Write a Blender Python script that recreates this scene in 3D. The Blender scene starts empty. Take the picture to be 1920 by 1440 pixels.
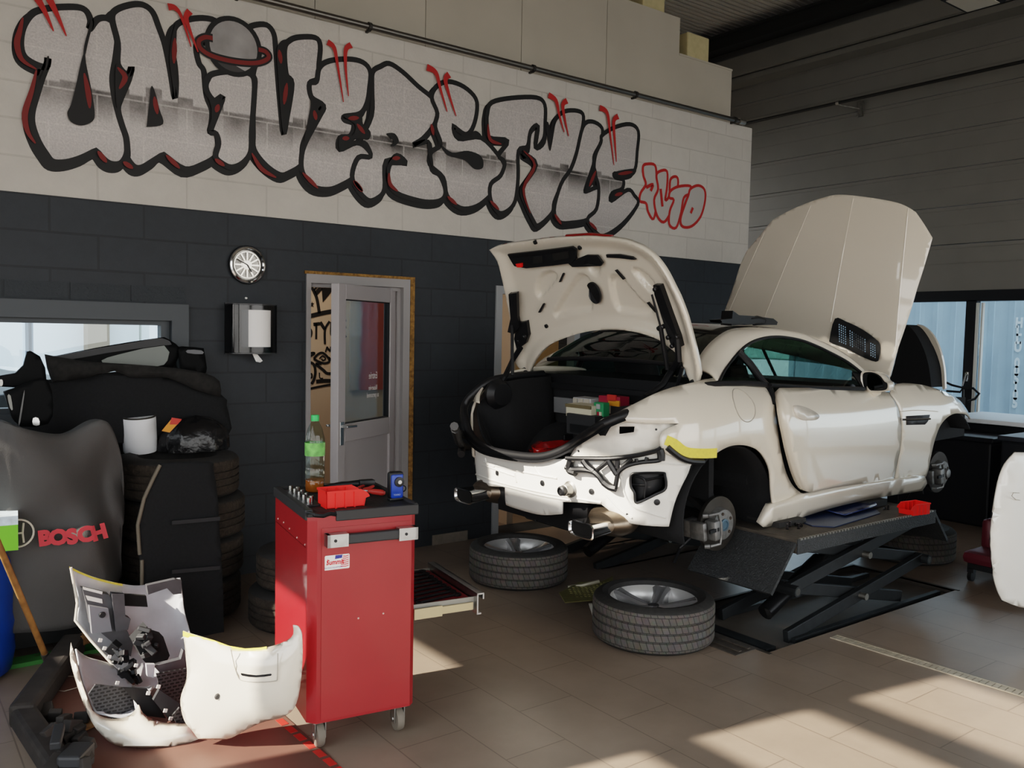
import bpy, bmesh, math, random
from mathutils import Vector, Matrix
from mathutils.geometry import delaunay_2d_cdt
random.seed(7)
PI = math.pi
col = bpy.context.scene.collection
sc = bpy.context.scene

# ------------------------------------------------------------------ camera
F, YAW, PIT, ROL, CH = 1616.5036, 0.646256, 0.058947, 0.019356, 1.6
FW = Vector((math.sin(YAW)*math.cos(PIT), math.cos(YAW)*math.cos(PIT), -math.sin(PIT)))
_r = Vector((math.cos(YAW), -math.sin(YAW), 0)); _u = _r.cross(FW)
RT = math.cos(ROL)*_r + math.sin(ROL)*_u
UP = -math.sin(ROL)*_r + math.cos(ROL)*_u
CAM = Vector((0, 0, CH))
cd = bpy.data.cameras.new('camera'); cam = bpy.data.objects.new('camera', cd); col.objects.link(cam)
cd.sensor_width = 36; cd.sensor_fit = 'HORIZONTAL'; cd.lens = F*36/1920; cd.clip_end = 200; cd.clip_start = .05
m = Matrix((RT, UP, -FW)).transposed().to_4x4(); m.translation = CAM
cam.matrix_world = m; sc.camera = cam

def ray(x, y): return FW + RT*((x-960)/F) - UP*((y-720)/F)
def at(x, y, axis, v):                       # point of the place seen at a photo position, on a plane
    d = ray(x, y); t = (v-CAM[axis])/d[axis]; return CAM + d*t
def atp(x, y, p, n):                         # same on a free plane
    d = ray(x, y); p = Vector(p); n = Vector(n); t = (p-CAM).dot(n)/d.dot(n); return CAM + d*t
WY = 5.447                                   # front face of the block wall
def wl(x, y): p = at(x, y, 1, WY); return (p.x, p.z)

# ------------------------------------------------------------------ materials
def srgb(h):
    h = h.lstrip('#'); r = []
    for i in (0, 2, 4):
        c = int(h[i:i+2], 16)/255; r.append(c/12.92 if c <= .04045 else ((c+.055)/1.055)**2.4)
    return (*r, 1)
_mats = {}
def mat(name, colr, rough=.5, metal=0, coat=0, noise=0, nscale=20, bump=0, bscale=60, emit=0, alpha=1, trans=0, ior=1.45, spec=.5):
    if name in _mats: return _mats[name]
    M = bpy.data.materials.new(name); M.use_nodes = True; nt = M.node_tree; b = nt.nodes['Principled BSDF']
    c = srgb(colr) if isinstance(colr, str) else (*colr, 1)[:4]
    b.inputs['Base Color'].default_value = c; b.inputs['Roughness'].default_value = rough; b.inputs['Metallic'].default_value = metal
    b.inputs['Coat Weight'].default_value = coat; b.inputs['Coat Roughness'].default_value = .03
    b.inputs['Specular IOR Level'].default_value = spec; b.inputs['IOR'].default_value = ior
    if trans: b.inputs['Transmission Weight'].default_value = trans
    if alpha < 1: b.inputs['Alpha'].default_value = alpha
    if emit: b.inputs['Emission Color'].default_value = c; b.inputs['Emission Strength'].default_value = emit
    tc = nt.nodes.new('ShaderNodeTexCoord')
    if noise:
        n = nt.nodes.new('ShaderNodeTexNoise'); n.inputs['Scale'].default_value = nscale; n.inputs['Detail'].default_value = 6
        nt.links.new(tc.outputs['Object'], n.inputs['Vector'])
        mr = nt.nodes.new('ShaderNodeMapRange'); mr.inputs[1].default_value = .3; mr.inputs[2].default_value = .7
        mr.inputs[3].default_value = 1-noise; mr.inputs[4].default_value = 1+noise*.6
        nt.links.new(n.outputs['Fac'], mr.inputs[0])
        mx = nt.nodes.new('ShaderNodeMix'); mx.data_type = 'RGBA'; mx.blend_type = 'MULTIPLY'; mx.inputs[0].default_value = 1
        mx.inputs[6].default_value = c; nt.links.new(mr.outputs[0], mx.inputs[7]); nt.links.new(mx.outputs[2], b.inputs['Base Color'])
    if bump:
        n2 = nt.nodes.new('ShaderNodeTexNoise'); n2.inputs['Scale'].default_value = bscale; n2.inputs['Detail'].default_value = 4
        nt.links.new(tc.outputs['Object'], n2.inputs['Vector'])
        bp = nt.nodes.new('ShaderNodeBump'); bp.inputs['Strength'].default_value = bump; bp.inputs['Distance'].default_value = .01
        nt.links.new(n2.outputs['Fac'], bp.inputs['Height']); nt.links.new(bp.outputs['Normal'], b.inputs['Normal'])
    _mats[name] = M; return M
def glass(name, colr='#ffffff', rough=.0, fac=.85, refl=True):
    """window glass: mostly clear, some mirror reflection by angle"""
    if name in _mats: return _mats[name]
    M = bpy.data.materials.new(name); M.use_nodes = True; nt = M.node_tree; nt.nodes.clear()
    o = nt.nodes.new('ShaderNodeOutputMaterial'); t = nt.nodes.new('ShaderNodeBsdfTransparent'); g = nt.nodes.new('ShaderNodeBsdfGlossy')
    lw = nt.nodes.new('ShaderNodeLayerWeight'); lw.inputs['Blend'].default_value = .5
    p5 = nt.nodes.new('ShaderNodeMath'); p5.operation = 'POWER'; p5.inputs[1].default_value = 4.5; nt.links.new(lw.outputs['Facing'], p5.inputs[0])
    fr = nt.nodes.new('ShaderNodeMath'); fr.operation = 'MULTIPLY_ADD'; fr.inputs[1].default_value = fac; fr.inputs[2].default_value = .04; nt.links.new(p5.outputs[0], fr.inputs[0]); mx = nt.nodes.new('ShaderNodeMixShader')
    t.inputs['Color'].default_value = srgb(colr); g.inputs['Roughness'].default_value = rough
    nt.links.new(fr.outputs[0], mx.inputs[0]); nt.links.new(t.outputs[0], mx.inputs[1]); nt.links.new(g.outputs[0], mx.inputs[2])
    nt.links.new(mx.outputs[0], o.inputs['Surface']); _mats[name] = M; return M

# ------------------------------------------------------------------ mesh building
class MB:
    def __init__(s): s.bm = bmesh.new()
    def box(s, lo, hi, M=None, bev=0):
        x0, y0, z0 = lo; x1, y1, z1 = hi
        v = [s.bm.verts.new(p) for p in ((x0,y0,z0),(x1,y0,z0),(x1,y1,z0),(x0,y1,z0),(x0,y0,z1),(x1,y0,z1),(x1,y1,z1),(x0,y1,z1))]
        f = [s.bm.faces.new([v[i] for i in q]) for q in ((3,2,1,0),(4,5,6,7),(0,1,5,4),(1,2,6,5),(2,3,7,6),(3,0,4,7))]
        if bev:
            e = list({e for q in f for e in q.edges})
            r = bmesh.ops.bevel(s.bm, geom=e, offset=bev, segments=2, affect='EDGES', profile=.5)
            v = list({q for fc in r['faces'] for q in fc.verts} | {q for q in v if q.is_valid})
        if M is not None: bmesh.ops.transform(s.bm, matrix=M, verts=[q for q in v if q.is_valid])
        return s
    def bar(s, a, b, w, h, up=(0,0,1), bev=0):          # rectangular bar from a to b
        a = Vector(a); b = Vector(b); d = b-a; L = d.length; d.normalize(); up = Vector(up)
        sd = d.cross(up); 
        if sd.length < 1e-4: sd = d.cross(Vector((1,0,0)))
        sd.normalize(); u2 = sd.cross(d)
        M = Matrix((d, sd, u2)).transposed().to_4x4(); M.translation = a
        return s.box((0,-w/2,-h/2), (L,w/2,h/2), M, bev)
    def tube(s, pts, r, seg=10, cap=True, closed=False):
        pts = [Vector(p) for p in pts]; n = len(pts); rs = r if isinstance(r, (list, tuple)) else [r]*n
        rings = []; ref = None
        for i, p in enumerate(pts):
            a = pts[(i-1) % n] if (closed or i > 0) else p; b = pts[(i+1) % n] if (closed or i < n-1) else p
            d = (b-a).normalized()
            if ref is None:
                ref = d.cross(Vector((0,0,1)));
                if ref.length < .05: ref = d.cross(Vector((1,0,0)))
            ref = (ref - d*ref.dot(d)); 
            if ref.length < 1e-5: ref = d.orthogonal()
            ref.normalize(); o = d.cross(ref)
            rings.append([s.bm.verts.new(p + (ref*math.cos(2*PI*k/seg) + o*math.sin(2*PI*k/seg))*rs[i]) for k in range(seg)])
        for i in range(n if closed else n-1):
            A, B = rings[i], rings[(i+1) % n]
            for k in range(seg): s.bm.faces.new((A[k], A[(k+1) % seg], B[(k+1) % seg], B[k]))
        if cap and not closed:
            s.bm.faces.new(rings[0][::-1]); s.bm.faces.new(rings[-1])
        return s
    def lathe(s, prof, M=None, seg=32, sx=1, sy=1, capb=True, capt=True, closed=False):    # prof: (r, z)
        rings = []
        for r, z in prof: rings.append([s.bm.verts.new((r*sx*math.cos(2*PI*k/seg), r*sy*math.sin(2*PI*k/seg), z)) for k in range(seg)])
        nn = len(rings)
        for i in range(nn if closed else nn-1):
            A, B = rings[i], rings[(i+1) % nn]
            for k in range(seg): s.bm.faces.new((A[k], A[(k+1) % seg], B[(k+1) % seg], B[k]))
        if not closed:
            if capb: s.bm.faces.new(rings[0][::-1])
            if capt: s.bm.faces.new(rings[-1])
        if M is not None: bmesh.ops.transform(s.bm, matrix=M, verts=[v for q in rings for v in q])
        return s
    def poly(s, pts):
        v = [s.bm.verts.new(p) for p in pts]; s.bm.faces.new(v); return s
    def prism(s, pts2, lo, hi, axis=1, M=None):          # extrude a 2d outline (a,b) along axis
        def P(a, b, t): return {0: (t,a,b), 1: (a,t,b), 2: (a,b,t)}[axis]
        vs, fs = cdt(pts2)
        A = [s.bm.verts.new(P(x, y, lo)) for x, y in vs]; B = [s.bm.verts.new(P(x, y, hi)) for x, y in vs]
        for f in fs:
            s.bm.faces.new([A[i] for i in f][::-1]); s.bm.faces.new([B[i] for i in f])
        from collections import Counter
        c = Counter(); 
        for f in fs:
            for i in range(3): c[frozenset((f[i], f[(i+1) % 3]))] += 1
        for f in fs:
            for i in range(3):
                a, b = f[i], f[(i+1) % 3]
                if c[frozenset((a, b))] == 1: s.bm.faces.new((A[a], A[b], B[b], B[a]))
        if M is not None: bmesh.ops.transform(s.bm, matrix=M, verts=A+B)
        return s
    def grid(s, fn, nu, nv, closeu=False, flip=False):   # fn(u,v) in 0..1
        g = [[s.bm.verts.new(fn(i/(nu if closeu else nu-1), j/(nv-1))) for j in range(nv)] for i in range(nu)]
        for i in range(nu if closeu else nu-1):
            for j in range(nv-1):
                q = (g[i][j], g[(i+1) % nu][j], g[(i+1) % nu][j+1], g[i][j+1])
                s.bm.faces.new(q[::-1] if flip else q)
        return s
    def mesh(s, vs, fs):
        v = [s.bm.verts.new(p) for p in vs]
        for f in fs:
            try: s.bm.faces.new([v[i] for i in f])
            except ValueError: pass
        return s

def inside(p, poly):
    x, y = p; r = False; n = len(poly); j = n-1
    for i in range(n):
        xi, yi = poly[i]; xj, yj = poly[j]
        if (yi > y) != (yj > y) and x < (xj-xi)*(y-yi)/(yj-yi)+xi: r = not r
        j = i
    return r
def cdt(outline, holes=(), step=0, aspect=1):            # triangulate an outline with holes; step adds inner points
    outline = [tuple(p[:2]) for p in outline]; holes = [[tuple(p[:2]) for p in h] for h in holes]
    vs = []; es = []
    for lp in [outline]+holes:
        b = len(vs); vs += lp; es += [(b+i, b+(i+1) % len(lp)) for i in range(len(lp))]
    if step:
        xs = [p[0] for p in outline]; ys = [p[1] for p in outline]
        sy = step*aspect; i = 0; y = min(ys)+sy*.5
        while y < max(ys):
            x = min(xs)+step*(.5 if i % 2 else .25)
            while x < max(xs):
                if inside((x, y), outline) and not any(inside((x, y), h) for h in holes):
                    if all((x-a)**2+(y-b)**2 > (step*.35)**2 for a, b in vs[:sum(map(len, [outline]+holes))]): vs.append((x, y))
                x += step
            y += sy; i += 1
    r = delaunay_2d_cdt([Vector(v) for v in vs], es, [], 0, 1e-6)
    V = [(v.x, v.y) for v in r[0]]; Fs = []
    for f in r[2]:
        c = (sum(V[i][0] for i in f)/3, sum(V[i][1] for i in f)/3)
        if inside(c, outline) and not any(inside(c, h) for h in holes): Fs.append(tuple(f))
    return V, Fs
def sm(pts, n=5, closed=True):                           # smooth through points; a repeated point is a corner
    P = [tuple(p) for p in pts]; N = len(P); out = []; d = len(P[0])
    for i in range(N if closed else N-1):
        p1, p2 = P[i], P[(i+1) % N]
        if p1 == p2: continue
        p0 = P[(i-1) % N] if (closed or i > 0) else p1; p3 = P[(i+2) % N] if (closed or i < N-2) else p2
        if p0 == p1: p0 = p1
        for k in range(n):
            t = k/n
            out.append(tuple(.5*(2*p1[c]+(p2[c]-p0[c])*t+(2*p0[c]-5*p1[c]+4*p2[c]-p3[c])*t*t+(3*p1[c]-p0[c]-3*p2[c]+p3[c])*t**3) for c in range(d)))
    if not closed: out.append(P[-1])
    return out
def obj(name, mb, m, parent=None, smooth=False, world=True, kind=None, solid=0, sub=0, angle=None):
    me = bpy.data.meshes.new(name); bm = mb.bm
    bmesh.ops.recalc_face_normals(bm, faces=bm.faces[:]) if not getattr(mb, 'keep', False) else None
    bm.to_mesh(me); bm.free()
    for x in (m if isinstance(m, (list, tuple)) else [m]): me.materials.append(x)
    o = bpy.data.objects.new(name, me); col.objects.link(o)
    if parent is not None:
        o.parent = parent
        if world:
            W = parent.matrix_basis.copy(); q = parent.parent
            while q is not None: W = q.matrix_basis @ W; q = q.parent
            me.transform(W.inverted())
    if smooth:
        me.polygons.foreach_set('use_smooth', [True]*len(me.polygons))
        if angle is None: angle = 40
        if angle < 180:
            me.set_sharp_from_angle(angle=math.radians(angle))
    if solid:
        sd = o.modifiers.new('solid', 'SOLIDIFY'); sd.thickness = abs(solid); sd.offset = -1 if solid > 0 else 1
    if sub:
        sd = o.modifiers.new('sub', 'SUBSURF'); sd.levels = sub; sd.render_levels = sub
    if kind: o['kind'] = kind
    return o
def objs(name, mb, m, parent=None, **kw):                 # every loose piece becomes an object of its own
    bm = mb.bm; bm.verts.index_update(); seen = set(); out = []
    for v0 in bm.verts:
        if v0 in seen: continue
        st = [v0]; isl = []; seen.add(v0)
        while st:
            v = st.pop(); isl.append(v)
            for ed in v.link_edges:
                w = ed.other_vert(v)
                if w not in seen: seen.add(w); st.append(w)
        k = {v: i for i, v in enumerate(isl)}; fs = {f for v in isl for f in v.link_faces}
        b2 = MB(); b2.mesh([v.co.copy() for v in isl], [[k[v] for v in f.verts] for f in fs]); out.append(obj(name, b2, m, parent, **kw))
    bm.free(); return out
def tag(o, label, cat, group=None, kind=None):
    o['label'] = label; o['category'] = cat
    if group: o['group'] = group
    if kind: o['kind'] = kind
    return o
def thing(name, label, cat, loc=(0,0,0), rz=0, group=None):
    o = bpy.data.objects.new(name, None); col.objects.link(o); o.empty_display_size = .1
    o.location = loc; o.rotation_euler = (0,0,rz)
    o.matrix_basis = Matrix.LocRotScale(Vector(loc), Matrix.Rotation(rz, 3, 'Z'), None)
    return tag(o, label, cat, group)
def dup(root, label=None, loc=None, M=None, group=None):
    r = root.copy(); col.objects.link(r)
    if label: r['label'] = label
    if group: r['group'] = group
    if loc is not None: r.location = loc
    if M is not None: r.matrix_basis = M
    for ch in list(root.children):
        c = ch.copy(); col.objects.link(c); c.parent = r
        for g in list(ch.children):
            d = g.copy(); col.objects.link(d); d.parent = c
    return r
def TR(x=0, y=0, z=0, rx=0, ry=0, rz=0):
    return Matrix.Translation((x,y,z)) @ Matrix.Rotation(rz,4,'Z') @ Matrix.Rotation(ry,4,'Y') @ Matrix.Rotation(rx,4,'X')
_f = None
def text_mesh(name, body, size, m, M, parent=None, bold=False, ext=.0008, align='CENTER', sx=1, shear=0, off=0, space=1):
    cu = bpy.data.curves.new(name, 'FONT'); cu.body = body; cu.size = size; cu.extrude = ext; cu.align_x = align; cu.align_y = 'CENTER'
    cu.shear = shear; cu.offset = off; cu.space_character = space; cu.resolution_u = 3
    t = bpy.data.objects.new('tmp', cu); col.objects.link(t)
    dg = bpy.context.evaluated_depsgraph_get(); me = bpy.data.meshes.new_from_object(t.evaluated_get(dg)); bpy.data.objects.remove(t)
    me.transform(M @ Matrix.Diagonal((sx,1,1,1))); me.materials.clear(); me.materials.append(m)
    o = bpy.data.objects.new(name, me); col.objects.link(o)
    if parent is not None:
        o.parent = parent; W = parent.matrix_basis.copy(); q = parent.parent
        while q is not None: W = q.matrix_basis @ W; q = q.parent
        me.transform(W.inverted())
    return o
def ribbon(pts, w, fn, closed=False):                    # flat stroke of width w (or widths) along 2d points, mapped by fn
    n = len(pts); ws = w if isinstance(w, (list, tuple)) else [w]*n
    L = []; Rr = []
    for i in range(n):
        a = pts[(i-1) % n] if (closed or i > 0) else pts[i]; b = pts[(i+1) % n] if (closed or i < n-1) else pts[i]
        dx, dy = b[0]-a[0], b[1]-a[1]; l = math.hypot(dx, dy) or 1; nx, ny = -dy/l, dx/l
        L.append((pts[i][0]+nx*ws[i]/2, pts[i][1]+ny*ws[i]/2)); Rr.append((pts[i][0]-nx*ws[i]/2, pts[i][1]-ny*ws[i]/2))
    vs = [fn(*p) for p in L]+[fn(*p) for p in Rr]
    fs = [(i, (i+1) % n, n+(i+1) % n, n+i) for i in range(n if closed else n-1)]
    return vs, fs

# shared materials
WHITE = mat('white_car_paint', '#d9d0c1', .2, coat=1)
WHITEIN = mat('white_inner_paint', '#e6e3dc', .4, coat=.2)
BLACK = mat('black_plastic', '#121316', .45)
BLACKM = mat('matt_black_felt', '#17181a', .9, noise=.25, nscale=90)
RUBBER = mat('tyre_rubber', '#2b2a29', .75, noise=.25, nscale=40)
DARKMETAL = mat('dark_lift_steel', '#26292b', .5, metal=.3, noise=.2, nscale=25)
CHROME = mat('chrome', '#d8d8d8', .12, metal=1)
ALU = mat('brushed_aluminium', '#b9b9b8', .32, metal=1, noise=.12, nscale=30)
STEEL = mat('raw_steel', '#9b9892', .38, metal=.9, noise=.25, nscale=22)
CAST = mat('cast_brake_iron', '#7c7c7b', .5, metal=.6, noise=.25, nscale=40)
RED = mat('red_cabinet_paint', '#941f23', .36, coat=.3, noise=.06, nscale=8)
REDPL = mat('red_bin_plastic', '#f0281f', .4)
YELLOW = mat('yellow_masking_tape', '#e3cf58', .7, noise=.1, nscale=60)
TOOLSTEEL = mat('tool_steel', '#c9c9c6', .22, metal=1)
GREYPVC = mat('grey_pvc_frame', '#8f8c8c', .5)
# ================================================================== ROOM
def brickmat(name, c1, c2, mortar, bw, rh, ms, ax, rough=.8, bump=.4, offs=.5, org=(0,0), noise=.12, nscale=9, coat=0, bumpn=.25, bns=55, smooth=.1):
    M = bpy.data.materials.new(name); M.use_nodes = True; nt = M.node_tree; b = nt.nodes['Principled BSDF']; N = nt.nodes.new; L = nt.links.new
    tc = N('ShaderNodeTexCoord'); sp = N('ShaderNodeSeparateXYZ'); cb = N('ShaderNodeCombineXYZ'); L(tc.outputs['Object'], sp.inputs[0])
    for k in (0, 1):
        a = N('ShaderNodeMath'); a.operation = 'SUBTRACT'; a.inputs[1].default_value = org[k]; L(sp.outputs[ax[k]], a.inputs[0]); L(a.outputs[0], cb.inputs[k])
    br = N('ShaderNodeTexBrick'); br.offset = offs; br.inputs['Scale'].default_value = 1; br.inputs['Brick Width'].default_value = bw; br.inputs['Row Height'].default_value = rh
    br.inputs['Mortar Size'].default_value = ms; br.inputs['Mortar Smooth'].default_value = smooth; br.inputs['Bias'].default_value = 0
    br.inputs['Color1'].default_value = srgb(c1); br.inputs['Color2'].default_value = srgb(c2); br.inputs['Mortar'].default_value = srgb(mortar); L(cb.outputs[0], br.inputs['Vector'])
    n = N('ShaderNodeTexNoise'); n.inputs['Scale'].default_value = nscale; n.inputs['Detail'].default_value = 8; n.inputs['Roughness'].default_value = .65; L(tc.outputs['Object'], n.inputs['Vector'])
    mr = N('ShaderNodeMapRange'); mr.inputs[1].default_value = .3; mr.inputs[2].default_value = .7; mr.inputs[3].default_value = 1-noise; mr.inputs[4].default_value = 1+noise; L(n.outputs['Fac'], mr.inputs[0])
    mx = N('ShaderNodeMix'); mx.data_type = 'RGBA'; mx.blend_type = 'MULTIPLY'; mx.inputs[0].default_value = 1; L(br.outputs['Color'], mx.inputs[6]); L(mr.outputs[0], mx.inputs[7]); L(mx.outputs[2], b.inputs['Base Color'])
    n2 = N('ShaderNodeTexNoise'); n2.inputs['Scale'].default_value = bns; n2.inputs['Detail'].default_value = 3; L(tc.outputs['Object'], n2.inputs['Vector'])
    ad = N('ShaderNodeMath'); ad.operation = 'MULTIPLY_ADD'; ad.inputs[1].default_value = bumpn; L(n2.outputs['Fac'], ad.inputs[0])
    iv = N('ShaderNodeMath'); iv.operation = 'SUBTRACT'; iv.inputs[0].default_value = 1; L(br.outputs['Fac'], iv.inputs[1]); L(iv.outputs[0], ad.inputs[2])
    bp = N('ShaderNodeBump'); bp.inputs['Strength'].default_value = bump; bp.inputs['Distance'].default_value = .006; L(ad.outputs[0], bp.inputs['Height']); L(bp.outputs['Normal'], b.inputs['Normal'])
    b.inputs['Roughness'].default_value = rough; b.inputs['Coat Weight'].default_value = coat
    return M
FLOORM = brickmat('floor_tiles', '#8a7b6e', '#857669', '#6e6156', .6, .2925, .003, (1, 0), rough=.34, bump=.12, org=(2.21, 1.90-.2925*6), noise=.13, nscale=2.2, bumpn=.1, bns=120)
DARKBLOCK = brickmat('dark_painted_block', '#23282d', '#252a2f', '#1b1f23', .5, .2, .006, (0, 2), bump=.7, org=(.1, .115), noise=.1, nscale=14, rough=.65)
LIGHTBLOCK = brickmat('light_painted_block', '#bdb8b0', '#bab5ad', '#b1aca4', .5, .2, .005, (0, 2), bump=.8, org=(.1, .115), noise=.05, nscale=6, rough=.75)
CLAD = mat('grey_cladding', '#74726d', .6, noise=.05, nscale=3)
BEIGE = mat('beige_wall_board', '#aca598', .75, noise=.05, nscale=2)
CREAM = mat('cream_plaster', '#b9a894', .8)
PLINTH = mat('raw_concrete', '#7f776d', .9, noise=.15, nscale=20)

PIT = (3.66, 5.60, 2.635, 3.35)               # shallow recess under the lift ramps, x0 x1 y0 y1
b = MB(); b.mesh(*(lambda V, Fs: ([(x, y, 0) for x, y in V], Fs))(*cdt([(-1.5,-6),(9.8,-6),(9.8,11),(-1.5,11)], [[(PIT[0],PIT[2]),(PIT[1],PIT[2]),(PIT[1],PIT[3]),(PIT[0],PIT[3])]])))
obj('floor', b, FLOORM, kind='structure')
b = MB(); x0, x1, y0, y1 = PIT; zf = -.035
b.poly([(x0,y0,zf),(x1,y0,zf),(x1,y1,zf),(x0,y1,zf)])
obj('floor_recess', b, mat('recess_floor', '#6d655d', .55, noise=.15, nscale=5), kind='structure')
b = MB()
for a, c in (((x0,y0),(x1,y0)),((x1,y0),(x1,y1)),((x1,y1),(x0,y1)),((x0,y1),(x0,y0))):
    b.poly([(*a,zf),(*c,zf),(*c,.001),(*a,.001)])
for p in ((x0-.02,y0-.02,x0,y1+.02),(x1,y0-.02,x1+.02,y1+.02),(x0,y1,x1,y1+.02)):
    b.box((p[0],p[1],-.01),(p[2],p[3],.003))
obj('trim_1', b, mat('recess_edge', '#4d4842', .5, metal=.4), kind='structure')
# channel steel on the near left end of the recess
b = MB(); b.box((3.48,2.70,.0),(3.66,3.30,.004)); b.box((3.53,2.72,.004),(3.55,3.28,.008)); b.box((3.60,2.72,.004),(3.62,3.28,.008))
obj('trim_2', b, mat('worn_steel_plate', '#5b544d', .5, metal=.4, noise=.3, nscale=30), kind='structure')

# block wall with a window and two doorways
D1 = (2.372, 3.20, 1.985); D2 = (3.95, 4.80, 1.965); WN = (-.75, 1.50, 1.08, 1.655)
def wallpoly(z0, z1, holes, name, m, x0=-1.5, x1=6.985, yb=WY+.26):
    V = MB()
    if not holes: V.prism([(x0,z0),(x1,z0),(x1,z1),(x0,z1)], WY, yb)
    else:
        out = [(x0,z0),(x1,z0),(x1,z1),(x0,z1)]
        vs, fs = cdt(out, holes)
        for y, fl in ((WY, False), (yb, True)):
            v = [V.bm.verts.new((p[0], y, p[1])) for p in vs]
            for f in fs: V.bm.faces.new([v[i] for i in (f if not fl else f[::-1])])
        for lp in [out]+holes:
            for i in range(len(lp)):
                p, q = lp[i], lp[(i+1) % len(lp)]; V.poly([(p[0],WY,p[1]),(q[0],WY,q[1]),(q[0],yb,q[1]),(p[0],yb,p[1])])
    return obj(name, V, m, kind='structure')
ZB = 2.318
wallpoly(0, ZB, [[(D1[0],-.0+.0005),(D1[1],.0005),(D1[1],D1[2]),(D1[0],D1[2])], [(D2[0],.0005),(D2[1],.0005),(D2[1],D2[2]),(D2[0],D2[2])], [(WN[0],WN[2]),(WN[1],WN[2]),(WN[1],WN[3]),(WN[0],WN[3])]], 'wall_back', DARKBLOCK)
wallpoly(ZB, 3.64, [], 'wall_back_upper', LIGHTBLOCK)
# bare concrete strip low on the wall
b = MB(); b.box((3.385,WY-.012,0),(3.70,WY,.075)); obj('baseboard_back', b, PLINTH, kind='structure')
# soldier course above the window
b = MB(); 
for i in range(6): b.box((-.35+i*.325,WY-.006,1.745),(-.35+i*.325+.315,WY,1.84))
obj('trim_3', b, mat('dark_lintel_block', '#2b3034', .7, bump=.5), kind='structure')
# boxed-in boards above the wall
b = MB()
for xa, xb, zt in ((-1.5,.9,4.53),(.905,2.49,4.53),(2.495,3.36,4.53),(3.365,4.25,4.53),(4.255,5.17,4.53),(5.175,6.085,4.53)): b.box((xa,5.60,3.60),(xb,5.66,zt))
b.box((6.085,5.60,3.60),(6.84,5.66,4.205)); b.box((6.80,5.66,3.6),(6.84,8.6,4.2)); b.box((6.04,5.66,4.2),(6.08,8.6,4.53))
b.box((-1.5,5.66,4.49),(6.04,8.6,4.525)); b.box((6.08,5.66,4.16),(6.8,8.6,4.2)); b.box((6.085,5.595,4.195),(6.845,5.67,4.212))
obj('wall_upper', b, BEIGE, kind='structure')
# room behind the doorways
b = MB(); b.box((2.33,8.5,0),(6.9,8.6,3.6)); b.box((4.28,5.71,0),(4.34,8.5,3.6)) ; b.box((2.33,5.71,0),(2.365,8.5,3.6)); b.box((6.7,5.71,0),(6.8,8.5,3.6)); b.box((2.33,5.71,3.0),(6.8,8.5,3.05))
b.box((2.365,7.40,0),(4.28,7.46,3.0))
obj('wall_office', b, CREAM, kind='structure')
# right wall: cladding panels above a glazed strip
XR = 9.8
b = MB(); z = 2.27
b.box((XR,-6,2.17),(XR+.12,11,2.27))
k = 0
while z < 5.9:
    h = .425; 
    b.box((XR+.002,-6,z),(XR+.12,11,z+h-.012)); b.box((XR-.004,-6,z+h*.48),(XR+.01,11,z+h*.49)); b.box((XR-.010,-6,z+h-.05),(XR+.1,11,z+h-.012)); z += h; k += 1
b.box((XR-.25,-6,5.05),(XR,11,5.12)); b.box((XR-.35,-6,5.12),(XR-.28,11,5.36))
obj('wall_right', b, CLAD, kind='structure')
b = MB(); b.box((XR-.01,-6,2.05),(XR+.10,11,2.17)); b.box((XR,-6,0),(XR+.1,11,.12))
wf = [(10.9,.1),(8.2,.1),(5.9,.09),(4.53,.115),(2.35,.1),(.2,.1),(-1.9,.1),(-4,.1)]
for y, w in wf: b.box((XR-.01,y,.1),(XR+.08,y+w,2.06))
w2 = obj('window_2', b, mat('black_window_frame', '#15181e', .4), kind='structure')
b = MB(); b.box((XR+.03,-6,.12),(XR+.036,11,2.05)); obj('window_glass', b, glass('clear_glass', '#dfeaf0'), w2)
b = MB(); b.box((XR-.022,4.50,.12),(XR-.0,4.53,2.03)); b.box((XR-.022,4.455,.12),(XR+.02,4.475,2.03)); obj('window_edge', b, mat('pale_window_edge', '#c9cbc6', .5), w2)
b = MB(); b.box((XR-.025,4.575,1.16),(XR-.01,4.605,1.27),bev=.004); b.bar((XR-.045,4.59,1.25),(XR-.05,4.62,1.11),.022,.018,bev=.004); b.bar((XR-.01,4.59,1.25),(XR-.05,4.59,1.25),.02,.02)
obj('window_handle', b, CHROME, w2)
# unseen left wall, its unglazed openings cut to shape the sun patches indoors
XL = -1.5
SB = [(.25,1.42),(1.52,1.90),(1.98,2.40),(2.52,2.93),(3.06,3.47)]
holes = [[(5.8,.9),(8.6,.9),(8.6,2.6),(5.8,2.6)]]+[[(-5.2,z0),(2.96,z0),(2.96,z1),(-5.2,z1)] for z0, z1 in SB]+[[(3.50,1.45),(5.12,1.45),(5.12,2.33),(3.50,2.33)]]+[[(3.885,3.44),(5.0,3.44),(5.0,3.78),(3.885,3.78)]]
vs, fs = cdt([(-6,0),(11,0),(11,5.8),(-6,5.8)], holes)
b = MB()
for x in (XL, XL-.08):
    v = [b.bm.verts.new((x, *p)) for p in vs]
    for f in fs: b.bm.faces.new([v[i] for i in f])
obj('wall_left_gobo', b, CLAD, kind='structure')
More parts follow.
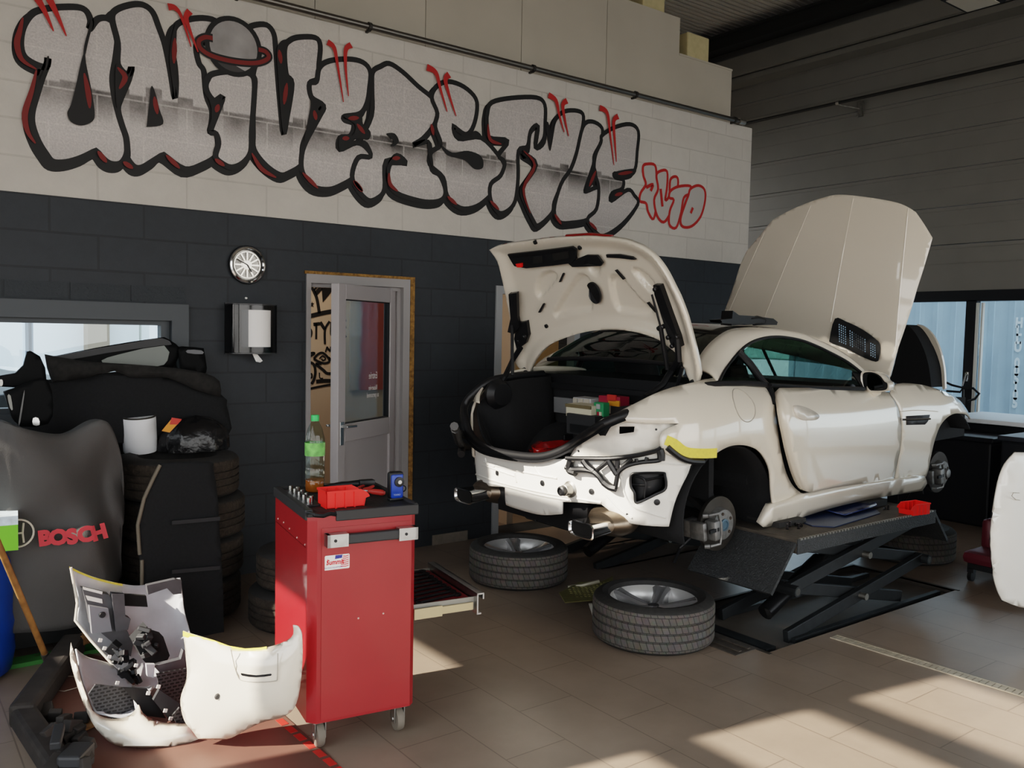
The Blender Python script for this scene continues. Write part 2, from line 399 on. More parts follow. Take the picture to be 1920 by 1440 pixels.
# roof deck
cm = mat('corrugated_ceiling', '#b5b2aa', .6)
b = MB(); n = 190
pr = []
for i in range(n):
    y = -6+i*17/n; pr += [(y,5.80),(y+.05,5.80),(y+.06,5.83),(y+.083,5.83)]
for (ya,za),(yb,zb) in zip(pr, pr[1:]): b.poly([(-1.5,ya,za),(9.95,ya,za),(9.95,yb,zb),(-1.5,yb,zb)])
obj('ceiling', b, cm, kind='structure')
b = MB(); b.box((9.36,-6,5.48),(9.46,11,5.66)); b.box((9.30,-6,5.64),(9.52,11,5.67)); b.box((9.30,-6,5.47),(9.52,11,5.49)); obj('trim_4', b, mat('dark_steel_beam', '#1d1d1c', .6), kind='structure')
b = MB(); b.box((6.9,10.9,0),(9.8,11,5.8)); b.box((-1.5,8.7,4.1),(9.8,8.8,5.8)); obj('wall_far', b, CLAD, kind='structure')
# front wall behind the camera, added with two gateways to shape reflections and contrast
b = MB()
vs, fs = cdt([(-1.5,0),(9.8,0),(9.8,5.8),(-1.5,5.8)], [[(-1.0,.001),(3.6,.001),(3.6,4.2),(-1.0,4.2)],[(4.3,.001),(9.2,.001),(9.2,4.2),(4.3,4.2)]])
for y in (-6.0,-6.15):
    v = [b.bm.verts.new((p[0], y, p[1])) for p in vs]
    for f in fs: b.bm.faces.new([v[i] for i in f])
obj('wall_front', b, CLAD, kind='structure')

# window in the block wall
FR = mat('dark_grey_window_frame', '#3a3f43', .5)
b = MB(); yo = WY-.03
def frame(b, x0, z0, x1, z1, w, ya, yb):
    b.box((x0,ya,z0),(x1,yb,z0+w)); b.box((x0,ya,z1-w),(x1,yb,z1)); b.box((x0,ya,z0+w),(x0+w,yb,z1-w)); b.box((x1-w,ya,z0+w),(x1,yb,z1-w))
frame(b, -.85, 1.0, 1.60, 1.735, .10, yo, WY+.0)
frame(b, -.75, 1.08, 1.50, 1.655, .05, WY+.02, WY+.10)
w1 = obj('window_1', b, FR, kind='structure')
b = MB(); b.box((-.7,WY+.06,1.12),(1.46,WY+.064,1.61)); obj('window_pane', b, glass('clear_glass'), w1)
b = MB(); b.box((-.9,WY-.10,.985),(1.62,WY+.2,1.03)); obj('window_sill', b, mat('brown_sill', '#6b574b', .6), w1)

# doorway with its leaf standing ajar
b = MB(); b2 = MB()
for lo, hi in (((D1[0],WY-.012,0),(D1[0]+.032,WY+.09,D1[2]-.0751)),((D1[1]-.09,WY-.012,0),(D1[1]-.035,WY+.09,D1[2]-.0751)),((D1[0],WY-.012,D1[2]-.075),(D1[1]-.035,WY+.09,D1[2]-.015)),((D1[0]+.032,WY+.03,D1[2]-.10),(D1[1]-.09,WY+.09,D1[2]-.075)),((D1[1]-.115,WY+.03,0),(D1[1]-.0901,WY+.05,D1[2]-.101))): b.box(lo, hi)
d1 = obj('door_1', b, GREYPVC, kind='structure')
for lo, hi in (((D1[0]-.012,WY-.012,D1[2]-.016),(D1[1]+.004,WY+.02,D1[2]+.004)),((D1[1]-.032,WY-.014,0),(D1[1]+.002,WY+.02,D1[2]))): b2.box(lo, hi)
obj('foam_seal', b2, mat('ochre_expanding_foam', '#8c6a3a', .95, noise=.5, nscale=45, bump=1), d1)
# leaf: hinged at the right, turned inwards
hx, hy = D1[1]-.125, WY+.085
def leafpt(px):
    dd = ray(px, 700); a = math.atan2(dd.x, dd.y); best = None
    for i in range(4000):
        t = 5.2+i*.0008; p = (t*math.sin(a), t*math.cos(a)); r = math.hypot(p[0]-hx, p[1]-hy)
        if best is None or abs(r-.74) < best[0]: best = (abs(r-.74), p)
    return best[1]
lp = leafpt(627); ang = math.atan2(lp[1]-hy, lp[0]-hx)
LM = Matrix.Translation((hx, hy, 0)) @ Matrix.Rotation(ang, 4, 'Z')      # leaf x runs from hinge to free edge
def leafbox(b, x0, z0, x1, z1, y0, y1, bev=0): b.box((x0,y0,z0),(x1,y1,z1), LM, bev)
b = MB(); LW = .74
for q in ((0,.02,.075,1.90),(LW-.085,.02,LW,1.90),(.075,1.80,LW-.085,1.90),(.075,.02,LW-.085,.16),(.075,.86,LW-.085,.98)): leafbox(b, *q, -.03, .03, .004)
leafbox(b, .075, .16, LW-.085, .86, -.012, .012)
lf = obj('door_leaf', b, mat('pale_grey_door', '#a19d9e', .45), d1)
b = MB(); leafbox(b, .075, .98, LW-.085, 1.80, -.004, .004); obj('door_glass', b, glass('clear_glass'), lf)
b = MB()
for q in ((.075,.975,LW-.08,.985),(.075,1.795,LW-.08,1.805),(.072,.98,.082,1.8),(LW-.092,.98,LW-.082,1.8)): leafbox(b, *q, -.02, .02)
obj('glazing_bead', b, BLACK, lf)
b = MB(); leafbox(b, LW-.06,.845,LW-.02,1.0,.03,.037,.003); b.bar(LM@Vector((LW-.04,.037,.97)),LM@Vector((LW-.04,.075,.97)),.016,.016); b.bar(LM@Vector((LW-.03,.075,.97)),LM@Vector((LW-.15,.075,.965)),.02,.014,bev=.004)
b.bar(LM@Vector((LW-.04,-.03,.97)),LM@Vector((LW-.04,-.075,.97)),.016,.016); b.bar(LM@Vector((LW-.03,-.075,.97)),LM@Vector((LW-.15,-.075,.965)),.02,.014,bev=.004); leafbox(b, LW-.06,.845,LW-.02,1.0,-.037,-.03)
obj('door_handle', b, ALU, lf)
b = MB()
for z in (.25,1.1,1.7): b.tube([LM@Vector((-.01,.038,z)),LM@Vector((-.01,.038,z+.09))],.012,8)
obj('door_hinge', b, mat('hinge_grey', '#85858a', .4), lf)
TXM = mat('white_vinyl_lettering', '#cfcac4', .6)
for s, z, t in (('Entrée',1.285,.068),('Réservée',1.20,.05),('au personnel',1.15,.05)):
    # reads from the far side of the glass, so mirrored on this one
    text_mesh('door_lettering', s, t, TXM, LM @ Matrix.Translation((.27,.006,z)) @ Matrix.Rotation(PI/2,4,'X'), lf, ext=.0004, sx=.62)
# second doorway, half behind the car
b = MB(); frame(b, D2[0]-.02, -.09, D2[1], D2[2]-.0, .06, WY-.015, WY+.08); obj('door_2', b, mat('pale_door_frame', '#8f9193', .5), kind='structure')
b = MB(); b.box((4.34,7.0,0),(6.7,7.06,3.0)); obj('wall_store', b, brickmat('cream_tiles', '#b29a72', '#b09870', '#9c8560', .6, .4, .004, (0,2), rough=.6, bump=.1), kind='structure')
# ================================================================== PAINT ON THE WALLS
SILVER = bpy.data.materials.new('silver_spray'); SILVER.use_nodes = True
def _silver():
    nt = SILVER.node_tree; b = nt.nodes['Principled BSDF']; N = nt.nodes.new; L = nt.links.new
    tc = N('ShaderNodeNewGeometry'); sp = N('ShaderNodeSeparateXYZ'); L(tc.outputs['Position'], sp.inputs[0])
    # sprayed skyline: dark just under a stepped line, fading downwards
    fx = N('ShaderNodeMath'); fx.operation = 'MULTIPLY'; fx.inputs[1].default_value = 11; L(sp.outputs['X'], fx.inputs[0])
    fl = N('ShaderNodeMath'); fl.operation = 'FLOOR'; L(fx.outputs[0], fl.inputs[0])
    wn = N('ShaderNodeTexWhiteNoise'); wn.noise_dimensions = '1D'; L(fl.outputs[0], wn.inputs['W'])
    pw = N('ShaderNodeMath'); pw.operation = 'POWER'; pw.inputs[1].default_value = 3; L(wn.outputs['Value'], pw.inputs[0])
    h = N('ShaderNodeMath'); h.operation = 'MULTIPLY_ADD'; h.inputs[1].default_value = .075; h.inputs[2].default_value = 2.945; L(pw.outputs[0], h.inputs[0])
    d = N('ShaderNodeMath'); d.operation = 'SUBTRACT'; L(h.outputs[0], d.inputs[0]); L(sp.outputs['Z'], d.inputs[1])
    up = N('ShaderNodeMapRange'); up.inputs[1].default_value = 0; up.inputs[2].default_value = .012; L(d.outputs[0], up.inputs[0])
    dn = N('ShaderNodeMapRange'); dn.inputs[1].default_value = .04; dn.inputs[2].default_value = .19; dn.inputs[3].default_value = 1; dn.inputs[4].default_value = 0; L(d.outputs[0], dn.inputs[0])
    f = N('ShaderNodeMath'); f.operation = 'MULTIPLY'; L(up.outputs[0], f.inputs[0]); L(dn.outputs[0], f.inputs[1])
    n = N('ShaderNodeTexNoise'); n.inputs['Scale'].default_value = 6; n.inputs['Detail'].default_value = 7; L(tc.outputs['Position'], n.inputs['Vector'])
    f2 = N('ShaderNodeMath'); f2.operation = 'MULTIPLY'; L(f.outputs[0], f2.inputs[0])
    mr = N('ShaderNodeMapRange'); mr.inputs[1].default_value = .35; mr.inputs[2].default_value = .65; mr.inputs[3].default_value = .5; mr.inputs[4].default_value = 1; L(n.outputs['Fac'], mr.inputs[0]); L(mr.outputs[0], f2.inputs[1])
    mx = N('ShaderNodeMix'); mx.data_type = 'RGBA'; mx.inputs[6].default_value = srgb('#b4aeaa'); mx.inputs[7].default_value = srgb('#3a3634'); L(f2.outputs[0], mx.inputs[0])
    # darker band low on the letters, and block joints that still show through
    lo = N('ShaderNodeMapRange'); lo.inputs[1].default_value = 2.50; lo.inputs[2].default_value = 2.66; lo.inputs[3].default_value = .82; lo.inputs[4].default_value = 1; L(sp.outputs['Z'], lo.inputs[0])
    cb = N('ShaderNodeCombineXYZ'); ax = N('ShaderNodeMath'); ax.operation = 'SUBTRACT'; ax.inputs[1].default_value = .1; L(sp.outputs['X'], ax.inputs[0]); az = N('ShaderNodeMath'); az.operation = 'SUBTRACT'; az.inputs[1].default_value = .115; L(sp.outputs['Z'], az.inputs[0]); L(ax.outputs[0], cb.inputs[0]); L(az.outputs[0], cb.inputs[1])
    br = N('ShaderNodeTexBrick'); br.inputs['Scale'].default_value = 1; br.inputs['Brick Width'].default_value = .5; br.inputs['Row Height'].default_value = .2; br.inputs['Mortar Size'].default_value = .005; L(cb.outputs[0], br.inputs['Vector'])
    m2 = N('ShaderNodeMix'); m2.data_type = 'RGBA'; m2.blend_type = 'MULTIPLY'; m2.inputs[0].default_value = 1; L(mx.outputs[2], m2.inputs[6]); L(lo.outputs[0], m2.inputs[7])
    m3 = N('ShaderNodeMix'); m3.data_type = 'RGBA'; m3.blend_type = 'MIX'; m3.inputs[7].default_value = srgb('#c4beb8')
    mm = N('ShaderNodeMath'); mm.operation = 'MULTIPLY'; mm.inputs[1].default_value = .45; L(br.outputs['Fac'], mm.inputs[0]); L(mm.outputs[0], m3.inputs[0]); L(m2.outputs[2], m3.inputs[6])
    n3 = N('ShaderNodeTexNoise'); n3.inputs['Scale'].default_value = 90; L(tc.outputs['Position'], n3.inputs['Vector'])
    m4 = N('ShaderNodeMapRange'); m4.inputs[1].default_value = .35; m4.inputs[2].default_value = .7; m4.inputs[3].default_value = .9; m4.inputs[4].default_value = 1.12; L(n3.outputs['Fac'], m4.inputs[0])
    m5 = N('ShaderNodeMix'); m5.data_type = 'RGBA'; m5.blend_type = 'MULTIPLY'; m5.inputs[0].default_value = 1; L(m3.outputs[2], m5.inputs[6]); L(m4.outputs[0], m5.inputs[7])
    L(m5.outputs[2], b.inputs['Base Color']); b.inputs['Roughness'].default_value = .5; b.inputs['Metallic'].default_value = .25
    bp = N('ShaderNodeBump'); bp.inputs['Strength'].default_value = .5; bp.inputs['Distance'].default_value = .004; L(n3.outputs['Fac'], bp.inputs['Height']); L(bp.outputs['Normal'], b.inputs['Normal'])
_silver()
INK = mat('black_spray', '#161515', .6); REDINK = mat('red_spray', '#a3241f', .6); DARKRED = mat('dark_red_spray', '#6d1f1a', .6); SHADE = mat('grey_overspray', '#8d8983', .8)
def c1(p): return wl(p[0]/2.7429, p[1]/2.7429)
def c2(p): return wl(650+p[0]/2.4, p[1]/2.4)
def flat(b, pts, y):
    V, Fs = cdt(pts); b.mesh([(x, WY-y, z) for x, z in V], Fs)
def line(b, pts, w, y, closed=False, n=5, taper=False):
    q = sm(pts, n, closed); N = len(q)
    ws = w if not taper else [w*(.25+.75*math.sin(PI*min(1, max(0, i/(N-1))))) if taper == 1 else w*(1-.85*i/(N-1)) for i in range(N)]
    v, f = ribbon(q, ws, lambda x, z: (x, WY-y, z), closed); b.mesh(v, f)
LET = {
 'U': (c1, [(160,75),(215,50),(300,38),(400,38),(445,60),(465,110),(460,150),(500,100),(550,95),(590,130),(604,200),(594,300),(578,400),(585,480),(602,560),(630,650),(652,720),(652,790),(625,838),(580,845),(540,825),(495,775),(495,775),(420,812),(340,835),(272,832),(235,790),(195,725),(165,640),(165,570),(190,480),(215,400),(242,330),(245,300),(235,345),(170,325),(120,285),(105,220),(118,140)]),
 'N': (c1, [(575,95),(600,50),(680,24),(740,28),(785,65),(815,140),(842,215),(862,300),(880,400),(897,505),(904,430),(898,340),(884,250),(888,170),(915,122),(985,98),(1060,95),(1110,115),(1080,180),(1010,225),(1020,320),(1045,360),(1052,420),(1062,500),(1088,570),(1085,640),(1078,680),(1110,690),(1120,750),(1115,800),(1045,845),(950,870),(840,795),(840,795),(785,830),(730,862),(690,858),(655,815),(655,790),(648,710),(625,640),(605,560),(622,500),(660,410),(676,345),(655,385),(605,330),(604,220)]),
 'I': (c1, [(1065,410),(1085,385),(1150,372),(1230,372),(1285,385),(1305,430),(1300,550),(1290,680),(1285,785),(1245,840),(1190,862),(1140,842),(1105,805),(1120,740),(1108,690),(1080,675),(1110,590),(1142,500),(1100,520),(1065,480),(1055,440)]),
 'V': (c1, [(1275,150),(1310,130),(1370,130),(1406,175),(1416,260),(1426,400),(1440,560),(1455,690),(1475,600),(1500,430),(1470,380),(1462,250),(1490,208),(1540,192),(1620,195),(1645,235),(1638,330),(1632,405),(1590,430),(1598,500),(1645,560),(1662,545),(1620,610),(1560,730),(1550,800),(1548,850),(1490,888),(1440,900),(1365,850),(1305,770),(1300,690),(1300,560),(1310,420),(1300,380),(1320,280),(1290,190)]),
 'E': (c1, [(1640,350),(1690,315),(1790,305),(1865,322),(1902,370),(1898,450),(1885,530),(1850,585),(1770,600),(1770,620),(1815,640),(1800,700),(1745,710),(1742,770),(1830,735),(1885,765),(1905,820),(1830,905),(1760,950),(1690,975),(1610,960),(1555,890),(1548,810),(1570,730),(1640,600),(1662,545),(1600,500),(1590,430),(1625,420)]),
 'R': (c2, [(115,325),(150,300),(190,287),(250,325),(320,390),(390,450),(407,510),(390,565),(340,625),(295,655),(365,640),(375,700),(380,765),(415,790),(440,850),(435,890),(400,908),(330,905),(220,868),(185,810),(190,745),(225,700),(265,738),(175,725),(168,850),(140,890),(95,902),(45,850),(22,790),(50,710),(105,705),(85,650),(60,630),(110,520),(112,400)]),
 'S': (c2, [(380,440),(402,390),(455,368),(525,392),(578,445),(582,510),(562,580),(530,605),(475,565),(475,565),(500,625),(600,620),(680,700),(708,755),(690,830),(640,885),(580,930),(510,937),(450,882),(432,800),(370,740),(378,685),(420,650),(395,570),(405,510)]),
 'T': (c2, [(630,510),(650,462),(740,442),(850,440),(888,472),(890,550),(885,620),(860,660),(845,670),(858,568),(825,590),(810,660),(770,680),(768,800),(755,905),(720,950),(680,957),(645,900),(645,830),(690,790),(708,730),(680,700),(722,635),(640,620),(628,560)]),
 'Y': (c2, [(812,680),(822,600),(855,568),(855,568),(845,665),(885,640),(892,550),(915,600),(935,540),(975,503),(1035,500),(1062,525),(1050,610),(1030,690),(1005,760),(965,830),(930,910),(920,960),(860,1015),(835,990),(800,915),(785,850),(850,742),(795,690)]),
 'L': (c2, [(1060,570),(1100,548),(1145,578),(1140,640),(1110,700),(1105,745),(1070,850),(1075,862),(1128,845),(1130,900),(1115,960),(1080,990),(1010,1003),(955,1000),(930,945),(960,830),(1005,760),(1030,690)]),
 'Y2': (c2, [(1145,610),(1200,575),(1270,560),(1308,592),(1303,680),(1292,765),(1250,785),(1200,782),(1205,800),(1240,810),(1235,850),(1190,870),(1186,905),(1260,855),(1290,880),(1306,920),(1235,1010),(1150,1062),(1105,1030),(1080,985),(1120,940),(1130,845),(1110,770),(1115,700),(1140,640)]),
}
mural = thing('wall_mural', 'large silver graffiti lettering outlined in black across the pale block wall', 'graffiti', (3, WY, 2.9))
PAIR = [('U',0),('N',1),('V',3),('E',4),('R',5),('S',6),('T',7),('Y',8),('L',9),('Y2',10),('I',11)]
allp = []
for nm, k in PAIR:
    fn, pts = LET[nm]; q = sm([fn(p) for p in pts], 4); y = .0030+.0009*k
    # cast block shadow of the letter, painted black below and left of it
    b = MB(); flat(b, [(x-.028, z-.045) for x, z in q], .0016+.00005*k); line(b, [(x-.02, z-.03) for x, z in q][::4], .045, .0018+.00005*k, True, 4); obj('letter_shadow', b, INK, mural)
    b = MB(); flat(b, q, y); lt = obj('letter', b, SILVER, mural)
    b = MB(); line(b, [fn(p) for p in pts], .036, y+.0004, True, 4); obj('letter_outline', b, INK, lt)
def ink(fn, polys, m, y, name):
    for p in polys: b = MB(); flat(b, sm([fn(q) for q in p], 4), y); obj(name, b, m, mural)
ink(c1, [[(432,270),(412,330),(388,440),(362,540),(343,585),(365,632),(420,648),(474,625),(484,580),(470,480),(452,390),(440,330)],[(775,445),(765,520),(752,640),(755,655),(835,640),(815,560),(795,480)],[(1440,215),(1478,215),(1462,300),(1474,380),(1506,425),(1492,520),(1456,690),(1438,570),(1426,400),(1418,270)],
         [(1765,600),(1850,592),(1862,640),(1900,680),(1890,720),(1850,715),(1820,720),(1745,775),(1742,708),(1805,700),(1822,645)],[(598,330),(655,385),(676,340),(662,400),(605,560),(590,450)],[(885,170),(905,130),(900,300),(897,505),(878,390),(868,300)],[(1142,495),(1110,520),(1065,490),(1085,570),(1075,680),(1110,600)],[(1660,540),(1640,575),(1595,510),(1590,560),(1560,730),(1600,660)]], INK, .0165, 'inner_shade')
ink(c2, [[(172,605),(210,602),(230,635),(215,655),(192,660),(205,635)],[(185,735),(225,697),(268,740),(200,745)],[(470,565),(480,600),(530,612),(575,590),(600,620),(520,635),(478,615)],[(420,655),(470,688),(540,680),(600,705),(608,755),(570,762),(525,722),(450,700)],[(890,545),(915,600),(935,540),(920,640),(908,680),(895,610)],[(1110,745),(1120,800),(1075,862),(1068,850),(1100,780)],[(1200,775),(1292,760),(1285,790),(1245,800),(1240,850),(1260,860),(1185,910),(1190,865),(1232,845),(1238,815),(1200,800)],[(360,640),(378,690),(385,760),(362,700)]], INK, .0165, 'inner_shade')
for p in ([(115,95),(100,160),(85,230),(110,310),(185,360)],[(185,365),(160,470),(125,590),(140,680),(180,740)],[(430,380),(450,480),(458,560)],[(500,780),(545,838)],[(630,835),(680,868)],[(850,800),(920,868)],[(1100,820),(1150,855)],[(1290,790),(1340,870),(1415,915)],[(1550,890),(1630,970)],[(1815,930),(1860,985)],[(600,350),(640,400),(610,460)],[(790,500),(805,590)],[(895,200),(890,330)],[(1120,540),(1105,580)],[(1430,260),(1440,330)],[(1470,430),(1455,540)],[(1610,570),(1620,620)],[(1785,612),(1840,608)],[(1830,640),(1870,690)],[(1755,715),(1790,712)]):
    b = MB(); line(b, [c1(q) for q in p], .03, .0185, False, 4, 1); obj('red_accent', b, DARKRED, mural)
for p in ([(25,815),(65,865)],[(185,780),(190,830),(225,862)],[(448,885),(490,922)],[(640,905),(680,945)],[(630,560),(640,630),(690,650)],[(790,680),(840,745),(790,850),(820,960)],[(930,965),(960,1010)],[(1085,1000),(1120,1035)],[(1115,770),(1085,840)],[(1215,785),(1280,775)],[(1200,880),(1235,870)],[(200,715),(235,712)],[(375,560),(385,610)]):
    b = MB(); line(b, [c2(q) for q in p], .03, .0185, False, 4, 1); obj('red_accent', b, DARKRED, mural)
ink(c1, [[(465,105),(475,130),(458,190),(446,240),(436,285),(426,282),(432,230),(448,170)],[(240,295),(250,300),(240,350),(215,420),(205,410),(228,352)]], INK, .0166, 'inner_shade')
# ringed planet over the third letter
b = MB(); o = c1((1198,243)); R = .165
flat(b, [(o[0]+R*math.cos(a*PI/18), o[1]+R*1.02*math.sin(a*PI/18)) for a in range(36)], .0150); pl = obj('planet', b, mat('planet_grey', '#8d8a89', .5, noise=.35, nscale=5), mural)
b = MB(); line(b, [(o[0]+R*math.cos(a*PI/18), o[1]+R*1.02*math.sin(a*PI/18)) for a in range(36)], .03, .0154, True, 1); obj('planet_outline', b, INK, pl)
b = MB(); flat(b, [(o[0]+R*.97*math.cos(a*PI/18)*(1 if True else 0), o[1]+R*.97*math.sin(a*PI/18)) for a in range(20,31)], .0152); obj('planet_shade', b, mat('planet_dark', '#3a3838', .5), pl)
rp = [c1(p) for p in ((1090,200),(1050,195),(1018,215),(1030,255),(1090,292),(1190,318),(1290,328),(1350,318),(1378,295),(1360,268),(1325,258))]
b = MB(); line(b, rp, .05, .0160, False, 5); rg = obj('planet_ring', b, INK, pl)
b = MB(); line(b, rp, .026, .0164, False, 5); obj('ring_core', b, DARKRED, rg)
for p in ([(188,-5),(230,70),(272,165)],[(248,-5),(290,80),(338,190)],[(860,40),(895,45),(930,95),(978,245)],[(972,62),(952,95),(975,170),(1014,272)],[(1678,220),(1712,250),(1730,340),(1760,528)],[(1800,235),(1772,260),(1772,360),(1786,498)]): b = MB(); line(b, [c1(q) for q in p], .042, .0195, False, 5, 2); obj('red_slash', b, REDINK, mural)
for p in ([(355,305),(395,330),(415,400),(446,505)],[(455,338),(438,362),(455,430),(486,525)],[(902,430),(935,455),(950,520),(972,597)],[(985,455),(966,475),(975,540),(992,615)],[(1132,487),(1165,510),(1178,600),(1196,745)],[(1215,525),(1195,548),(1200,640),(1207,730)]): b = MB(); line(b, [c2(q) for q in p], .05, .0195, False, 5, 2); obj('red_slash', b, REDINK, mural)
# small red word
m2 = thing('wall_lettering', 'small red outlined graffiti word beyond the end of the silver mural', 'graffiti', (6.3, WY, 2.6))
SM = {'A': [(1333,748),(1352,738),(1386,744),(1394,795),(1400,850),(1396,905),(1380,985),(1356,955),(1346,915),(1318,905),(1322,868),(1345,830),(1334,790)],
 'U': [(1392,790),(1410,770),(1440,772),(1440,840),(1432,900),(1450,880),(1455,810),(1480,795),(1490,820),(1478,900),(1455,960),(1425,1000),(1395,970),(1382,900),(1400,850)],
 'T': [(1455,860),(1490,840),(1545,838),(1545,870),(1515,890),(1502,960),(1480,1025),(1450,1010),(1452,950),(1470,900),(1450,890)],
 'O': [(1545,850),(1580,835),(1608,855),(1610,905),(1590,975),(1550,1018),(1510,1020),(1500,985),(1520,920),(1535,880)]}
GREYP = mat('pale_grey_spray', '#aba7a2', .6)
for k, (nm, p) in enumerate(SM.items()):
    q = [c2(s) for s in p]; b = MB(); flat(b, sm(q, 4), .003+.0012*k); lt = obj('letter', b, GREYP, m2)
    b = MB(); line(b, q, .026, .0035+.0012*k, True, 4); obj('letter_outline', b, REDINK, lt)
for p in ([(1345,845),(1375,830),(1365,860)],[(1410,850),(1418,930)],[(1545,960),(1555,935)]): b = MB(); line(b, [c2(s) for s in p], .028, .009, False, 4); obj('letter_core', b, REDINK, m2)

# drawings on the office wall, seen through the doorway
def ow(x, y): p = at(570+x*.1528, 500+y*.1528, 1, 7.395); return (p.x, p.z)
om = thing('office_drawing', 'black line drawing on the cream office wall beyond the open door', 'graffiti', (2.6, 7.4, 1.6))
b = MB()
def ol(pts, w, cl=False):
    q = sm([ow(*p) for p in pts], 5, cl); v, f = ribbon(q, w, lambda x, z: (x, 7.396, z), cl); b.mesh(v, f)
for p, w in (([(60,190),(120,300),(160,400),(190,575)],.03),([(40,615),(120,595),(250,565),(420,535)],.04),([(75,700),(50,730),(90,790),(85,850),(60,870)],.022),([(115,708),(195,700)],.03),([(152,700),(150,890)],.02),([(200,680),(255,770)],.03),([(315,670),(258,775),(258,950)],.022),([(340,680),(335,820),(365,860)],.026),([(480,660),(520,660)],.02),([(478,745),(520,742)],.02),([(480,830),(500,800)],.02),([(480,655),(478,860),(520,850)],.02),
             ([(265,1050),(285,985),(300,1030)],.014),([(300,1000),(320,1040),(330,980)],.014),([(335,990),(345,1030),(360,970)],.014),
             ([(120,1130),(180,1070),(235,1060),(290,1110),(310,1165),(250,1185),(180,1165),(120,1130)],.022),([(190,1130),(230,1095),(265,1130),(235,1150),(215,1130)],.014),([(300,1110),(360,1170),(420,1190)],.02),([(30,1100),(90,1060),(130,1065),(60,1110)],.02),([(140,1190),(215,1195)],.02),([(150,1200),(240,1270),(290,1310),(400,1305)],.026),
             ([(60,1170),(120,1200),(140,1290),(125,1380),(90,1440)],.026),([(70,1310),(95,1320),(95,1360),(70,1365)],.016),([(150,1410),(260,1400),(420,1405)],.035),([(190,1300),(195,1365),(235,1370)],.012),([(60,1500),(200,1470),(360,1440)],.02)): ol(p, w)
b.mesh(*(lambda V, Fs: ([(x, 7.396, z) for x, z in V], Fs))(*cdt([ow(*p) for p in ((215,235),(250,205),(370,200),(370,270),(230,440))])))
b.mesh(*(lambda V, Fs: ([(x, 7.396, z) for x, z in V], Fs))(*cdt([ow(*p) for p in ((100,420),(105,445),(125,450),(110,465),(118,500),(100,482),(82,495),(90,465),(75,450),(95,445))])))
for p in ([(120,290),(205,195)],[(135,320),(220,230)],[(150,345),(225,265)]): ol(p, .018)
obj('ink_line', b, INK, om)
# large orange and grey picture on the office wall
b = MB(); q = [ow(*p) for p in ((560,330),(1200,330),(1200,1500),(560,1500))]
pm = bpy.data.materials.new('orange_picture'); pm.use_nodes = True
def _pm():
    nt = pm.node_tree; bb = nt.nodes['Principled BSDF']; N = nt.nodes.new; L = nt.links.new
    tc = N('ShaderNodeTexCoord'); n = N('ShaderNodeTexNoise'); n.inputs['Scale'].default_value = 2.6; n.inputs['Detail'].default_value = 2; n.inputs['Distortion'].default_value = .5; L(tc.outputs['Object'], n.inputs['Vector'])
    sp = N('ShaderNodeSeparateXYZ'); L(tc.outputs['Object'], sp.inputs[0])
    gx = N('ShaderNodeMapRange'); gx.inputs[1].default_value = q[0][0]+.04; gx.inputs[2].default_value = q[0][0]+.24; L(sp.outputs['X'], gx.inputs[0])
    a = N('ShaderNodeMath'); a.operation = 'MULTIPLY_ADD'; a.inputs[1].default_value = .5; L(n.outputs['Fac'], a.inputs[0]); L(gx.outputs[0], a.inputs[2])
    r = N('ShaderNodeValToRGB'); e = r.color_ramp.elements; e[0].position = .25; e[0].color = srgb('#a89e92'); e[1].position = .95; e[1].color = srgb('#a5442d')
    x = r.color_ramp.elements.new(.5); x.color = srgb('#8a8782'); x = r.color_ramp.elements.new(.68); x.color = srgb('#8a2d20')
    L(a.outputs[0], r.inputs[0]); L(r.outputs[0], bb.inputs['Base Color']); bb.inputs['Roughness'].default_value = .5
_pm()
b.box((q[0][0],7.375,q[2][1]),(q[1][0],7.398,q[0][1]))
tag(obj('wall_picture', b, pm), 'blurred orange and grey picture seen through the door glass', 'picture')
# ================================================================== THE CAR (x forward from the rear axle, y to its left, z up from its wheels' level)
_y, _p = math.radians(.5), math.radians(1.8)
CM = Matrix.Translation((3.70,3.79,.35)) @ Matrix.Rotation(_y,4,'Z') @ Matrix.Rotation(-_p,4,'Y')
car = thing('sports_car', 'white two-seat sports car raised on a lift with its bonnet and boot lid open', 'car'); car.matrix_basis = CM
CI = CM.inverted(); CO = CI @ CAM; CR = CI.to_3x3()
def cpl(x, y, ax, v): d = CR @ ray(x, y); return CO + d*((v-CO[ax])/d[ax])
def cpp(x, y, p, n): d = CR @ ray(x, y); n = Vector(n); return CO + d*((Vector(p)-CO).dot(n)/d.dot(n))
def lerp1(t, tab):
    if t <= tab[0][0]: return tab[0][1]
    for (a, b), (c, d) in zip(tab, tab[1:]):
        if t <= c: return b+(d-b)*(t-a)/(c-a)
    return tab[-1][1]
PLAN = sm([(.1,.907),(-.2,.902),(-.40,.872),(-.54,.80),(-.64,.68),(-.70,.50),(-.735,.25),(-.745,0),(-.735,-.25),(-.70,-.50),(-.64,-.68),(-.54,-.80),(-.40,-.872),(-.2,-.902),(.1,-.907),(.5,-.887),(1.0,-.874),(1.6,-.874),(2.1,-.886),(2.43,-.892),(2.7,-.858),(2.95,-.76),(3.12,-.6),(3.2,-.4),(3.26,0)], 8, False)
SL = [0]
for a, b_ in zip(PLAN, PLAN[1:]): SL.append(SL[-1]+math.hypot(b_[0]-a[0], b_[1]-a[1]))
def plan(s):
    s = max(0, min(s, SL[-1]-1e-6)); lo, hi = 0, len(SL)-1
    while hi-lo > 1:
        m_ = (lo+hi)//2
        if SL[m_] <= s: lo = m_
        else: hi = m_
    t = (s-SL[lo])/(SL[hi]-SL[lo]); return PLAN[lo][0]+(PLAN[hi][0]-PLAN[lo][0])*t, PLAN[lo][1]+(PLAN[hi][1]-PLAN[lo][1])*t, lo
NRM = []
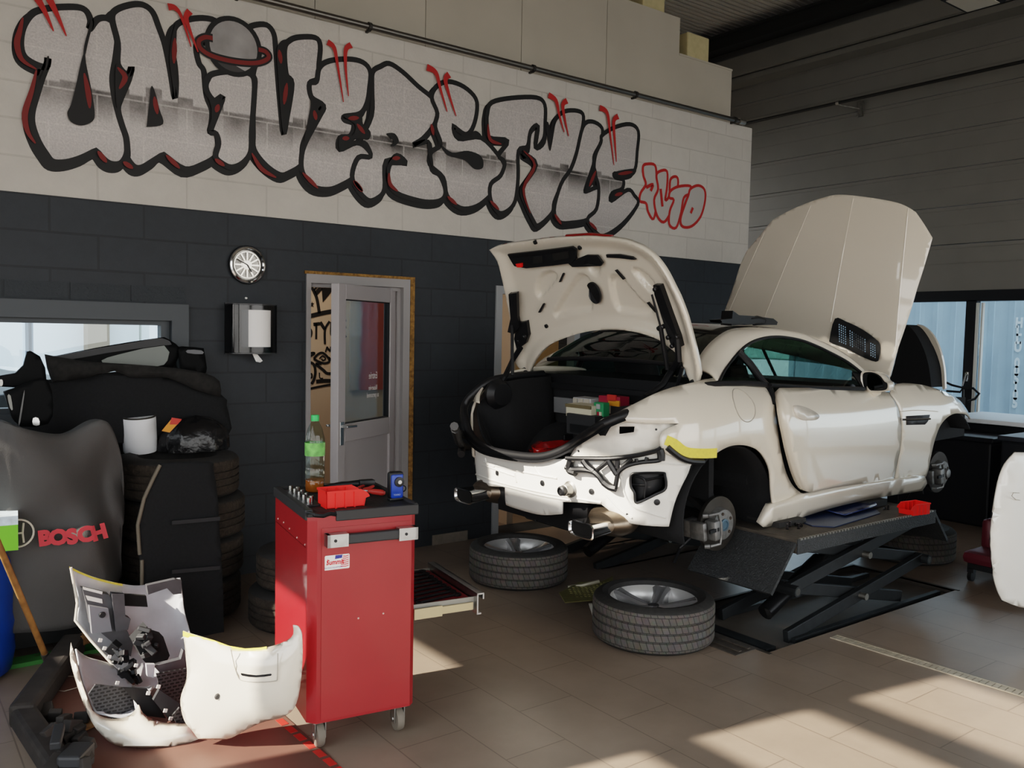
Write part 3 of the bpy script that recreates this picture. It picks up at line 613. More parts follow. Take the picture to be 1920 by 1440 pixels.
for i in range(len(PLAN)):
    a = PLAN[max(0, i-1)]; c = PLAN[min(len(PLAN)-1, i+1)]; dx, dy = c[0]-a[0], c[1]-a[1]; l = math.hypot(dx, dy); NRM.append((dy/l, -dx/l))
ZBELT = [(-.75,.93),(-.6,.95),(-.45,.965),(-.25,.985),(0,1.0),(.4,.975),(1.0,.935),(1.4,.915),(1.9,.915),(2.3,.875),(2.6,.82),(2.85,.73),(3.1,.64),(3.26,.6)]
def inset(x, z):
    t = lerp1(x, ZBELT)-z
    return lerp1(t, [(-.06,.20),(0,.115),(.05,.065),(.1,.032),(.15,.014),(.2,.005),(.26,0)]) + lerp1(z, [(.1,.10),(.16,.075),(.22,.045),(.3,.026),(.42,.014),(.55,.004),(.65,0)])
def skin(s, z, off=0):
    x, y, i = plan(s); nx, ny = NRM[i]; t = (s-SL[i])/(SL[i+1]-SL[i]); nx2, ny2 = NRM[i+1]
    nx += (nx2-nx)*t; ny += (ny2-ny)*t
    k = off-inset(x, z); return Vector((x+nx*k, y+ny*k, z))
def hit(px, py, off=0):
    d = CR @ ray(px, py); z = .6; best = None
    for it in range(14):
        P = []
        for i in range(len(PLAN)):
            x, y = PLAN[i]; o = off(x) if callable(off) else off; k = o-inset(x, z); P.append((x+NRM[i][0]*k, y+NRM[i][1]*k))
        best = None
        for i in range(len(P)-1):
            ax, ay = P[i]; ex, ey = P[i+1][0]-ax, P[i+1][1]-ay
            den = d.x*ey-d.y*ex
            if abs(den) < 1e-12: continue
            t = ((ax-CO.x)*ey-(ay-CO.y)*ex)/den; q = ((ax-CO.x)*d.y-(ay-CO.y)*d.x)/den
            if -.001 <= q <= 1.001 and t > 0 and (best is None or t < best[0]): best = (t, SL[i]+q*(SL[i+1]-SL[i]))
        if best is None:                                 # ray skims past the outline: take the nearest point of the body
            dl = math.hypot(d.x, d.y); k = min(range(len(P)), key=lambda i: abs((P[i][0]-CO.x)*d.y-(P[i][1]-CO.y)*d.x)/dl)
            best = (((P[k][0]-CO.x)*d.x+(P[k][1]-CO.y)*d.y)/dl/dl, SL[k])
        zn = CO.z+d.z*best[0]; z = z+.6*(zn-z)
    return best[1], z
def spts(pts, off=0, n=4, closed=True, cr=None):         # photo outline -> smoothed outline on the body skin
    k = {'a': (840,700,3.4286), 'b': (1300,700,3.0968), 'g': (1300,360,3.0968), 'l': (840,430,3.4286), 'w': (1240,780,5.332)}.get(cr)
    q = []
    for p in pts:
        if k: p = (k[0]+p[0]/k[2], k[1]+p[1]/k[2])
        h = hit(p[0], p[1], off)
        if h is None: raise RuntimeError('miss %s' % (p,))
        q.append(h)
    return sm(q, n, closed)
def px(cr, p): k = {'a': (840,700,3.4286), 'b': (1300,700,3.0968), 'g': (1300,360,3.0968), 'l': (840,430,3.4286), 'w': (1240,780,5.332)}[cr]; return k[0]+p[0]/k[2], k[1]+p[1]/k[2]
def skinpanel(name, out, m, parent=car, off=0, holes=(), step=.05, thick=.012, both=True, dep=None, label=None):
    V, Fs = cdt(out, holes, step); off_ = off if callable(off) else (lambda x: off)
    def f(p):
        x = plan(p[0])[0]; return skin(p[0], p[1], off_(x)+(dep(p) if dep else 0))
    r = []
    for sg in ((1, -1) if both else (1,)):
        b = MB(); b.mesh([(q.x, q.y*sg, q.z) for q in map(f, V)], Fs)
        for fc in b.bm.faces: fc.normal_update()
        # outward normals: away from the car's middle
        c0 = Vector((1.2, 0, .6)); ref = sum(((fc.calc_center_median()-c0).dot(fc.normal) for fc in b.bm.faces))
        if ref < 0: bmesh.ops.reverse_faces(b.bm, faces=b.bm.faces[:])
        b.keep = True
        o = obj(name, b, m, parent, smooth=True, world=False, solid=thick, angle=50); r.append(o)
    return r
def skinline(b, pts, r, off=0, seg=6, closed=False, sg=1):
    q = [skin(s, z, off) for s, z in pts]; b.tube([(p.x, p.y*sg, p.z) for p in q], r, seg, closed=closed)
def stube(name, cr, polys, r, m, off=0, parent=car, closed=False):
    b = MB()
    for p in polys: skinline(b, spts(p, off, 4, closed, cr), r, off, closed=closed)
    return obj(name, b, m, parent, smooth=True, world=False)

# ---- side panels
DOFF = lambda x: .002+.075*max(0, min(1, (1.72-x)/1.2))
QP = [(155,20),(155,20),(300,25),(400,40),(440,75),(465,150),(480,250),(500,400),(530,545),(570,640),(620,690),(640,700),(640,700),(560,742),(465,770),(465,770),(456,700),(452,640),(446,565),(420,500),(380,450),(330,425),(270,416),(210,424),(160,448),(110,480),(60,492),(-40,492),(-40,492),(-150,470),(-190,420),(-180,340),(-80,290),(-80,290),(-300,285),(-520,265),(-520,265),(-420,215),(-330,170),(-230,120),(-120,80),(0,52),(80,32)]
qp = spts(QP, 0, 3, True, 'b')
for o in skinpanel('quarter_panel', qp, WHITE, step=.045): pass
door_out = spts([(500,84),(500,84),(700,84),(990,94),(1080,102),(1135,112),(1135,112),(1185,190),(1207,290),(1203,420),(1185,520),(1163,616),(1163,616),(1000,638),(800,668),(690,690),(655,675),(620,610),(590,510),(565,400),(545,290),(528,190)], DOFF, 3, True, 'b')
doors = skinpanel('door', door_out, WHITE, off=DOFF, step=.05, thick=.05)
fen = spts([(1143,112),(1143,112),(1180,60),(1300,62),(1400,85),(1500,125),(1590,172),(1640,222),(1668,268),(1668,268),(1625,262),(1625,262),(1590,240),(1540,232),(1500,240),(1460,270),(1430,312),(1405,380),(1385,460),(1365,560),(1350,602),(1350,602),(1250,612),(1170,618),(1170,618),(1192,520),(1210,420),(1214,290),(1192,190)], 0, 3, True, 'b')
skinpanel('front_fender', fen, WHITE, step=.05)
sill = spts([(465,770),(465,770),(560,742),(640,703),(680,700),(900,655),(1160,622),(1345,598),(1345,598),(1357,640),(1330,682),(1330,682),(1200,702),(1000,737),(800,784),(600,846),(450,888),(405,893),(405,893),(435,830)], .03, 3, True, 'b')
skinpanel('sill', sill, WHITE, off=.03, step=.05, thick=.05)
# dark door aperture behind the ajar door
b = MB(); q = spts([(400,20),(440,60),(475,180),(500,400),(540,560),(600,670),(640,690),(700,690),(650,600),(600,450),(560,250),(520,80)], -.05, 3, True, 'b')
skinpanel('door_seal', q, BLACK, off=-.05, both=False)
# fuel flap, handle, vent
fl = hit(*px('g', (300,1240))); b = MB(); skinline(b, [(fl[0]+.086*math.cos(a*PI/16), fl[1]+.086*math.sin(a*PI/16)) for a in range(32)], .0028, .000, closed=True)
obj('fuel_flap', b, mat('panel_gap', '#a39c90', .5), car, world=False)
hs = spts([(580,185),(640,195),(700,225),(722,250),(700,270),(640,270),(600,250),(585,220)], DOFF, 3, True, 'b')
hb = skinpanel('door_handle', hs, mat('silver_handle', '#cfc8bd', .25, coat=.8), doors[0], off=lambda x: DOFF(x)+.012, both=False, thick=.02)
vt = spts([(1238,248),(1238,248),(1375,240),(1375,240),(1365,275),(1345,298),(1345,298),(1240,300),(1240,300)], .004, 2, True, 'b')
vn = skinpanel('side_vent', vt, mat('dark_vent_mesh', '#2a2a2c', .6, noise=.5, nscale=140), off=.004, both=True, thick=.004)
stube('vent_trim', 'b', [[(1210,268),(1290,268),(1375,264)]], .007, CHROME, .012, vn[0])
stube('body_crease', 'b', [[(830,228),(950,215),(1100,212),(1190,218)],[(1200,222),(1300,214),(1420,222)]], .003, WHITE, -.0005)
# rear right corner and back panel (bumper removed)
PK = -.028
rp = spts([(80,560),(82,500),(120,470),(170,432),(170,432),(215,472),(330,512),(500,546),(700,552),(780,548),(780,548),(1000,548),(1200,520),(1340,480),(1400,440),(1400,440),(1450,520),(1540,560),(1565,575),(1565,575),(1545,640),(1500,730),(1455,840),(1420,985),(1420,985),(1370,985),(1200,970),(1130,950),(1085,930),(1040,885),(985,842),(985,842),(860,832),(735,825),(735,825),(732,905),(732,905),(625,912),(540,900),(400,858),(372,845),(372,845),(366,730),(366,730),(300,728),(220,720),(150,690),(100,640)], PK, 3, True, 'a')
vb = spts([(1178,655),(1230,642),(1375,640),(1395,660),(1398,740),(1330,780),(1235,825),(1205,825),(1200,770),(1176,725)], PK, 3, True, 'a')
rpan = skinpanel('rear_panel', rp, WHITEIN, off=PK, holes=[vb], step=.04, both=False, thick=.01)[0]
lpk = spts([(1000,287),(1000,287),(1250,300),(1500,325),(1500,325),(1450,400),(1400,440),(1340,480),(1200,520),(1000,548),(780,548),(780,548),(800,505),(862,415),(930,335)], PK-.012, 3, True, 'a')
lph = spts([(1098,340),(1098,340),(1200,340),(1200,340),(1195,378),(1195,378),(1098,390),(1098,390)], PK-.012, 2, True, 'a')
lamp = skinpanel('lamp_pocket', lpk, mat('scuffed_white_paint', '#dfd9cf', .35, coat=.3, noise=.18, nscale=7), off=PK-.012, holes=[lph], step=.04, both=False)[0]
skinpanel('vent_box', vb, mat('dark_grey_plastic', '#2c2d2f', .6), rpan, off=PK-.05, both=False)
stube('vent_rim', 'a', [[(1178,655),(1230,642),(1375,640),(1395,660),(1398,740),(1330,780),(1235,825),(1205,825),(1200,770),(1176,725)]], .007, BLACK, PK+.002, rpan, True)
stube('vent_rib', 'a', [[(1200,660),(1265,690),(1265,800)],[(1265,690),(1390,660)],[(1185,715),(1265,720)]], .006, BLACK, PK-.03, rpan)
stube('panel_rib', 'a', [[(180,650),(200,655),(400,720),(600,765),(800,800),(985,830)],[(230,570),(250,575),(420,620),(600,655),(700,675)],[(240,545),(255,585),(300,600)],[(430,640),(440,700)],[(560,600),(600,655),(680,668)],[(220,590),(260,600),(430,660)],[(190,680),(210,690),(360,725),(600,785),(780,815)],
      [(1120,640),(1160,595),(1300,575),(1480,590),(1560,585)],[(1110,660),(1130,760),(1180,850),(1300,900),(1400,930)],[(1020,780),(1100,870),(1180,930)]], .006, WHITEIN, PK+.001, rpan)
b = MB()
for x, y in ((145,583),(318,640),(608,705),(924,760),(1343,828),(400,548),(1150,905)):
    s, z = hit(*px('a', (x, y)), PK); r = .016 if x not in (400,1150) else .006
    p = skin(s, z, PK); p2 = skin(s, z, PK+.006); dn = (p2-p).normalized(); M = dn.to_track_quat('Z','Y').to_matrix().to_4x4(); M.translation = p; b.lathe([(r,-.004),(r,.005),(r*.5,.007)], M, 16)
obj('rubber_plug', b, BLACK, rpan, smooth=True, world=False)
b = MB()
for x, y in ((992,361),(1338,361),(840,500)):
    s, z = hit(*px('a', (x, y)), PK-.012); p = skin(s, z, PK-.012); M = (skin(s, z, PK)-p).normalized().to_track_quat('Z','Y').to_matrix().to_4x4(); M.translation = p; b.lathe([(.006,-.002),(.006,.002)], M, 10)
obj('screw_hole', b, BLACK, lamp, world=False)
s, z = hit(*px('a', (785,745)), PK); p = skin(s, z, PK); M = (skin(s, z, PK+.1)-p).normalized().to_track_quat('Z','Y').to_matrix().to_4x4(); M.translation = p
b = MB(); b.lathe([(.045,-.01),(.045,.004),(.034,.012),(.03,.05),(.026,.052)], M, 20); obj('tow_eye_sleeve', b, STEEL, rpan, smooth=True, world=False)
b = MB(); b.lathe([(.026,.05),(.026,.075),(.018,.08),(.018,.072),(.006,.072)], M, 16); obj('tow_eye_cap', b, BLACK, rpan, smooth=True, world=False)
def sx(x): return min((i for i in range(len(PLAN)//3, len(PLAN)) if PLAN[i][1] < 0), key=lambda i: abs(PLAN[i][0]-x))
lq_ = [(SL[sx(x)], z) for x, z in ((-.05,.6),(-.05,.995),(-.15,.99),(-.3,.965),(-.45,.915),(-.56,.85),(-.63,.76),(-.66,.66),(-.66,.5),(-.5,.42),(-.4,.42),(-.2,.6))]
o = skinpanel('quarter_panel_rear', lq_, WHITE, step=.05, off=-.01)
bpy.data.objects.remove(o[0])
# black lamp brackets and bumper guides
def bracket(name, cr, polys, off, r=.016, sq=1):
    b = MB()
    for p, w in polys:
        q = spts(p, off, 4, False, cr); b.tube([skin(s, z, off) for s, z in q], w, 8)
    return obj(name, b, BLACK, car, smooth=True, world=False)
bracket('lamp_bracket', 'a', [([(760,545),(900,548),(1040,548),(1200,530),(1330,500),(1370,480)],.012),([(760,600),(800,620),(860,620),(930,630),(970,660),(1000,700),(1040,735)],.017),([(1075,740),(1085,680),(1100,630),(1160,590),(1250,570),(1350,560),(1380,540)],.012),([(1360,490),(1370,520),(1370,560)],.02),([(870,560),(900,600),(940,630)],.018),([(1030,560),(1060,610),(1085,650)],.016),([(960,620),(1040,560)],.012),([(1090,560),(1090,610)],.012),([(1120,600),(1180,550)],.012),([(1000,700),(1040,730),(1080,740)],.02),([(790,560),(780,620),(820,640)],.02),([(1210,550),(1215,580)],.01),([(1280,540),(1270,570)],.01)], .0)
bracket('bumper_guide', 'a', [([(1410,475),(1450,510),(1500,545),(1560,565),(1640,570)],.016)], .004)
b = MB()
for p in ([(40,340),(60,380),(130,410),(165,430)],[(45,360),(70,440),(100,470),(150,480)],[(90,480),(85,520)]):
    b.tube([cpp(*px('a', q), (-.58,.84,.7), (-.8,.6,0)) for q in p], .024, 8)
obj('lamp_bracket', b, BLACK, car, smooth=True, world=False)
# masking tape
def tape(cr, pts, w, off=.004):
    q = spts(pts, off, 4, False, cr); v, f = ribbon(q, w, lambda s, z: tuple(skin(s, z, off))); b = MB(); b.mesh(v, f); return obj('masking_tape', b, YELLOW, car, world=False)
tape('a', [(1400,428),(1460,455),(1530,505),(1640,515),(1730,512)], .05)
tape('b', [(1625,262),(1645,264),(1666,266)], .035)

# ---- wheel arches, underbody
def arch(cx, cz, r, y0, y1, a0, a1, name):
    for sg in (1, -1):
        b = MB(); n = 24
        b.grid(lambda u, v: (cx+r*math.cos(a0+(a1-a0)*u), sg*(y0+(y1-y0)*v), cz+r*math.sin(a0+(a1-a0)*u)), n, 5)
        vs = [(cx+r*math.cos(a0+(a1-a0)*i/(n-1)), sg*y1, cz+r*math.sin(a0+(a1-a0)*i/(n-1))) for i in range(n)]
        b.poly(vs)
        obj(name, b, BLACKM, car, smooth=True, world=False, solid=.01)
arch(.0, .30, .375, -.845, -.42, math.radians(-22), math.radians(196), 'rear_arch_liner')
arch(2.43, .30, .385, -.84, -.42, math.radians(38), math.radians(205), 'front_arch_liner')
b = MB(); b.box((.42,-.74,.17),(2.0,.74,.34)); b.box((-.62,-.40,.2),(.4,.40,.40)); b.box((2.0,-.40,.2),(3.0,.40,.5)); obj('underbody', b, BLACK, car, world=False)
b = MB(); b.box((1.9,-.70,.45),(2.95,.70,.74)); obj('engine_bay', b, BLACKM, car, world=False)
# lip of black liner showing behind the cut rear corner
b = MB(); q1 = [hit(*px('w', p), -.02) for p in ((300,470),(250,580),(190,690),(130,800),(95,920),(80,1040),(60,1110))]
b.mesh(*(lambda A: ([tuple(skin(s, z, -.03)) for s, z in A]+[tuple(skin(s+.09, z-.01, -.09)) for s, z in A], [(i, i+1, len(A)+i+1, len(A)+i) for i in range(len(A)-1)]))(q1)); obj('liner_lip', b, BLACKM, car, smooth=True, world=False, solid=.02)

# ---- brakes
def brake(cx, cz, r, hat, cap, rear, name):
    root = None
    for sg in (-1, 1):
        M = Matrix.Translation((cx, sg*.745, cz)) @ Matrix.Rotation(sg*-PI/2, 4, 'X')
        if sg == 1: M = Matrix.Translation((cx, .745, cz)) @ Matrix.Rotation(-PI/2, 4, 'X')
        else: M = Matrix.Translation((cx, -.745, cz)) @ Matrix.Rotation(PI/2, 4, 'X')
        b = MB(); b.lathe([(.05,-.012),(r,-.012),(r+.001,-.003),(r+.001,.003),(r,.012),(hat+.004,.012)], M, 48, capb=True, capt=False); d = obj('brake_disc', b, mat('brake_disc_iron', '#5b5753', .38, metal=.85, noise=.15, nscale=12), car, smooth=True, world=False)
        b = MB(); b.lathe([(hat+.004,.010),(hat,.03),(hat-.006,.048),(.05,.050),(.034,.051)], M, 40); obj('disc_hat', b, CAST, d, smooth=True, world=False)
        b = MB(); b.lathe([(.034,.049),(.033,.058),(.024,.059),(.022,.054),(.001,.054)] if not cap else [(.036,.049),(.034,.062),(.03,.085),(.018,.09),(.001,.091)], M, 24); obj('hub_centre', b, mat('blue_grey_hub', '#5d7585', .4, metal=.6) if not cap else CAST, d, smooth=True, world=False)
        b = MB()
        for k in range(5):
            a = 2*PI*k/5+.5; b.lathe([(.009,.049),(.009,.0535)], M @ Matrix.Translation((.062*math.cos(a), .062*math.sin(a), 0)), 10)
        obj('bolt_hole', b, mat('rust_dark', '#3c332c', .8), d, world=False)
        a = math.radians(186); b = MB(); R2 = r+.01
        for da, rr, w, t0, t1 in ((0,r-.035,.075,-.06,.05),):
            c = Matrix.Translation((cx, 0, cz)) @ Matrix.Rotation(-a if False else 0, 4, 'Y')
            ux, uz = math.cos(a), math.sin(a); tx, tz = -uz, ux
            def pt(rad, tan, yy): return Vector((cx+ux*rad+tx*tan, sg*yy, cz+uz*rad+tz*tan))
            b.bar(pt(r-.05,-.055,.80), pt(r-.05,.055,.80), .075, .05, (ux,0,uz), .012)
            b.bar(pt(r+.008,-.05,.75), pt(r+.008,.05,.75), .10, .03, (ux,0,uz), .008)
            b.bar(pt(r-.02,-.05,.68), pt(r-.02,.05,.68), .06, .08, (ux,0,uz), .01)
        cal = obj('brake_caliper', b, CAST, car, smooth=True, world=False)
        b = MB(); b.tube([pt(r-.02,-.085,.80), pt(r-.085,-.085,.815), pt(r-.095,-.03,.82), pt(r-.095,.03,.82), pt(r-.085,.085,.815), pt(r-.02,.085,.80)], .009, 8); b.tube([pt(r,-.085,.78), pt(r-.02,-.085,.80)], .012, 8); b.tube([pt(r,.085,.78), pt(r-.02,.085,.80)], .012, 8)
        obj('caliper_bridge', b, CAST, cal, smooth=True, world=False)
        b = MB(); b.bar(pt(r-.06,-.008,.832), pt(r+.01,-.008,.83), .02, .012, (0,1,0)); b.tube([pt(r-.04,.03,.70), pt(r+.06,.10,.66), pt(r+.05,.2,.6)], .008, 6); objs('brake_hose', b, BLACK, cal, world=False)
        b = MB(); b.tube([(cx,sg*.72,cz),(cx,sg*.45,cz+.02)], .045, 12); b.bar((cx-.02,sg*.70,cz+.06),(cx-.05,sg*.45,cz+.20), .05, .03); b.bar((cx-.1,sg*.70,cz-.06),(cx-.15,sg*.40,cz-.03), .05, .04); b.bar((cx+.1,sg*.68,cz-.02),(cx+.28,sg*.42,cz-.0), .04, .03); b.tube([(cx+.06,sg*.62,cz),(cx+.03,sg*.56,cz+.32)], .03, 10); b.tube([(cx+.06,sg*.62,cz+.1),(cx+.03,sg*.56,cz+.32)], .05, 10)
        obj('suspension_arm', b, mat('dark_suspension', '#222223', .6, metal=.3), car, smooth=True, world=False)
brake(.02, .232, .150, .088, False, True, 'rear')
brake(2.455, .236, .147, .088, True, False, 'front')

# ---- exhaust
for sg in (-1, 1):
    c = Vector((-.80, sg*.545, .285)) if sg < 0 else Vector((-.80, .515, .285))
    def sec(w, h, x, z, y, n=24): return [(x, y+w*math.copysign(abs(math.cos(a))**.45, math.cos(a)), z+h*math.copysign(abs(math.sin(a))**.45, math.sin(a))) for a in [2*PI*i/n for i in range(n)]]
    rings = [sec(.080,.034,-.64,c.z+.004,c.y), sec(.092,.041,c.x+.01,c.z,c.y), sec(.097,.044,c.x,c.z,c.y), sec(.090,.037,c.x-.002,c.z,c.y), sec(.084,.031,c.x+.012,c.z,c.y)]
    b = MB(); R_ = [[b.bm.verts.new(p) for p in r] for r in rings]
    for A_, B_ in zip(R_, R_[1:]):
        for k in range(24): b.bm.faces.new((A_[k], A_[(k+1) % 24], B_[(k+1) % 24], B_[k]))
    tp = obj('exhaust_tip', b, CHROME, car, smooth=True, world=False)
    b = MB(); b.bm.faces.new([b.bm.verts.new(p) for p in sec(.084,.031,c.x+.014,c.z,c.y)]); obj('tip_bore', b, mat('hole_black', '#141312', .9), tp, world=False)  # plain near-black face closes the bore; same colour fills other holes
    b = MB(); b.grid(lambda u, v: (-.66+.5*v, c.y-.02*sg*0+ (.07+.085*math.sin(PI*min(1, v*1.6+.12)))*math.cos(2*PI*u) + (-.05*sg)*v*2, c.z+.015+ (.035+.055*math.sin(PI*min(1, v*1.6+.12)))*math.sin(2*PI*u)), 24, 12, closeu=True)
    bmesh.ops.holes_fill(b.bm, edges=b.bm.edges[:], sides=0)
    obj('silencer', b, mat('heat_stained_steel', '#8d7f70', .33, metal=.9, noise=.3, nscale=9), car, smooth=True, world=False)
# ---- glasshouse: roof rails on both sides, black roof panel, glass
def gp(p, y): return cpl(*px('g', p), 1, y)
outer = [(22,985),(50,930),(110,862),(200,802),(300,786),(400,785),(500,795),(620,816),(700,850),(800,895),(900,960),(985,1040)]
inner = [(150,1100),(175,1050),(205,1005),(270,925),(340,872),(430,845),(520,843),(620,860),(700,888),(800,935),(900,990),(985,1056)]
ys_o = [-.62,-.585,-.555,-.535,-.53,-.53,-.535,-.545,-.56,-.59,-.63,-.68]; ys_i = [-.79,-.74,-.70,-.66,-.635,-.62,-.618,-.625,-.638,-.665,-.70,-.745]
RO = sm([tuple(gp(p, y)) for p, y in zip(outer, ys_o)], 4, False); RI = sm([tuple(gp(p, y)) for p, y in zip(inner, ys_i)], 4, False)
# C-pillar foot reaches down to the deck
RO[0] = (RO[0][0]-.03, RO[0][1], RO[0][2]-.03)
for sg in (1, -1):
    b = MB(); n = len(RO)
    def rail(u, v):
        i = min(n-1, int(round(u*(n-1)))); a = Vector(RO[i]); c = Vector(RI[i]); p = a.lerp(c, v)
        p.y -= .018*math.sin(PI*v); p.z += .012*math.sin(PI*v); return (p.x, sg*p.y, p.z)
    b.grid(rail, n, 7); obj('roof_rail', b, WHITE, car, smooth=True, world=False, solid=.015)
    b = MB(); b.tube([(p[0], sg*p[1], p[2]) for p in RI], .009, 8); obj('window_seal', b, BLACK, car, smooth=True, world=False)
iR = 22
def cross(i0, i1, crown):
    def f(u, v):
        i = i0+(i1-i0)*u; k = int(i); t = i-k; a = Vector(RO[k]).lerp(Vector(RO[min(k+1, n-1)]), t); y = a.y*(1-2*v)
        return (a.x, y, a.z+crown*(1-(2*v-1)**2))
    return f
b = MB(); b.grid(cross(10, 30, .035), 21, 13); obj('roof_panel', b, mat('black_gloss_roof', '#0d0e10', .08, coat=1), car, smooth=True, world=False, solid=.02)
TINT = glass('tinted_glass', '#6f8a82'); 
b = MB(); b.grid(cross(0, 10, .02), 11, 13); obj('rear_window', b, TINT, car, smooth=True, world=False)
b = MB(); b.tube([(RO[0][0], y, RO[0][2]+.02*(1-(y/.62)**2)) for y in [(-.62+1.24*k/12) for k in range(13)]], .014, 8); obj('window_seal', b, BLACK, car, smooth=True, world=False)
b = MB(); b.grid(cross(30, n-1, .05), 15, 13); obj('windscreen', b, TINT, car, smooth=True, world=False)
b = MB(); b.box((1.62,-.70,.86),(1.95,.70,.90)); b.box((1.3,-.68,.70),(1.75,.68,.88)); obj('dashboard', b, BLACK, car, world=False)
# side glass
def gl(pts): return [tuple(gp(p, y)) for p, y in pts]
sg_out = [(275,935,-.665),(340,880,-.64),(430,853,-.625),(520,850,-.62),(620,867,-.63),(700,895,-.643),(800,942,-.67),(900,998,-.705),(985,1065,-.75),(990,1135,-.775),(850,1134,-.785),(700,1130,-.79),(560,1123,-.79),(440,1112,-.79),(380,1050,-.745),(325,990,-.70)]
qg_out = [(160,1095,-.79),(205,1015,-.715),(262,942,-.672),(310,1000,-.71),(360,1060,-.75),(400,1108,-.79),(280,1102,-.79)]
for nm, o_, par in (('door_glass', sg_out, 0), ('quarter_glass', qg_out, None)):
    for sg in (1, -1):
        P = [gp((x, y), yy) for x, y, yy in o_]
        V, Fs = cdt([(p.x, p.z) for p in P]); dd = {(round(p.x,5), round(p.z,5)): p.y for p in P}
        b = MB(); b.mesh([(x, sg*dd.get((round(x,5), round(z,5)), -.7), z) for x, z in V], Fs)
        obj(nm, b, TINT, doors[0 if sg == 1 else 1] if par == 0 else car, world=False)
for sg in (1, -1):
    b = MB(); P = [gp((x, y), yy) for x, y, yy in ((262,930,-.665),(330,1000,-.705),(400,1100,-.775),(440,1140,-.80),(470,1240,-.86))]; b.tube([(p.x, sg*p.y, p.z) for p in P], .022, 8); obj('centre_pillar', b, BLACK, car, smooth=True, world=False)
    b = MB(); P = [gp((x, y), yy) for x, y, yy in ((5,1128,-.72),(80,1120,-.77),(160,1112,-.80),(300,1110,-.805),(420,1118,-.81))]; b.tube([(p.x, sg*p.y, p.z) for p in P], .016, 8); obj('belt_trim', b, BLACK, car, smooth=True, world=False)
    b = MB(); P = [gp((x, y), yy) for x, y, yy in ((445,1122,-.83),(700,1138,-.825),(990,1143,-.81))]; b.tube([(p.x, sg*p.y, p.z) for p in P], .013, 8); obj('waist_seal', b, BLACK, doors[0 if sg == 1 else 1], smooth=True, world=False)
    b = MB(); P = [gp((x, y), yy) for x, y, yy in ((925,1050,-.735),(990,1062,-.752),(995,1140,-.785),(985,1140,-.785))]; b.poly([(p.x, sg*p.y, p.z) for p in P]); obj('mirror_base_trim', b, BLACK, doors[0 if sg == 1 else 1], world=False, solid=.01)
# seats, wheel, tub
SEAT = mat('dark_seat_leather', '#1b1c1e', .55)
for sg in (1, -1):
    b = MB(); yc = sg*.36
    b.grid(lambda u, v: (.72-.22*v-.07*math.cos(2*PI*u), yc+(.24-.05*v)*math.sin(2*PI*u), .45+.62*v), 20, 8, closeu=True); b.grid(lambda u, v: (.52-.045*math.cos(2*PI*u)*math.sin(PI*(.1+.8*v)), yc+.13*math.sin(2*PI*u)*math.sin(PI*(.1+.8*v)), 1.03+.17*v), 16, 6, closeu=True); b.box((.7,yc-.24,.38),(1.2,yc+.24,.5), bev=.04)
    obj('seat', b, SEAT, car, smooth=True, world=False)
b = MB(); M = Matrix.Translation((1.22,.36,.80)) @ Matrix.Rotation(-1.15,4,'Y'); b.tube([M @ Vector((.18*math.cos(k*PI/12), .18*math.sin(k*PI/12), 0)) for k in range(24)], .014, 8, closed=True); b.bar(M @ Vector((-.17,0,0)), M @ Vector((.17,0,0)), .03, .02); b.tube([M @ Vector((0,0,0)), M @ Vector((0,0,-.25))], .03, 8); obj('steering_wheel', b, BLACK, car, smooth=True, world=False)
b = MB(); b.box((.35,-.70,.36),(1.75,.70,.40)); b.box((.33,-.70,.4),(.37,.70,.92)); obj('cabin_tub', b, BLACKM, car, world=False)
# mirrors
def mp(p): return cpl(*px('g', p), 0, 1.42)
for sg in (1, -1):
    o_ = sm([tuple(mp(p)) for p in ((982,1052),(1010,1036),(1060,1040),(1100,1062),(1128,1098),(1148,1112),(1146,1148),(1110,1160),(1040,1160),(1000,1152),(985,1115))], 3)
    c_ = sum((Vector(p) for p in o_), Vector())/len(o_); b = MB(); R_ = []
    for dx, k in ((-.02,.86),(-.024,.97),(-.01,1.0),(.03,.97),(.07,.82),(.10,.5),(.112,.12)): R_.append([b.bm.verts.new((p[0]+dx, sg*(c_.y+(p[1]-c_.y)*k), c_.z+(p[2]-c_.z)*k)) for p in o_])
    for A_, B_ in zip(R_, R_[1:]):
        for k in range(len(o_)): b.bm.faces.new((A_[k], A_[(k+1) % len(o_)], B_[(k+1) % len(o_)], B_[k]))
    b.bm.faces.new(R_[-1]); mr_ = obj('wing_mirror', b, WHITE, doors[0 if sg == 1 else 1], smooth=True, world=False)
    b = MB(); q = sm([tuple(mp(p)) for p in ((1020,1060),(1060,1058),(1095,1085),(1110,1125),(1100,1145),(1050,1148),(1022,1140))], 3); b.bm.faces.new([b.bm.verts.new((p[0]-.016, sg*p[1], p[2])) for p in q]); obj('mirror_glass', b, mat('mirror_silver', '#6b6f72', .03, metal=1), mr_, world=False)
    b = MB(); b.bm.faces.new([b.bm.verts.new((p[0]-.012, sg*(c_.y+(p[1]-c_.y)*.87), c_.z+(p[2]-c_.z)*.87)) for p in o_]); obj('mirror_surround', b, BLACK, mr_, world=False)
    a0 = mp((1040,1155)); b = MB(); b.tube([(1.44, sg*a0.y, a0.z+.01), (1.46, sg*(a0.y+.06), a0.z-.05), (1.47, sg*(a0.y+.12), a0.z-.08)], [.05,.035,.045], 12); obj('mirror_foot', b, WHITE, mr_, smooth=True, world=False)

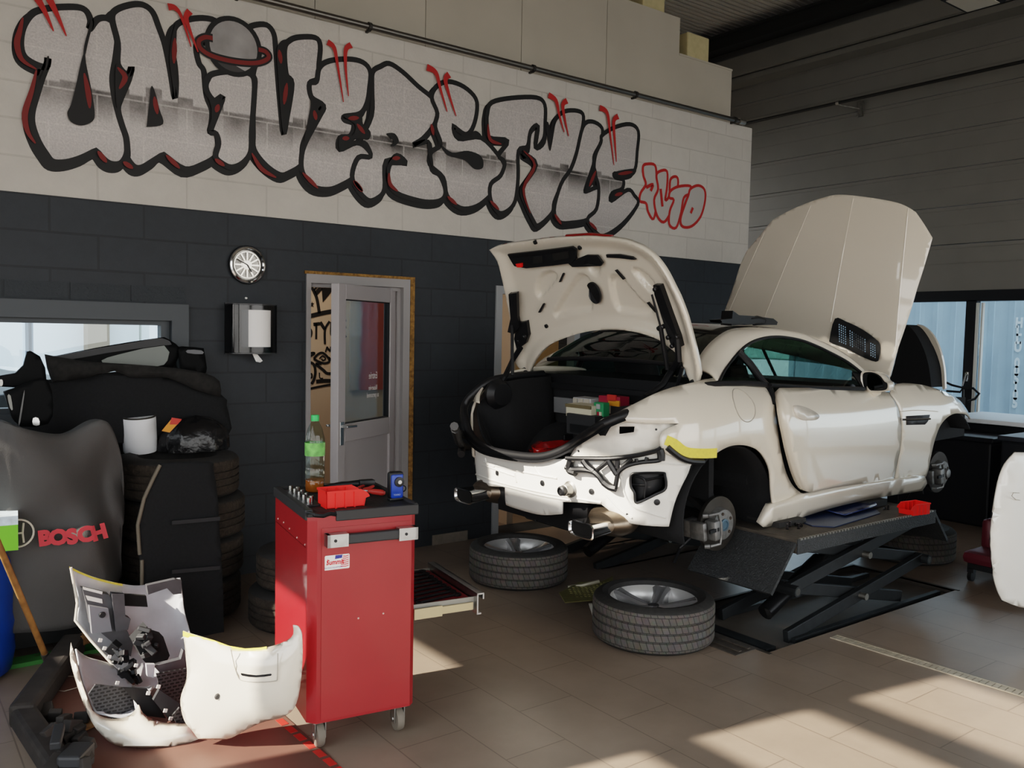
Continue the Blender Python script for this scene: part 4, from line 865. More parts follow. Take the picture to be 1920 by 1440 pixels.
# ---- boot: opening, felt tub, seal, deck
SP = [(1296,727,1,-.66),(1240,750,1,-.655),(1185,771,1,-.645),(1135,793,1,-.63),(1095,818,0,-.668),(1055,844,0,-.695),(1012,857,0,-.715),(955,852,0,-.72),(908,840,0,-.71),(883,816,0,-.69),(873,787,0,-.67),(871,762,0,-.62),(888,738,0,-.57),(930,711,0,-.44)]
OPEN = sm([tuple(cpl(*p)) for p in SP]+[(-.05,.66,.985)], 4, False); RE = OPEN
b = MB(); b.tube(OPEN, .025, 10); obj('boot_seal', b, BLACK, car, smooth=True, world=False)
b = MB(); n = len(OPEN)
b.mesh([(p[0]*.93,p[1]*.90,p[2]-.012) for p in OPEN]+[(p[0]*.72 if i not in (0, n-1) else p[0], p[1]*.78, .37) for i, p in enumerate(OPEN)], [(i, i+1, n+i+1, n+i) for i in range(n-1)])
b.poly([(p[0]*.72, p[1]*.78, .37) for p in OPEN]); b.box((-.02,-.72,.36),(.02,.72,.93)); obj('boot_lining', b, BLACKM, car, smooth=True, world=False, solid=.012)
b = MB(); GC = Vector((-.25,0,.8)); vo = []
for p in OPEN:
    q = Vector(p); d_ = Vector((q.x-GC.x, q.y-GC.y, 0)).normalized(); vo.append(tuple(q+d_*.032+Vector((0,0,-.028))))
n = len(OPEN); b.mesh(list(OPEN)+vo, [(i, i+1, n+i+1, n+i) for i in range(n-1)])
obj('boot_gutter', b, BLACK, car, smooth=True, world=False)
b = MB(); b.box((-.02,-.70,.925),(.36,.80,.99)); b.box((-.06,-.66,.90),(.02,.66,.93)); obj('rear_deck', b, BLACK, car, world=False)
b = MB(); b.box((-.05,-.55,.74),(-.02,.55,.84)); obj('boot_bulkhead', b, mat('grey_bulkhead', '#6f7072', .5), car, world=False)

# ---- boot lid, open
LP, LV = Vector((-.12,0,.965)), Vector((-.366,0,.931)); LN = Vector((-.931,0,-.366))
def lid(cr, p): q = cpp(*px(cr, p), LP, LN); return (q.y, (q-LP).dot(LV))
def segd(p, a, b_):
    ax, ay = a; bx, by = b_; dx, dy = bx-ax, by-ay; L2 = dx*dx+dy*dy or 1e-12; t = max(0, min(1, ((p[0]-ax)*dx+(p[1]-ay)*dy)/L2)); return math.hypot(p[0]-ax-dx*t, p[1]-ay-dy*t)
def pdist(p, poly, closed=True): return min(segd(p, poly[i], poly[(i+1) % len(poly)]) for i in range(len(poly) if closed else len(poly)-1))
def sst(x): x = max(0, min(1, x)); return x*x*(3-2*x)
LO = [lid('l', p) for p in [(262,134),(262,134),(330,112),(520,90),(700,74),(900,70),(1050,80),(1180,110),(1290,170),(1370,260),(1430,360),(1490,480),(1540,620),(1580,780),(1603,900),(1600,960),(1570,1030),(1570,1030),(1530,950),(1475,830),(1400,765),(1300,710),(1150,675),(1000,665),(850,680),(730,712),(630,755),(565,815),(530,880),(510,942),(510,942),(445,880),(430,830),(415,740),(400,600),(370,450),(340,320),(310,210)]]
LS = sm(LO, 3)
feat = [sm([lid('l', p) for p in f], 3) for f in ([(630,575),(760,350),(830,340),(860,420),(860,530),(840,550),(720,565)],[(985,360),(1040,335),(1100,390),(1180,480),(1270,570),(1100,560),(1020,535)],[(520,420),(540,330),(600,300),(640,330),(600,400),(545,460)],[(1135,290),(1200,300),(1270,360),(1290,440),(1220,390)],[(830,270),(870,250),(910,270),(890,320)])]
def lidh(p):
    d = pdist(p, LS); h = -.030*sst(d/.085)
    for f in feat:
        q = pdist(p, f); h += -.026*sst(.5+(q if inside(p, f) else -q)/.02)
    # bowed outer skin
    h += -.05*(1-(p[0]/.75)**2) if abs(p[0]) < .75 else 0
    return h
def lidp(y, s, h=0): q = LP+LV*s+LN*(h+lidh((y, s))); q.y = y; return q
V, Fs = cdt(LS, (), .0155)
b = MB(); b.mesh([tuple(lidp(y, s)) for y, s in V], Fs); 
for fc in b.bm.faces: fc.normal_update()
if sum(fc.normal.dot(LN) for fc in b.bm.faces) < 0: bmesh.ops.reverse_faces(b.bm, faces=b.bm.faces[:])
b.keep = True
bl = obj('boot_lid', b, WHITE, car, smooth=True, world=False, solid=.03, angle=70)
def lidplate(name, cr, polys, m, h=.006, par=bl, th=.012):
    b = MB()
    for p in polys:
        q = [lid(cr, t) for t in p]; Vv, Ff = cdt(q, (), .03); A_ = [b.bm.verts.new(lidp(y, s, h)) for y, s in Vv]
        for f in Ff: b.bm.faces.new([A_[i] for i in f])
    return obj(name, b, m, par, world=False, solid=th)
lt = lidplate('latch_trim', 'l', [[(372,165),(560,150),(770,124),(790,145),(785,205),(760,235),(640,250),(480,262),(410,245),(392,215)]], BLACK, .022)
lidplate('latch_trim', 'l', [[(735,240),(800,205),(850,185),(920,185),(958,235),(945,255),(760,263)]], BLACK, .018)
lidplate('light_slot', 'l', [[(972,185),(1060,182),(1150,195),(1175,212),(1150,213),(1060,206),(978,204)]], BLACK, .008)
for pp_ in ([(525,190),(578,182),(582,225),(530,235)],[(640,170),(740,155),(745,200),(650,218)]): lidplate('latch_recess', 'l', [pp_], mat('hole_black', '#141312'), .030, lt)
lidplate('warning_tab', 'l', [[(425,228),(460,225),(462,250),(435,250)]], REDPL, .034, lt)
for pp_ in ([(668,362),(692,305),(699,310),(678,362)],[(1030,285),(1040,283),(1094,342),(1086,346)],[(548,550),(576,495),(584,500),(560,552)],[(1246,490),(1256,487),(1312,548),(1304,552)]): lidplate('vent_slot', 'l', [pp_], BLACK, .008)
b = MB(); c_ = lid('l', (899,430)); b.bm.faces.new([b.bm.verts.new(lidp(c_[0]+.052*math.cos(a*PI/12), c_[1]+.066*math.sin(a*PI/12), .034)) for a in range(24)]); obj('rubber_grommet', b, BLACK, bl, world=False, solid=.012)
b = MB()
for p in ((590,645),(1320,658),(487,903),(368,187),(530,98),(1565,985),(790,145)):
    c_ = lid('l', p); q = lidp(*c_); M = LN.to_track_quat('Z','Y').to_matrix().to_4x4(); M.translation = q; b.lathe([(.014,-.005),(.013,.01),(.005,.014)], M, 12)
obj('rubber_buffer', b, BLACK, bl, smooth=True, world=False)
# hinges and struts
def lq(p, h=.03, cr='l'): c_ = lid(cr, p); return lidp(*c_, h)
b = MB()
for a_, c_, w in (((395,405),(430,400),0),):
    pass
for P in ([(398,410),(440,405),(450,560),(462,620),(440,660),(415,640),(420,560)],[(440,610),(490,600),(505,690),(490,740),(450,770),(435,700)]):
    q = [lid('l', t) for t in P]; A_ = [b.bm.verts.new(lidp(y, s, .03)) for y, s in q]; b.bm.faces.new(A_)
hl = obj('boot_hinge', b, BLACK, car, world=False, solid=.03)
b = MB(); b.tube([lq((465,760),.03), lq((440,830),.04), tuple(cpl(*px('l', (360,960)), 1, .60)), tuple(cpl(*px('l', (300,1060)), 1, .60))], .018, 8); b.tube([lq((430,600),.05), tuple(cpl(*px('l', (415,940)), 1, .60))], .010, 8); obj('hinge_arm', b, BLACK, hl, smooth=True, world=False)
b = MB(); b.lathe([(.09,-.04),(.10,0),(.07,.04)], Matrix.Translation(cpl(*px('l', (330,1060)), 1, .60)) @ Matrix.Rotation(PI/2,4,'X'), 16); b.lathe([(.06,-.03),(.07,0),(.04,.03)], Matrix.Translation(cpl(*px('l', (440,1070)), 1, .60)) @ Matrix.Rotation(PI/2,4,'X'), 16); obj('hinge_motor', b, BLACK, hl, smooth=True, world=False)
b = MB()
for P in ([(1302,368),(1348,366),(1420,560),(1470,690),(1490,760),(1430,740),(1385,660),(1340,520),(1310,430)],):
    q = [lid('l', t) for t in P]; b.bm.faces.new([b.bm.verts.new(lidp(y, s, .03)) for y, s in q])
hr = obj('boot_hinge', b, BLACK, car, world=False, solid=.03)
b = MB(); e = tuple(cpl(*px('l', (1270,1080)), 1, -.56)); b.tube([lq((1475,700),.04), lq((1500,830),.04), tuple(cpl(*px('l', (1440,900)), 1, -.56)), tuple(cpl(*px('l', (1380,1000)), 1, -.56)), e], .018, 8); b.tube([lq((1310,420),.05), lq((1370,640),.05)], .006, 8); b.tube([lq((1365,620),.05), tuple(cpl(*px('l', (1410,900)), 1, -.56))], .013, 8); b.tube([lq((1520,880),.03), tuple(cpl(*px('l', (1460,1040)), 1, -.60))], .010, 8); obj('hinge_arm', b, BLACK, hr, smooth=True, world=False)
b = MB()
for p in ((1330,388),(1375,630),(1415,695),(1450,745),(1475,690),(408,420),(460,715),(490,690)):
    q = lq(p, .045); M = LN.to_track_quat('Z','Y').to_matrix().to_4x4(); M.translation = q; b.lathe([(.014,-.01),(.013,.008),(.008,.012)], M, 8)
objs('hinge_bolt', b, mat('dark_bolt', '#3a3a3c', .35, metal=.8), hr, smooth=True, world=False)
# red spoiler lamp edge on the lid's top
b = MB(); b.tube([lidp(*lid('l', (700,74)), -.03), lidp(*lid('l', (850,66)), -.035), lidp(*lid('l', (1000,76)), -.03)], .012, 8); obj('brake_light', b, mat('red_lens', '#7c1512', .2), bl, smooth=True, world=False)

# ---- bonnet, open
HP, HV = Vector((1.88,0,.95)), Vector((.10,0,.995)); HN = Vector((-.995,0,.10))
def hd(p, cr='g'): q = cpp(*px(cr, p), HP, HN); return (q.y, (q-HP).dot(HV))
HO = sm([hd(p) for p in [(185,705),(185,705),(230,570),(270,420),(310,335),(310,335),(400,250),(480,165),(480,165),(600,108),(740,60),(840,32),(900,28),(980,34),(1100,49),(1200,68),(1260,92),(1300,120),(1300,120),(1340,190),(1376,262),(1376,262),(1360,330),(1330,450),(1300,560),(1270,680),(1230,820),(1190,950),(1155,1070),(1140,1090),(1140,1090),(1080,1080),(950,1040),(800,1000),(500,930),(180,880),(180,880)]], 3)
CRE = [((430,240),(230,690)),((720,90),(450,750)),((965,50),(840,760)),((1262,100),(1190,900))]
CL = [(hd(a), hd(c)) for a, c in CRE]
def hb(y, s):
    ys = sorted([(a[0]+(c[0]-a[0])*(s-a[1])/(c[1]-a[1]), h) for (a, c), h in zip(CL, (.045,.095,.095,.045))], reverse=True)
    y0, y1 = ys[0][0]+.25, ys[-1][0]-.16; tab = [(y1, -.03)]+ys[::-1]+[(y0, -.05)]
    return lerp1(y, tab) - .03*(s-.6)**2
VEN = sm([hd(p) for p in [(875,750),(930,765),(1010,805),(1080,858),(1102,890),(1098,950),(1080,982),(1000,950),(920,905),(850,880),(846,858)]], 3)
def hpt(y, s, h=0): q = HP+HV*s+HN*(hb(y, s)+h); q.y = y; return q
V, Fs = cdt(HO, [VEN], .025)
b = MB(); b.mesh([tuple(hpt(y, s)) for y, s in V], Fs)
for fc in b.bm.faces: fc.normal_update()
if sum(fc.normal.dot(HN) for fc in b.bm.faces) < 0: bmesh.ops.reverse_faces(b.bm, faces=b.bm.faces[:])
b.keep = True
bon = obj('bonnet', b, WHITE, car, smooth=True, world=False, solid=.025, angle=25)
for a, c in CL:
    b = MB(); b.tube([tuple(hpt(a[0]+(c[0]-a[0])*k/14, a[1]+(c[1]-a[1])*k/14, -.0030)) for k in range(15)], .005, 8); obj('bonnet_crease', b, WHITE, bon, smooth=True, world=False)
holes = []
def cell(x, y, w=9, h=11): return [hd(t) for t in ((x,y),(x+w,y+3),(x+w-1,y+h+3),(x-1,y+h))]
for i in range(4):
    for j in range(8):
        x, y = 888+i*11, 772+i*5+j*13.5
        if y < 868+i*6: holes.append(cell(x, y, 6, 8))
for i in range(8):
    for j in range(8):
        x, y = 946+i*11.5, 808+i*7+j*13.5
        if y < 890+i*6.5: holes.append(cell(x, y, 6, 8))
for i in range(3):
    for j in range(6):
        x, y = 1058+i*11, 878+i*6+j*13.5
        if y < 950+i*4: holes.append(cell(x, y, 6, 8))
holes = [h for h in holes if all(inside(p, VEN) for p in h)]
VE2 = [(p[0]+(p[0]-sum(q[0] for q in VEN)/len(VEN))*.06, p[1]+(p[1]-sum(q[1] for q in VEN)/len(VEN))*.06) for p in VEN]
V, Fs = cdt(VE2, holes); b = MB(); b.mesh([tuple(hpt(y, s, .004)) for y, s in V], Fs); obj('bonnet_vent', b, BLACK, bon, world=False, solid=.01)
b = MB(); b.bar((1.72,-.60,.86),(1.90,-.60,.98),.03,.03); b.bar((1.72,.60,.86),(1.90,.60,.98),.03,.03); b.tube([(2.5,.62,.78),hpt(.60,.55,-.03)],.012,8); obj('bonnet_hinge', b, BLACK, bon, world=False)
# ================================================================== LIFT, WHEELS
def quad_strip(b, A_, B_):
    v = [b.bm.verts.new(p) for p in list(A_)+list(B_)]; n = len(A_)
    for i in range(n-1): b.bm.faces.new((v[i], v[i+1], v[n+i+1], v[n+i]))
TREADPLATE = mat('tread_plate', '#3a3c3d', .5, metal=.3, noise=.3, nscale=60, bump=.8, bscale=120)
lift = thing('scissor_lift', 'dark grey scissor lift platform with folded-down ramp under the near side of the car', 'car lift', (4.6, 2.93, 0))
X0, X1, Y0, Y1, ZT = 3.90, 5.34, 2.66, 3.22, .545
b = MB(); b.box((X0,Y0,ZT-.075),(X1,Y1,ZT), bev=.004); pf = obj('platform', b, mat('worn_platform', '#4a443d', .6, noise=.35, nscale=12, bump=.3), lift)
b = MB(); b.box((X0,Y0-.006,ZT-.078),(X1,Y0-.0005,ZT+.004)); obj('platform_edge', b, TREADPLATE, pf)
b = MB()
for i in range(48): b.box((X0+.02+i*.029,Y0-.010,ZT-.004),(X0+.038+i*.029,Y0+.004,ZT+.0065))
o = obj('edge_teeth', b, STEEL, pf); o['kind'] = 'stuff'
b = MB(); b.bar((X0-.005,(Y0+Y1)/2,ZT-.02),(X0-.20,(Y0+Y1)/2,.285),Y1-Y0,.018); obj('ramp_flap', b, TREADPLATE, lift)
b = MB(); b.bar((X1+.005,(Y0+Y1)/2,ZT-.02),(X1+.18,(Y0+Y1)/2,.33),Y1-Y0,.018); obj('ramp_flap', b, TREADPLATE, lift)
for y, sgn in ((Y0+.06,1),(Y1-.06,-1)):
    for nm, a, c, dy in (('lower_arm',(3.92,.005),(5.30,.235),0),('lower_arm',(5.16,.005),(3.93,.265),.05),('upper_arm',(5.30,.235),(4.0,.485),.05),('upper_arm',(3.93,.265),(5.20,.485),0)):
        b = MB(); b.bar((a[0],y+sgn*dy,a[1]),(c[0],y+sgn*dy,c[1]),.035,.068,bev=.004); obj(nm, b, DARKMETAL, lift)
    b = MB()
    for x, z in ((4.60,.12),(4.62,.36),(3.93,.262),(5.30,.237)): b.tube([(x,y-.06,z),(x,y+.09,z)],.020,12)
    obj('pivot_pin', b, STEEL, lift, smooth=True)
b = MB(); b.box((3.70,Y0+.02,-.034),(3.78,Y1-.02,-.005)); b.tube([(3.93,Y0,.262),(3.93,Y1,.262)],.03,10); b.tube([(5.30,Y0,.237),(5.30,Y1,.237)],.03,10); b.box((3.95,Y0+.02,-.03),(5.5,Y0+.05,.0)); b.box((3.95,Y1-.05,-.03),(5.5,Y1-.02,.0)); obj('base_frame', b, DARKMETAL, lift)
b = MB(); b.tube([(4.05,2.95,.05),(4.55,2.95,.28)],.045,14); b.tube([(4.55,2.95,.28),(4.95,2.95,.46)],.026,12); obj('hydraulic_ram', b, mat('black_ram', '#1a1b1d', .35, metal=.4), lift, smooth=True)
for l_, h_ in (((4.05,2.88,ZT),(4.30,3.10,ZT+.03)),((5.02,2.92,ZT),(5.24,3.15,ZT+.04))): b = MB(); b.box(l_, h_); obj('lifting_pad', b, RUBBER, lift)
lift2 = dup(lift, 'dark grey scissor lift platform under the far side of the car, towards the block wall', M=Matrix.Translation((4.66, 4.50, .0)), group=None)

# ---- wheels
TREAD = bpy.data.materials.new('tyre_tread'); TREAD.use_nodes = True
def _tread():
    nt = TREAD.node_tree; b = nt.nodes['Principled BSDF']; N = nt.nodes.new; L = nt.links.new
    tc = N('ShaderNodeTexCoord'); sp = N('ShaderNodeSeparateXYZ'); L(tc.outputs['Object'], sp.inputs[0])
    at_ = N('ShaderNodeMath'); at_.operation = 'ARCTAN2'; L(sp.outputs['Y'], at_.inputs[0]); L(sp.outputs['X'], at_.inputs[1])
    m_ = N('ShaderNodeMath'); m_.operation = 'MULTIPLY'; m_.inputs[1].default_value = .32; L(at_.outputs[0], m_.inputs[0])
    wv = N('ShaderNodeMath'); wv.operation = 'MULTIPLY_ADD'; wv.inputs[1].default_value = .35; L(sp.outputs['Z'], wv.inputs[0]); L(m_.outputs[0], wv.inputs[2])
    cb = N('ShaderNodeCombineXYZ'); L(wv.outputs[0], cb.inputs[0]); zz = N('ShaderNodeMath'); zz.operation = 'SUBTRACT'; zz.inputs[1].default_value = .034; L(sp.outputs['Z'], zz.inputs[0]); L(zz.outputs[0], cb.inputs[1])
    br = N('ShaderNodeTexBrick'); br.inputs['Scale'].default_value = 1; br.inputs['Brick Width'].default_value = .034; br.inputs['Row Height'].default_value = .04175; br.inputs['Mortar Size'].default_value = .0017; br.inputs['Mortar Smooth'].default_value = .2; br.offset = .5
    br.inputs['Color1'].default_value = srgb('#54504c'); br.inputs['Color2'].default_value = srgb('#4b4844'); br.inputs['Mortar'].default_value = srgb('#252322'); L(cb.outputs[0], br.inputs['Vector'])
    n = N('ShaderNodeTexNoise'); n.inputs['Scale'].default_value = 30; L(tc.outputs['Object'], n.inputs['Vector'])
    mx = N('ShaderNodeMix'); mx.data_type = 'RGBA'; mx.blend_type = 'OVERLAY'; mx.inputs[0].default_value = .3; L(br.outputs['Color'], mx.inputs[6]); L(n.outputs['Color'], mx.inputs[7]); L(mx.outputs[2], b.inputs['Base Color'])
    iv = N('ShaderNodeMath'); iv.operation = 'SUBTRACT'; iv.inputs[0].default_value = 1; L(br.outputs['Fac'], iv.inputs[1])
    bp = N('ShaderNodeBump'); bp.inputs['Distance'].default_value = .006; L(iv.outputs[0], bp.inputs['Height']); L(bp.outputs['Normal'], b.inputs['Normal']); b.inputs['Roughness'].default_value = .8
_tread()
def tyre_bm(R, W, ri, bulge=.012):
    b = MB(); h = W/2; sh = .022
    prof = [(ri,.02),(ri+.01,.004),(ri+(R-ri)*.45,-bulge*.3),(R-sh,.006),(R-.006,.02),(R,.034)]
    g = []
    for k in (.25,.5,.75): zc = .034+(W-.068)*k; g += [(R,zc-.006),(R-.009,zc-.004),(R-.009,zc+.004),(R,zc+.006)]
    up = [(r, W-z) for r, z in prof[::-1]]
    b.lathe(prof+g+up+[(ri-.004, W-.03),(ri-.004,.03)], None, 56, closed=True)
    for f in b.bm.faces:
        if all(math.hypot(v.co.x, v.co.y) > R-.0095 and .018 < v.co.z < W-.018 for v in f.verts): f.material_index = 1
    return b
def make_wheel(label, loc, rz, group=None):
    t = thing('alloy_wheel', label, 'car wheel', loc, rz, group); W = .235; R = .322; ri = .232
    o = obj('tyre', tyre_bm(R, W, ri), [RUBBER, TREAD], t, smooth=True, world=False, angle=30)
    SIL = mat('alloy_silver', '#c2c1bf', .3, metal=.45, noise=.05)
    b = MB(); b.lathe([(ri+.004,.02),(ri-.008,.05),(ri-.03,.07),(ri-.034,.16),(ri-.012,.195),(ri-.006,.205),(ri+.004,.217),(ri+.008,.217),(ri+.008,.02)], None, 56, closed=True)
    rim = obj('rim', b, SIL, t, smooth=True, world=False)
    for k in range(5):
        a = 2*PI*k/5+.35; b = MB(); ca, sa = math.cos(a), math.sin(a)
        def P(r, tt, z): return (ca*r-sa*tt, sa*r+ca*tt, z)
        secs = [(.02,.020,.170,.11),(.06,.030,.174,.115),(.11,.031,.184,.12),(.16,.036,.196,.125),(.20,.044,.207,.13),(.224,.056,.213,.14)]
        rr = []
        for r, w, zt, zb in secs: rr.append([b.bm.verts.new(P(r, tt, z)) for tt, z in ((-w,zb),(-w,zt-.012),(-w*.55,zt),(0,zt-.006),(w*.55,zt),(w,zt-.012),(w,zb))])
        for A_, B_ in zip(rr, rr[1:]):
            for i in range(6): b.bm.faces.new((A_[i], A_[i+1], B_[i+1], B_[i]))
        obj('spoke', b, mat('alloy_face', '#a5a4a5', .26, metal=.6), t, smooth=True, world=False, angle=25)
    b = MB(); b.lathe([(.075,.10),(.072,.150),(.055,.160),(.036,.158),(.034,.166),(.028,.172),(.001,.173)], None, 30); obj('hub_cap', b, mat('dark_alloy', '#77767a', .35, metal=.8), t, smooth=True, world=False)
    b = MB()
    for k in range(5):
        a = 2*PI*k/5+.35+PI/5; b.lathe([(.011,.12),(.011,.1575)], TR(.056*math.cos(a), .056*math.sin(a)), 10)
    obj('bolt_hole', b, mat('hole_black', '#141312'), t, world=False)
    b = MB(); b.lathe([(ri-.03,.045),(.02,.045)], None, 40, capb=False); b.lathe([(.2,.03),(.2,.045)], None, 30, capb=False, capt=False); obj('rim_barrel', b, mat('grey_barrel', '#5c5b5a', .5, metal=.6), t, smooth=True, world=False)
    return t
whl = make_wheel('alloy wheel lying flat on the tiles, the one right in front of the lift ramp', (3.34,3.14,0), .2)
dup(whl, 'alloy wheel lying flat on the floor below the exhaust tips, nearer the block wall', M=TR(3.40,4.40,0,rz=.75))
dup(whl, 'alloy wheel lying flat in the shadow under the far end of the lift', M=TR(6.2,3.28,0,rz=1.4))

# ================================================================== TOOL TROLLEY AND WHAT STANDS ON IT
TL = Matrix.Translation((1.308,2.962,0)) @ Matrix.Rotation(math.radians(-9),4,'Z')
tro = thing('tool_trolley', 'red metal tool trolley with a black mat on top and one drawer pulled out', 'tool trolley', (1.308,2.962,0), math.radians(-9))
W_, D_, ZB_, ZT_ = .425, .55, .115, .905
b = MB(); q = [(0,.03),(.03,0),(W_-.02,0),(W_,.02),(W_,D_),(0,D_)]
b.prism(q, ZB_, ZT_, axis=2); bd_ = obj('cabinet', b, RED, tro, world=False)
b = MB(); b.box((.0465,-.003,ZB_+.012),(W_-.022,.0,ZT_-.045)); obj('side_panel', b, mat('faded_red_panel', '#972a2b', .4, coat=.25, noise=.07, nscale=5), tro, world=False)
b = MB(); b.box((-.0025,.05,ZT_-.125),(.0,D_-.01,ZT_-.123))
obj('panel_seam', b, mat('dark_red_seam', '#6d1214', .5), tro, world=False)
b = MB()
for y, z in ((.50,.80),(.40,.805),(.30,.80),(.18,.79),(.06,.79)): b.lathe([(.004,0),(.003,.002)], TR(-.0005,y,z,ry=-PI/2), 8)
for x, z in ((.19,.50),(.29,.505)): b.lathe([(.004,0),(.003,.002)], TR(x,-.0035,z,rx=PI/2), 8)
obj('rivet', b, mat('pale_rivet', '#c9a79e', .4), tro, world=False)
b = MB(); b.box((-.006,-.004,ZT_),(W_+.004,D_+.006,ZT_+.012)); mt_ = obj('top_tray', b, mat('black_rubber_mat', '#232323', .7, noise=.15, nscale=40, bump=.4), tro, world=False)
b = MB(); b.box((-.008,.03,ZT_-.018),(.022,D_+.008,ZT_+.022),bev=.004); b.box((.10,-.008,ZT_-.022),(W_+.006,.012,ZT_+.018),bev=.004); b.box((W_-.012,.0,ZT_+.005),(W_+.006,D_,ZT_+.022),bev=.004); b.box((0,D_-.012,ZT_+.005),(W_,D_+.008,ZT_+.022),bev=.004); obj('tray_rim', b, mat('black_vinyl', '#2b2b2c', .55), tro, world=False)
b = MB(); b.tube([(.0,.03,ZT_+.01),(.02,-.005,ZT_+.008),(.05,-.008,ZT_+.004),(.075,-.004,ZT_+.010),(.10,.0,ZT_+.004)],.009,6); obj('torn_edge', b, BLACK, tro, world=False)
b = MB(); b.box((.10,-.045,.800),(.37,-.018,.838),bev=.006); hd_ = obj('push_handle', b, mat('dark_grey_handle', '#2e2f31', .5), tro, world=False)
for x0_, x1_ in ((.055,.135),(.335,.412)):
    b = MB(); b.box((x0_,-.050,.795),(x1_,-.012,.843)); b.box((x0_,-.05,.795),(x0_+.012,0,.843)) if x0_ < .1 else b.box((x1_-.012,-.05,.795),(x1_,0,.843)); c_ = obj('handle_bracket', b, ALU, hd_, world=False)
    b = MB(); b.lathe([(.006,0),(.006,.002)], TR((x0_+x1_)/2-.01,-.050,.820,rx=PI/2), 12); obj('bracket_screw', b, BLACK, c_, world=False)
# sticker
def stick(x, z): return (.055+x*.098, -.0042, .70+z*.055)
b = MB(); b.prism(sm([(.058,.700),(.058,.700),(.150,.700),(.153,.703),(.153,.752),(.150,.755),(.061,.755),(.058,.752)],1), -.0038, -.0030, axis=1); st = obj('sticker', b, mat('white_sticker', '#eeeae6', .4), tro, world=False)
TI = tro.matrix_basis
text_mesh('sticker_lettering', 'Summit', .026, mat('sticker_red', '#d3272b', .4), TI @ Matrix.Translation((.097,-.0042,.728)) @ Matrix.Rotation(PI/2,4,'X'), st, ext=.0002, shear=.2, off=.0008, sx=.85)
b = MB(); b.poly([stick(.08,.25),stick(.12,.55),stick(.09,.55),stick(.16,.85),stick(.14,.62),stick(.18,.62)]); obj('sticker_bolt', b, mat('sticker_red', '#d3272b'), st, world=False)
text_mesh('sticker_lettering', 'RACING EQUIPMENT', .0075, mat('sticker_blue', '#2b3186', .4), TI @ Matrix.Translation((.092,-.0042,.708)) @ Matrix.Rotation(PI/2,4,'X'), st, ext=.0002)
b = MB(); b.poly([stick(.42,.72),stick(.70,.76),stick(.72,.98),stick(.44,.98)]); obj('sticker_canton', b, mat('sticker_blue', '#2b3186'), st, world=False)
b = MB()
for k in range(6):
    z = .9-k*.14; b.poly([stick(.74-.02*k,z-.05),stick(.85,z-.08),stick(.97,z-.02),stick(.97,z+.04),stick(.85,z-.02),stick(.74-.02*k,z+.01)])
obj('sticker_stripes', b, mat('sticker_red', '#d3272b'), st, world=False)
# castors
for x, y in ((.055,.05),(.375,.05),(.055,.50),(.375,.50)):
    b = MB(); b.box((x-.03,y-.03,.105),(x+.03,y+.03,.115)); b.box((x-.022,y-.02,.04),(x-.018,y+.025,.106)); b.box((x+.018,y-.02,.04),(x+.022,y+.025,.106)); cs = obj('castor', b, STEEL, tro, world=False)
    b = MB(); b.lathe([(.012,-.016),(.046,-.014),(.05,0),(.046,.014),(.012,.016)], TR(x,y+.005,.05,ry=PI/2), 24); obj('castor_wheel', b, mat('grey_castor_rubber', '#6d655b', .7), cs, smooth=True, world=False)
    b = MB(); b.tube([(x-.025,y+.005,.05),(x+.025,y+.005,.05)],.01,8); obj('castor_axle', b, ALU, cs, world=False)
# pulled-out drawer on the right
dz = .455
b = MB(); b.box((W_+.002,.03,dz),(W_+.27,.036,dz+.055)); b.box((W_+.002,.505,dz),(W_+.27,.511,dz+.055)); b.box((W_+.002,.03,dz),(W_+.27,.511,dz+.004)); dr = obj('drawer', b, mat('grey_drawer_steel', '#8b8982', .45, metal=.5), tro, world=False)
b = MB(); b.box((W_+.27,.0,dz-.01),(W_+.276,.53,dz+.075)); b.box((W_+.27,.0,dz+.07),(W_+.30,.53,dz+.076)); b.box((W_+.296,.0,dz+.05),(W_+.302,.53,dz+.076)); b.box((W_+.27,.0,dz-.012),(W_+.29,.53,dz-.006)); obj('drawer_front', b, ALU, dr, world=False)
b = MB(); b.box((W_+.0,.016,dz+.006),(W_+.26,.028,dz+.036)); b.box((W_+.0,.010,dz-.0),(W_+.12,.018,dz+.042)); obj('drawer_slide', b, mat('zinc_slide', '#b7a988', .4, metal=.6), dr, world=False)
b = MB(); b.box((W_+.004,.04,dz+.030),(W_+.262,.27,dz+.046)); b.box((W_+.004,.275,dz+.030),(W_+.262,.5,dz+.046)); obj('tool_insert', b, mat('dark_red_tool_tray', '#7c1c26', .5), dr, world=False)
for k in range(9):
    s_ = thing('spanner', 'black combination spanner in the pulled-out trolley drawer', 'spanner', (0,0,0), 0, 'spanners laid in the open drawer') if k == 0 else s_
    y = .06+.022*k+(.03 if k > 4 else 0)
    if k == 0:
        b = MB(); b.tube([(0,0,0),(.10,.012,0),(.17,.016,0)],.006,6); b.lathe([(.008,-.004),(.016,-.004),(.016,.004),(.008,.004)], TR(.18,.017,0), 14, closed=True); b.lathe([(.008,-.004),(.014,-.004),(.014,.004),(.008,.004)], TR(-.01,0,0), 14, closed=True)
        obj('shaft', b, mat('black_oxide', '#242123', .35, metal=.7), s_, world=False)
    r_ = s_ if k == 0 else dup(s_)
    r_.matrix_basis = TL @ TR(W_+.045, .055+.048*k, dz+.053, rz=.12)

def on_top(px_, py_, z=ZT_+.012): p = at(px_, py_, 2, z); return p
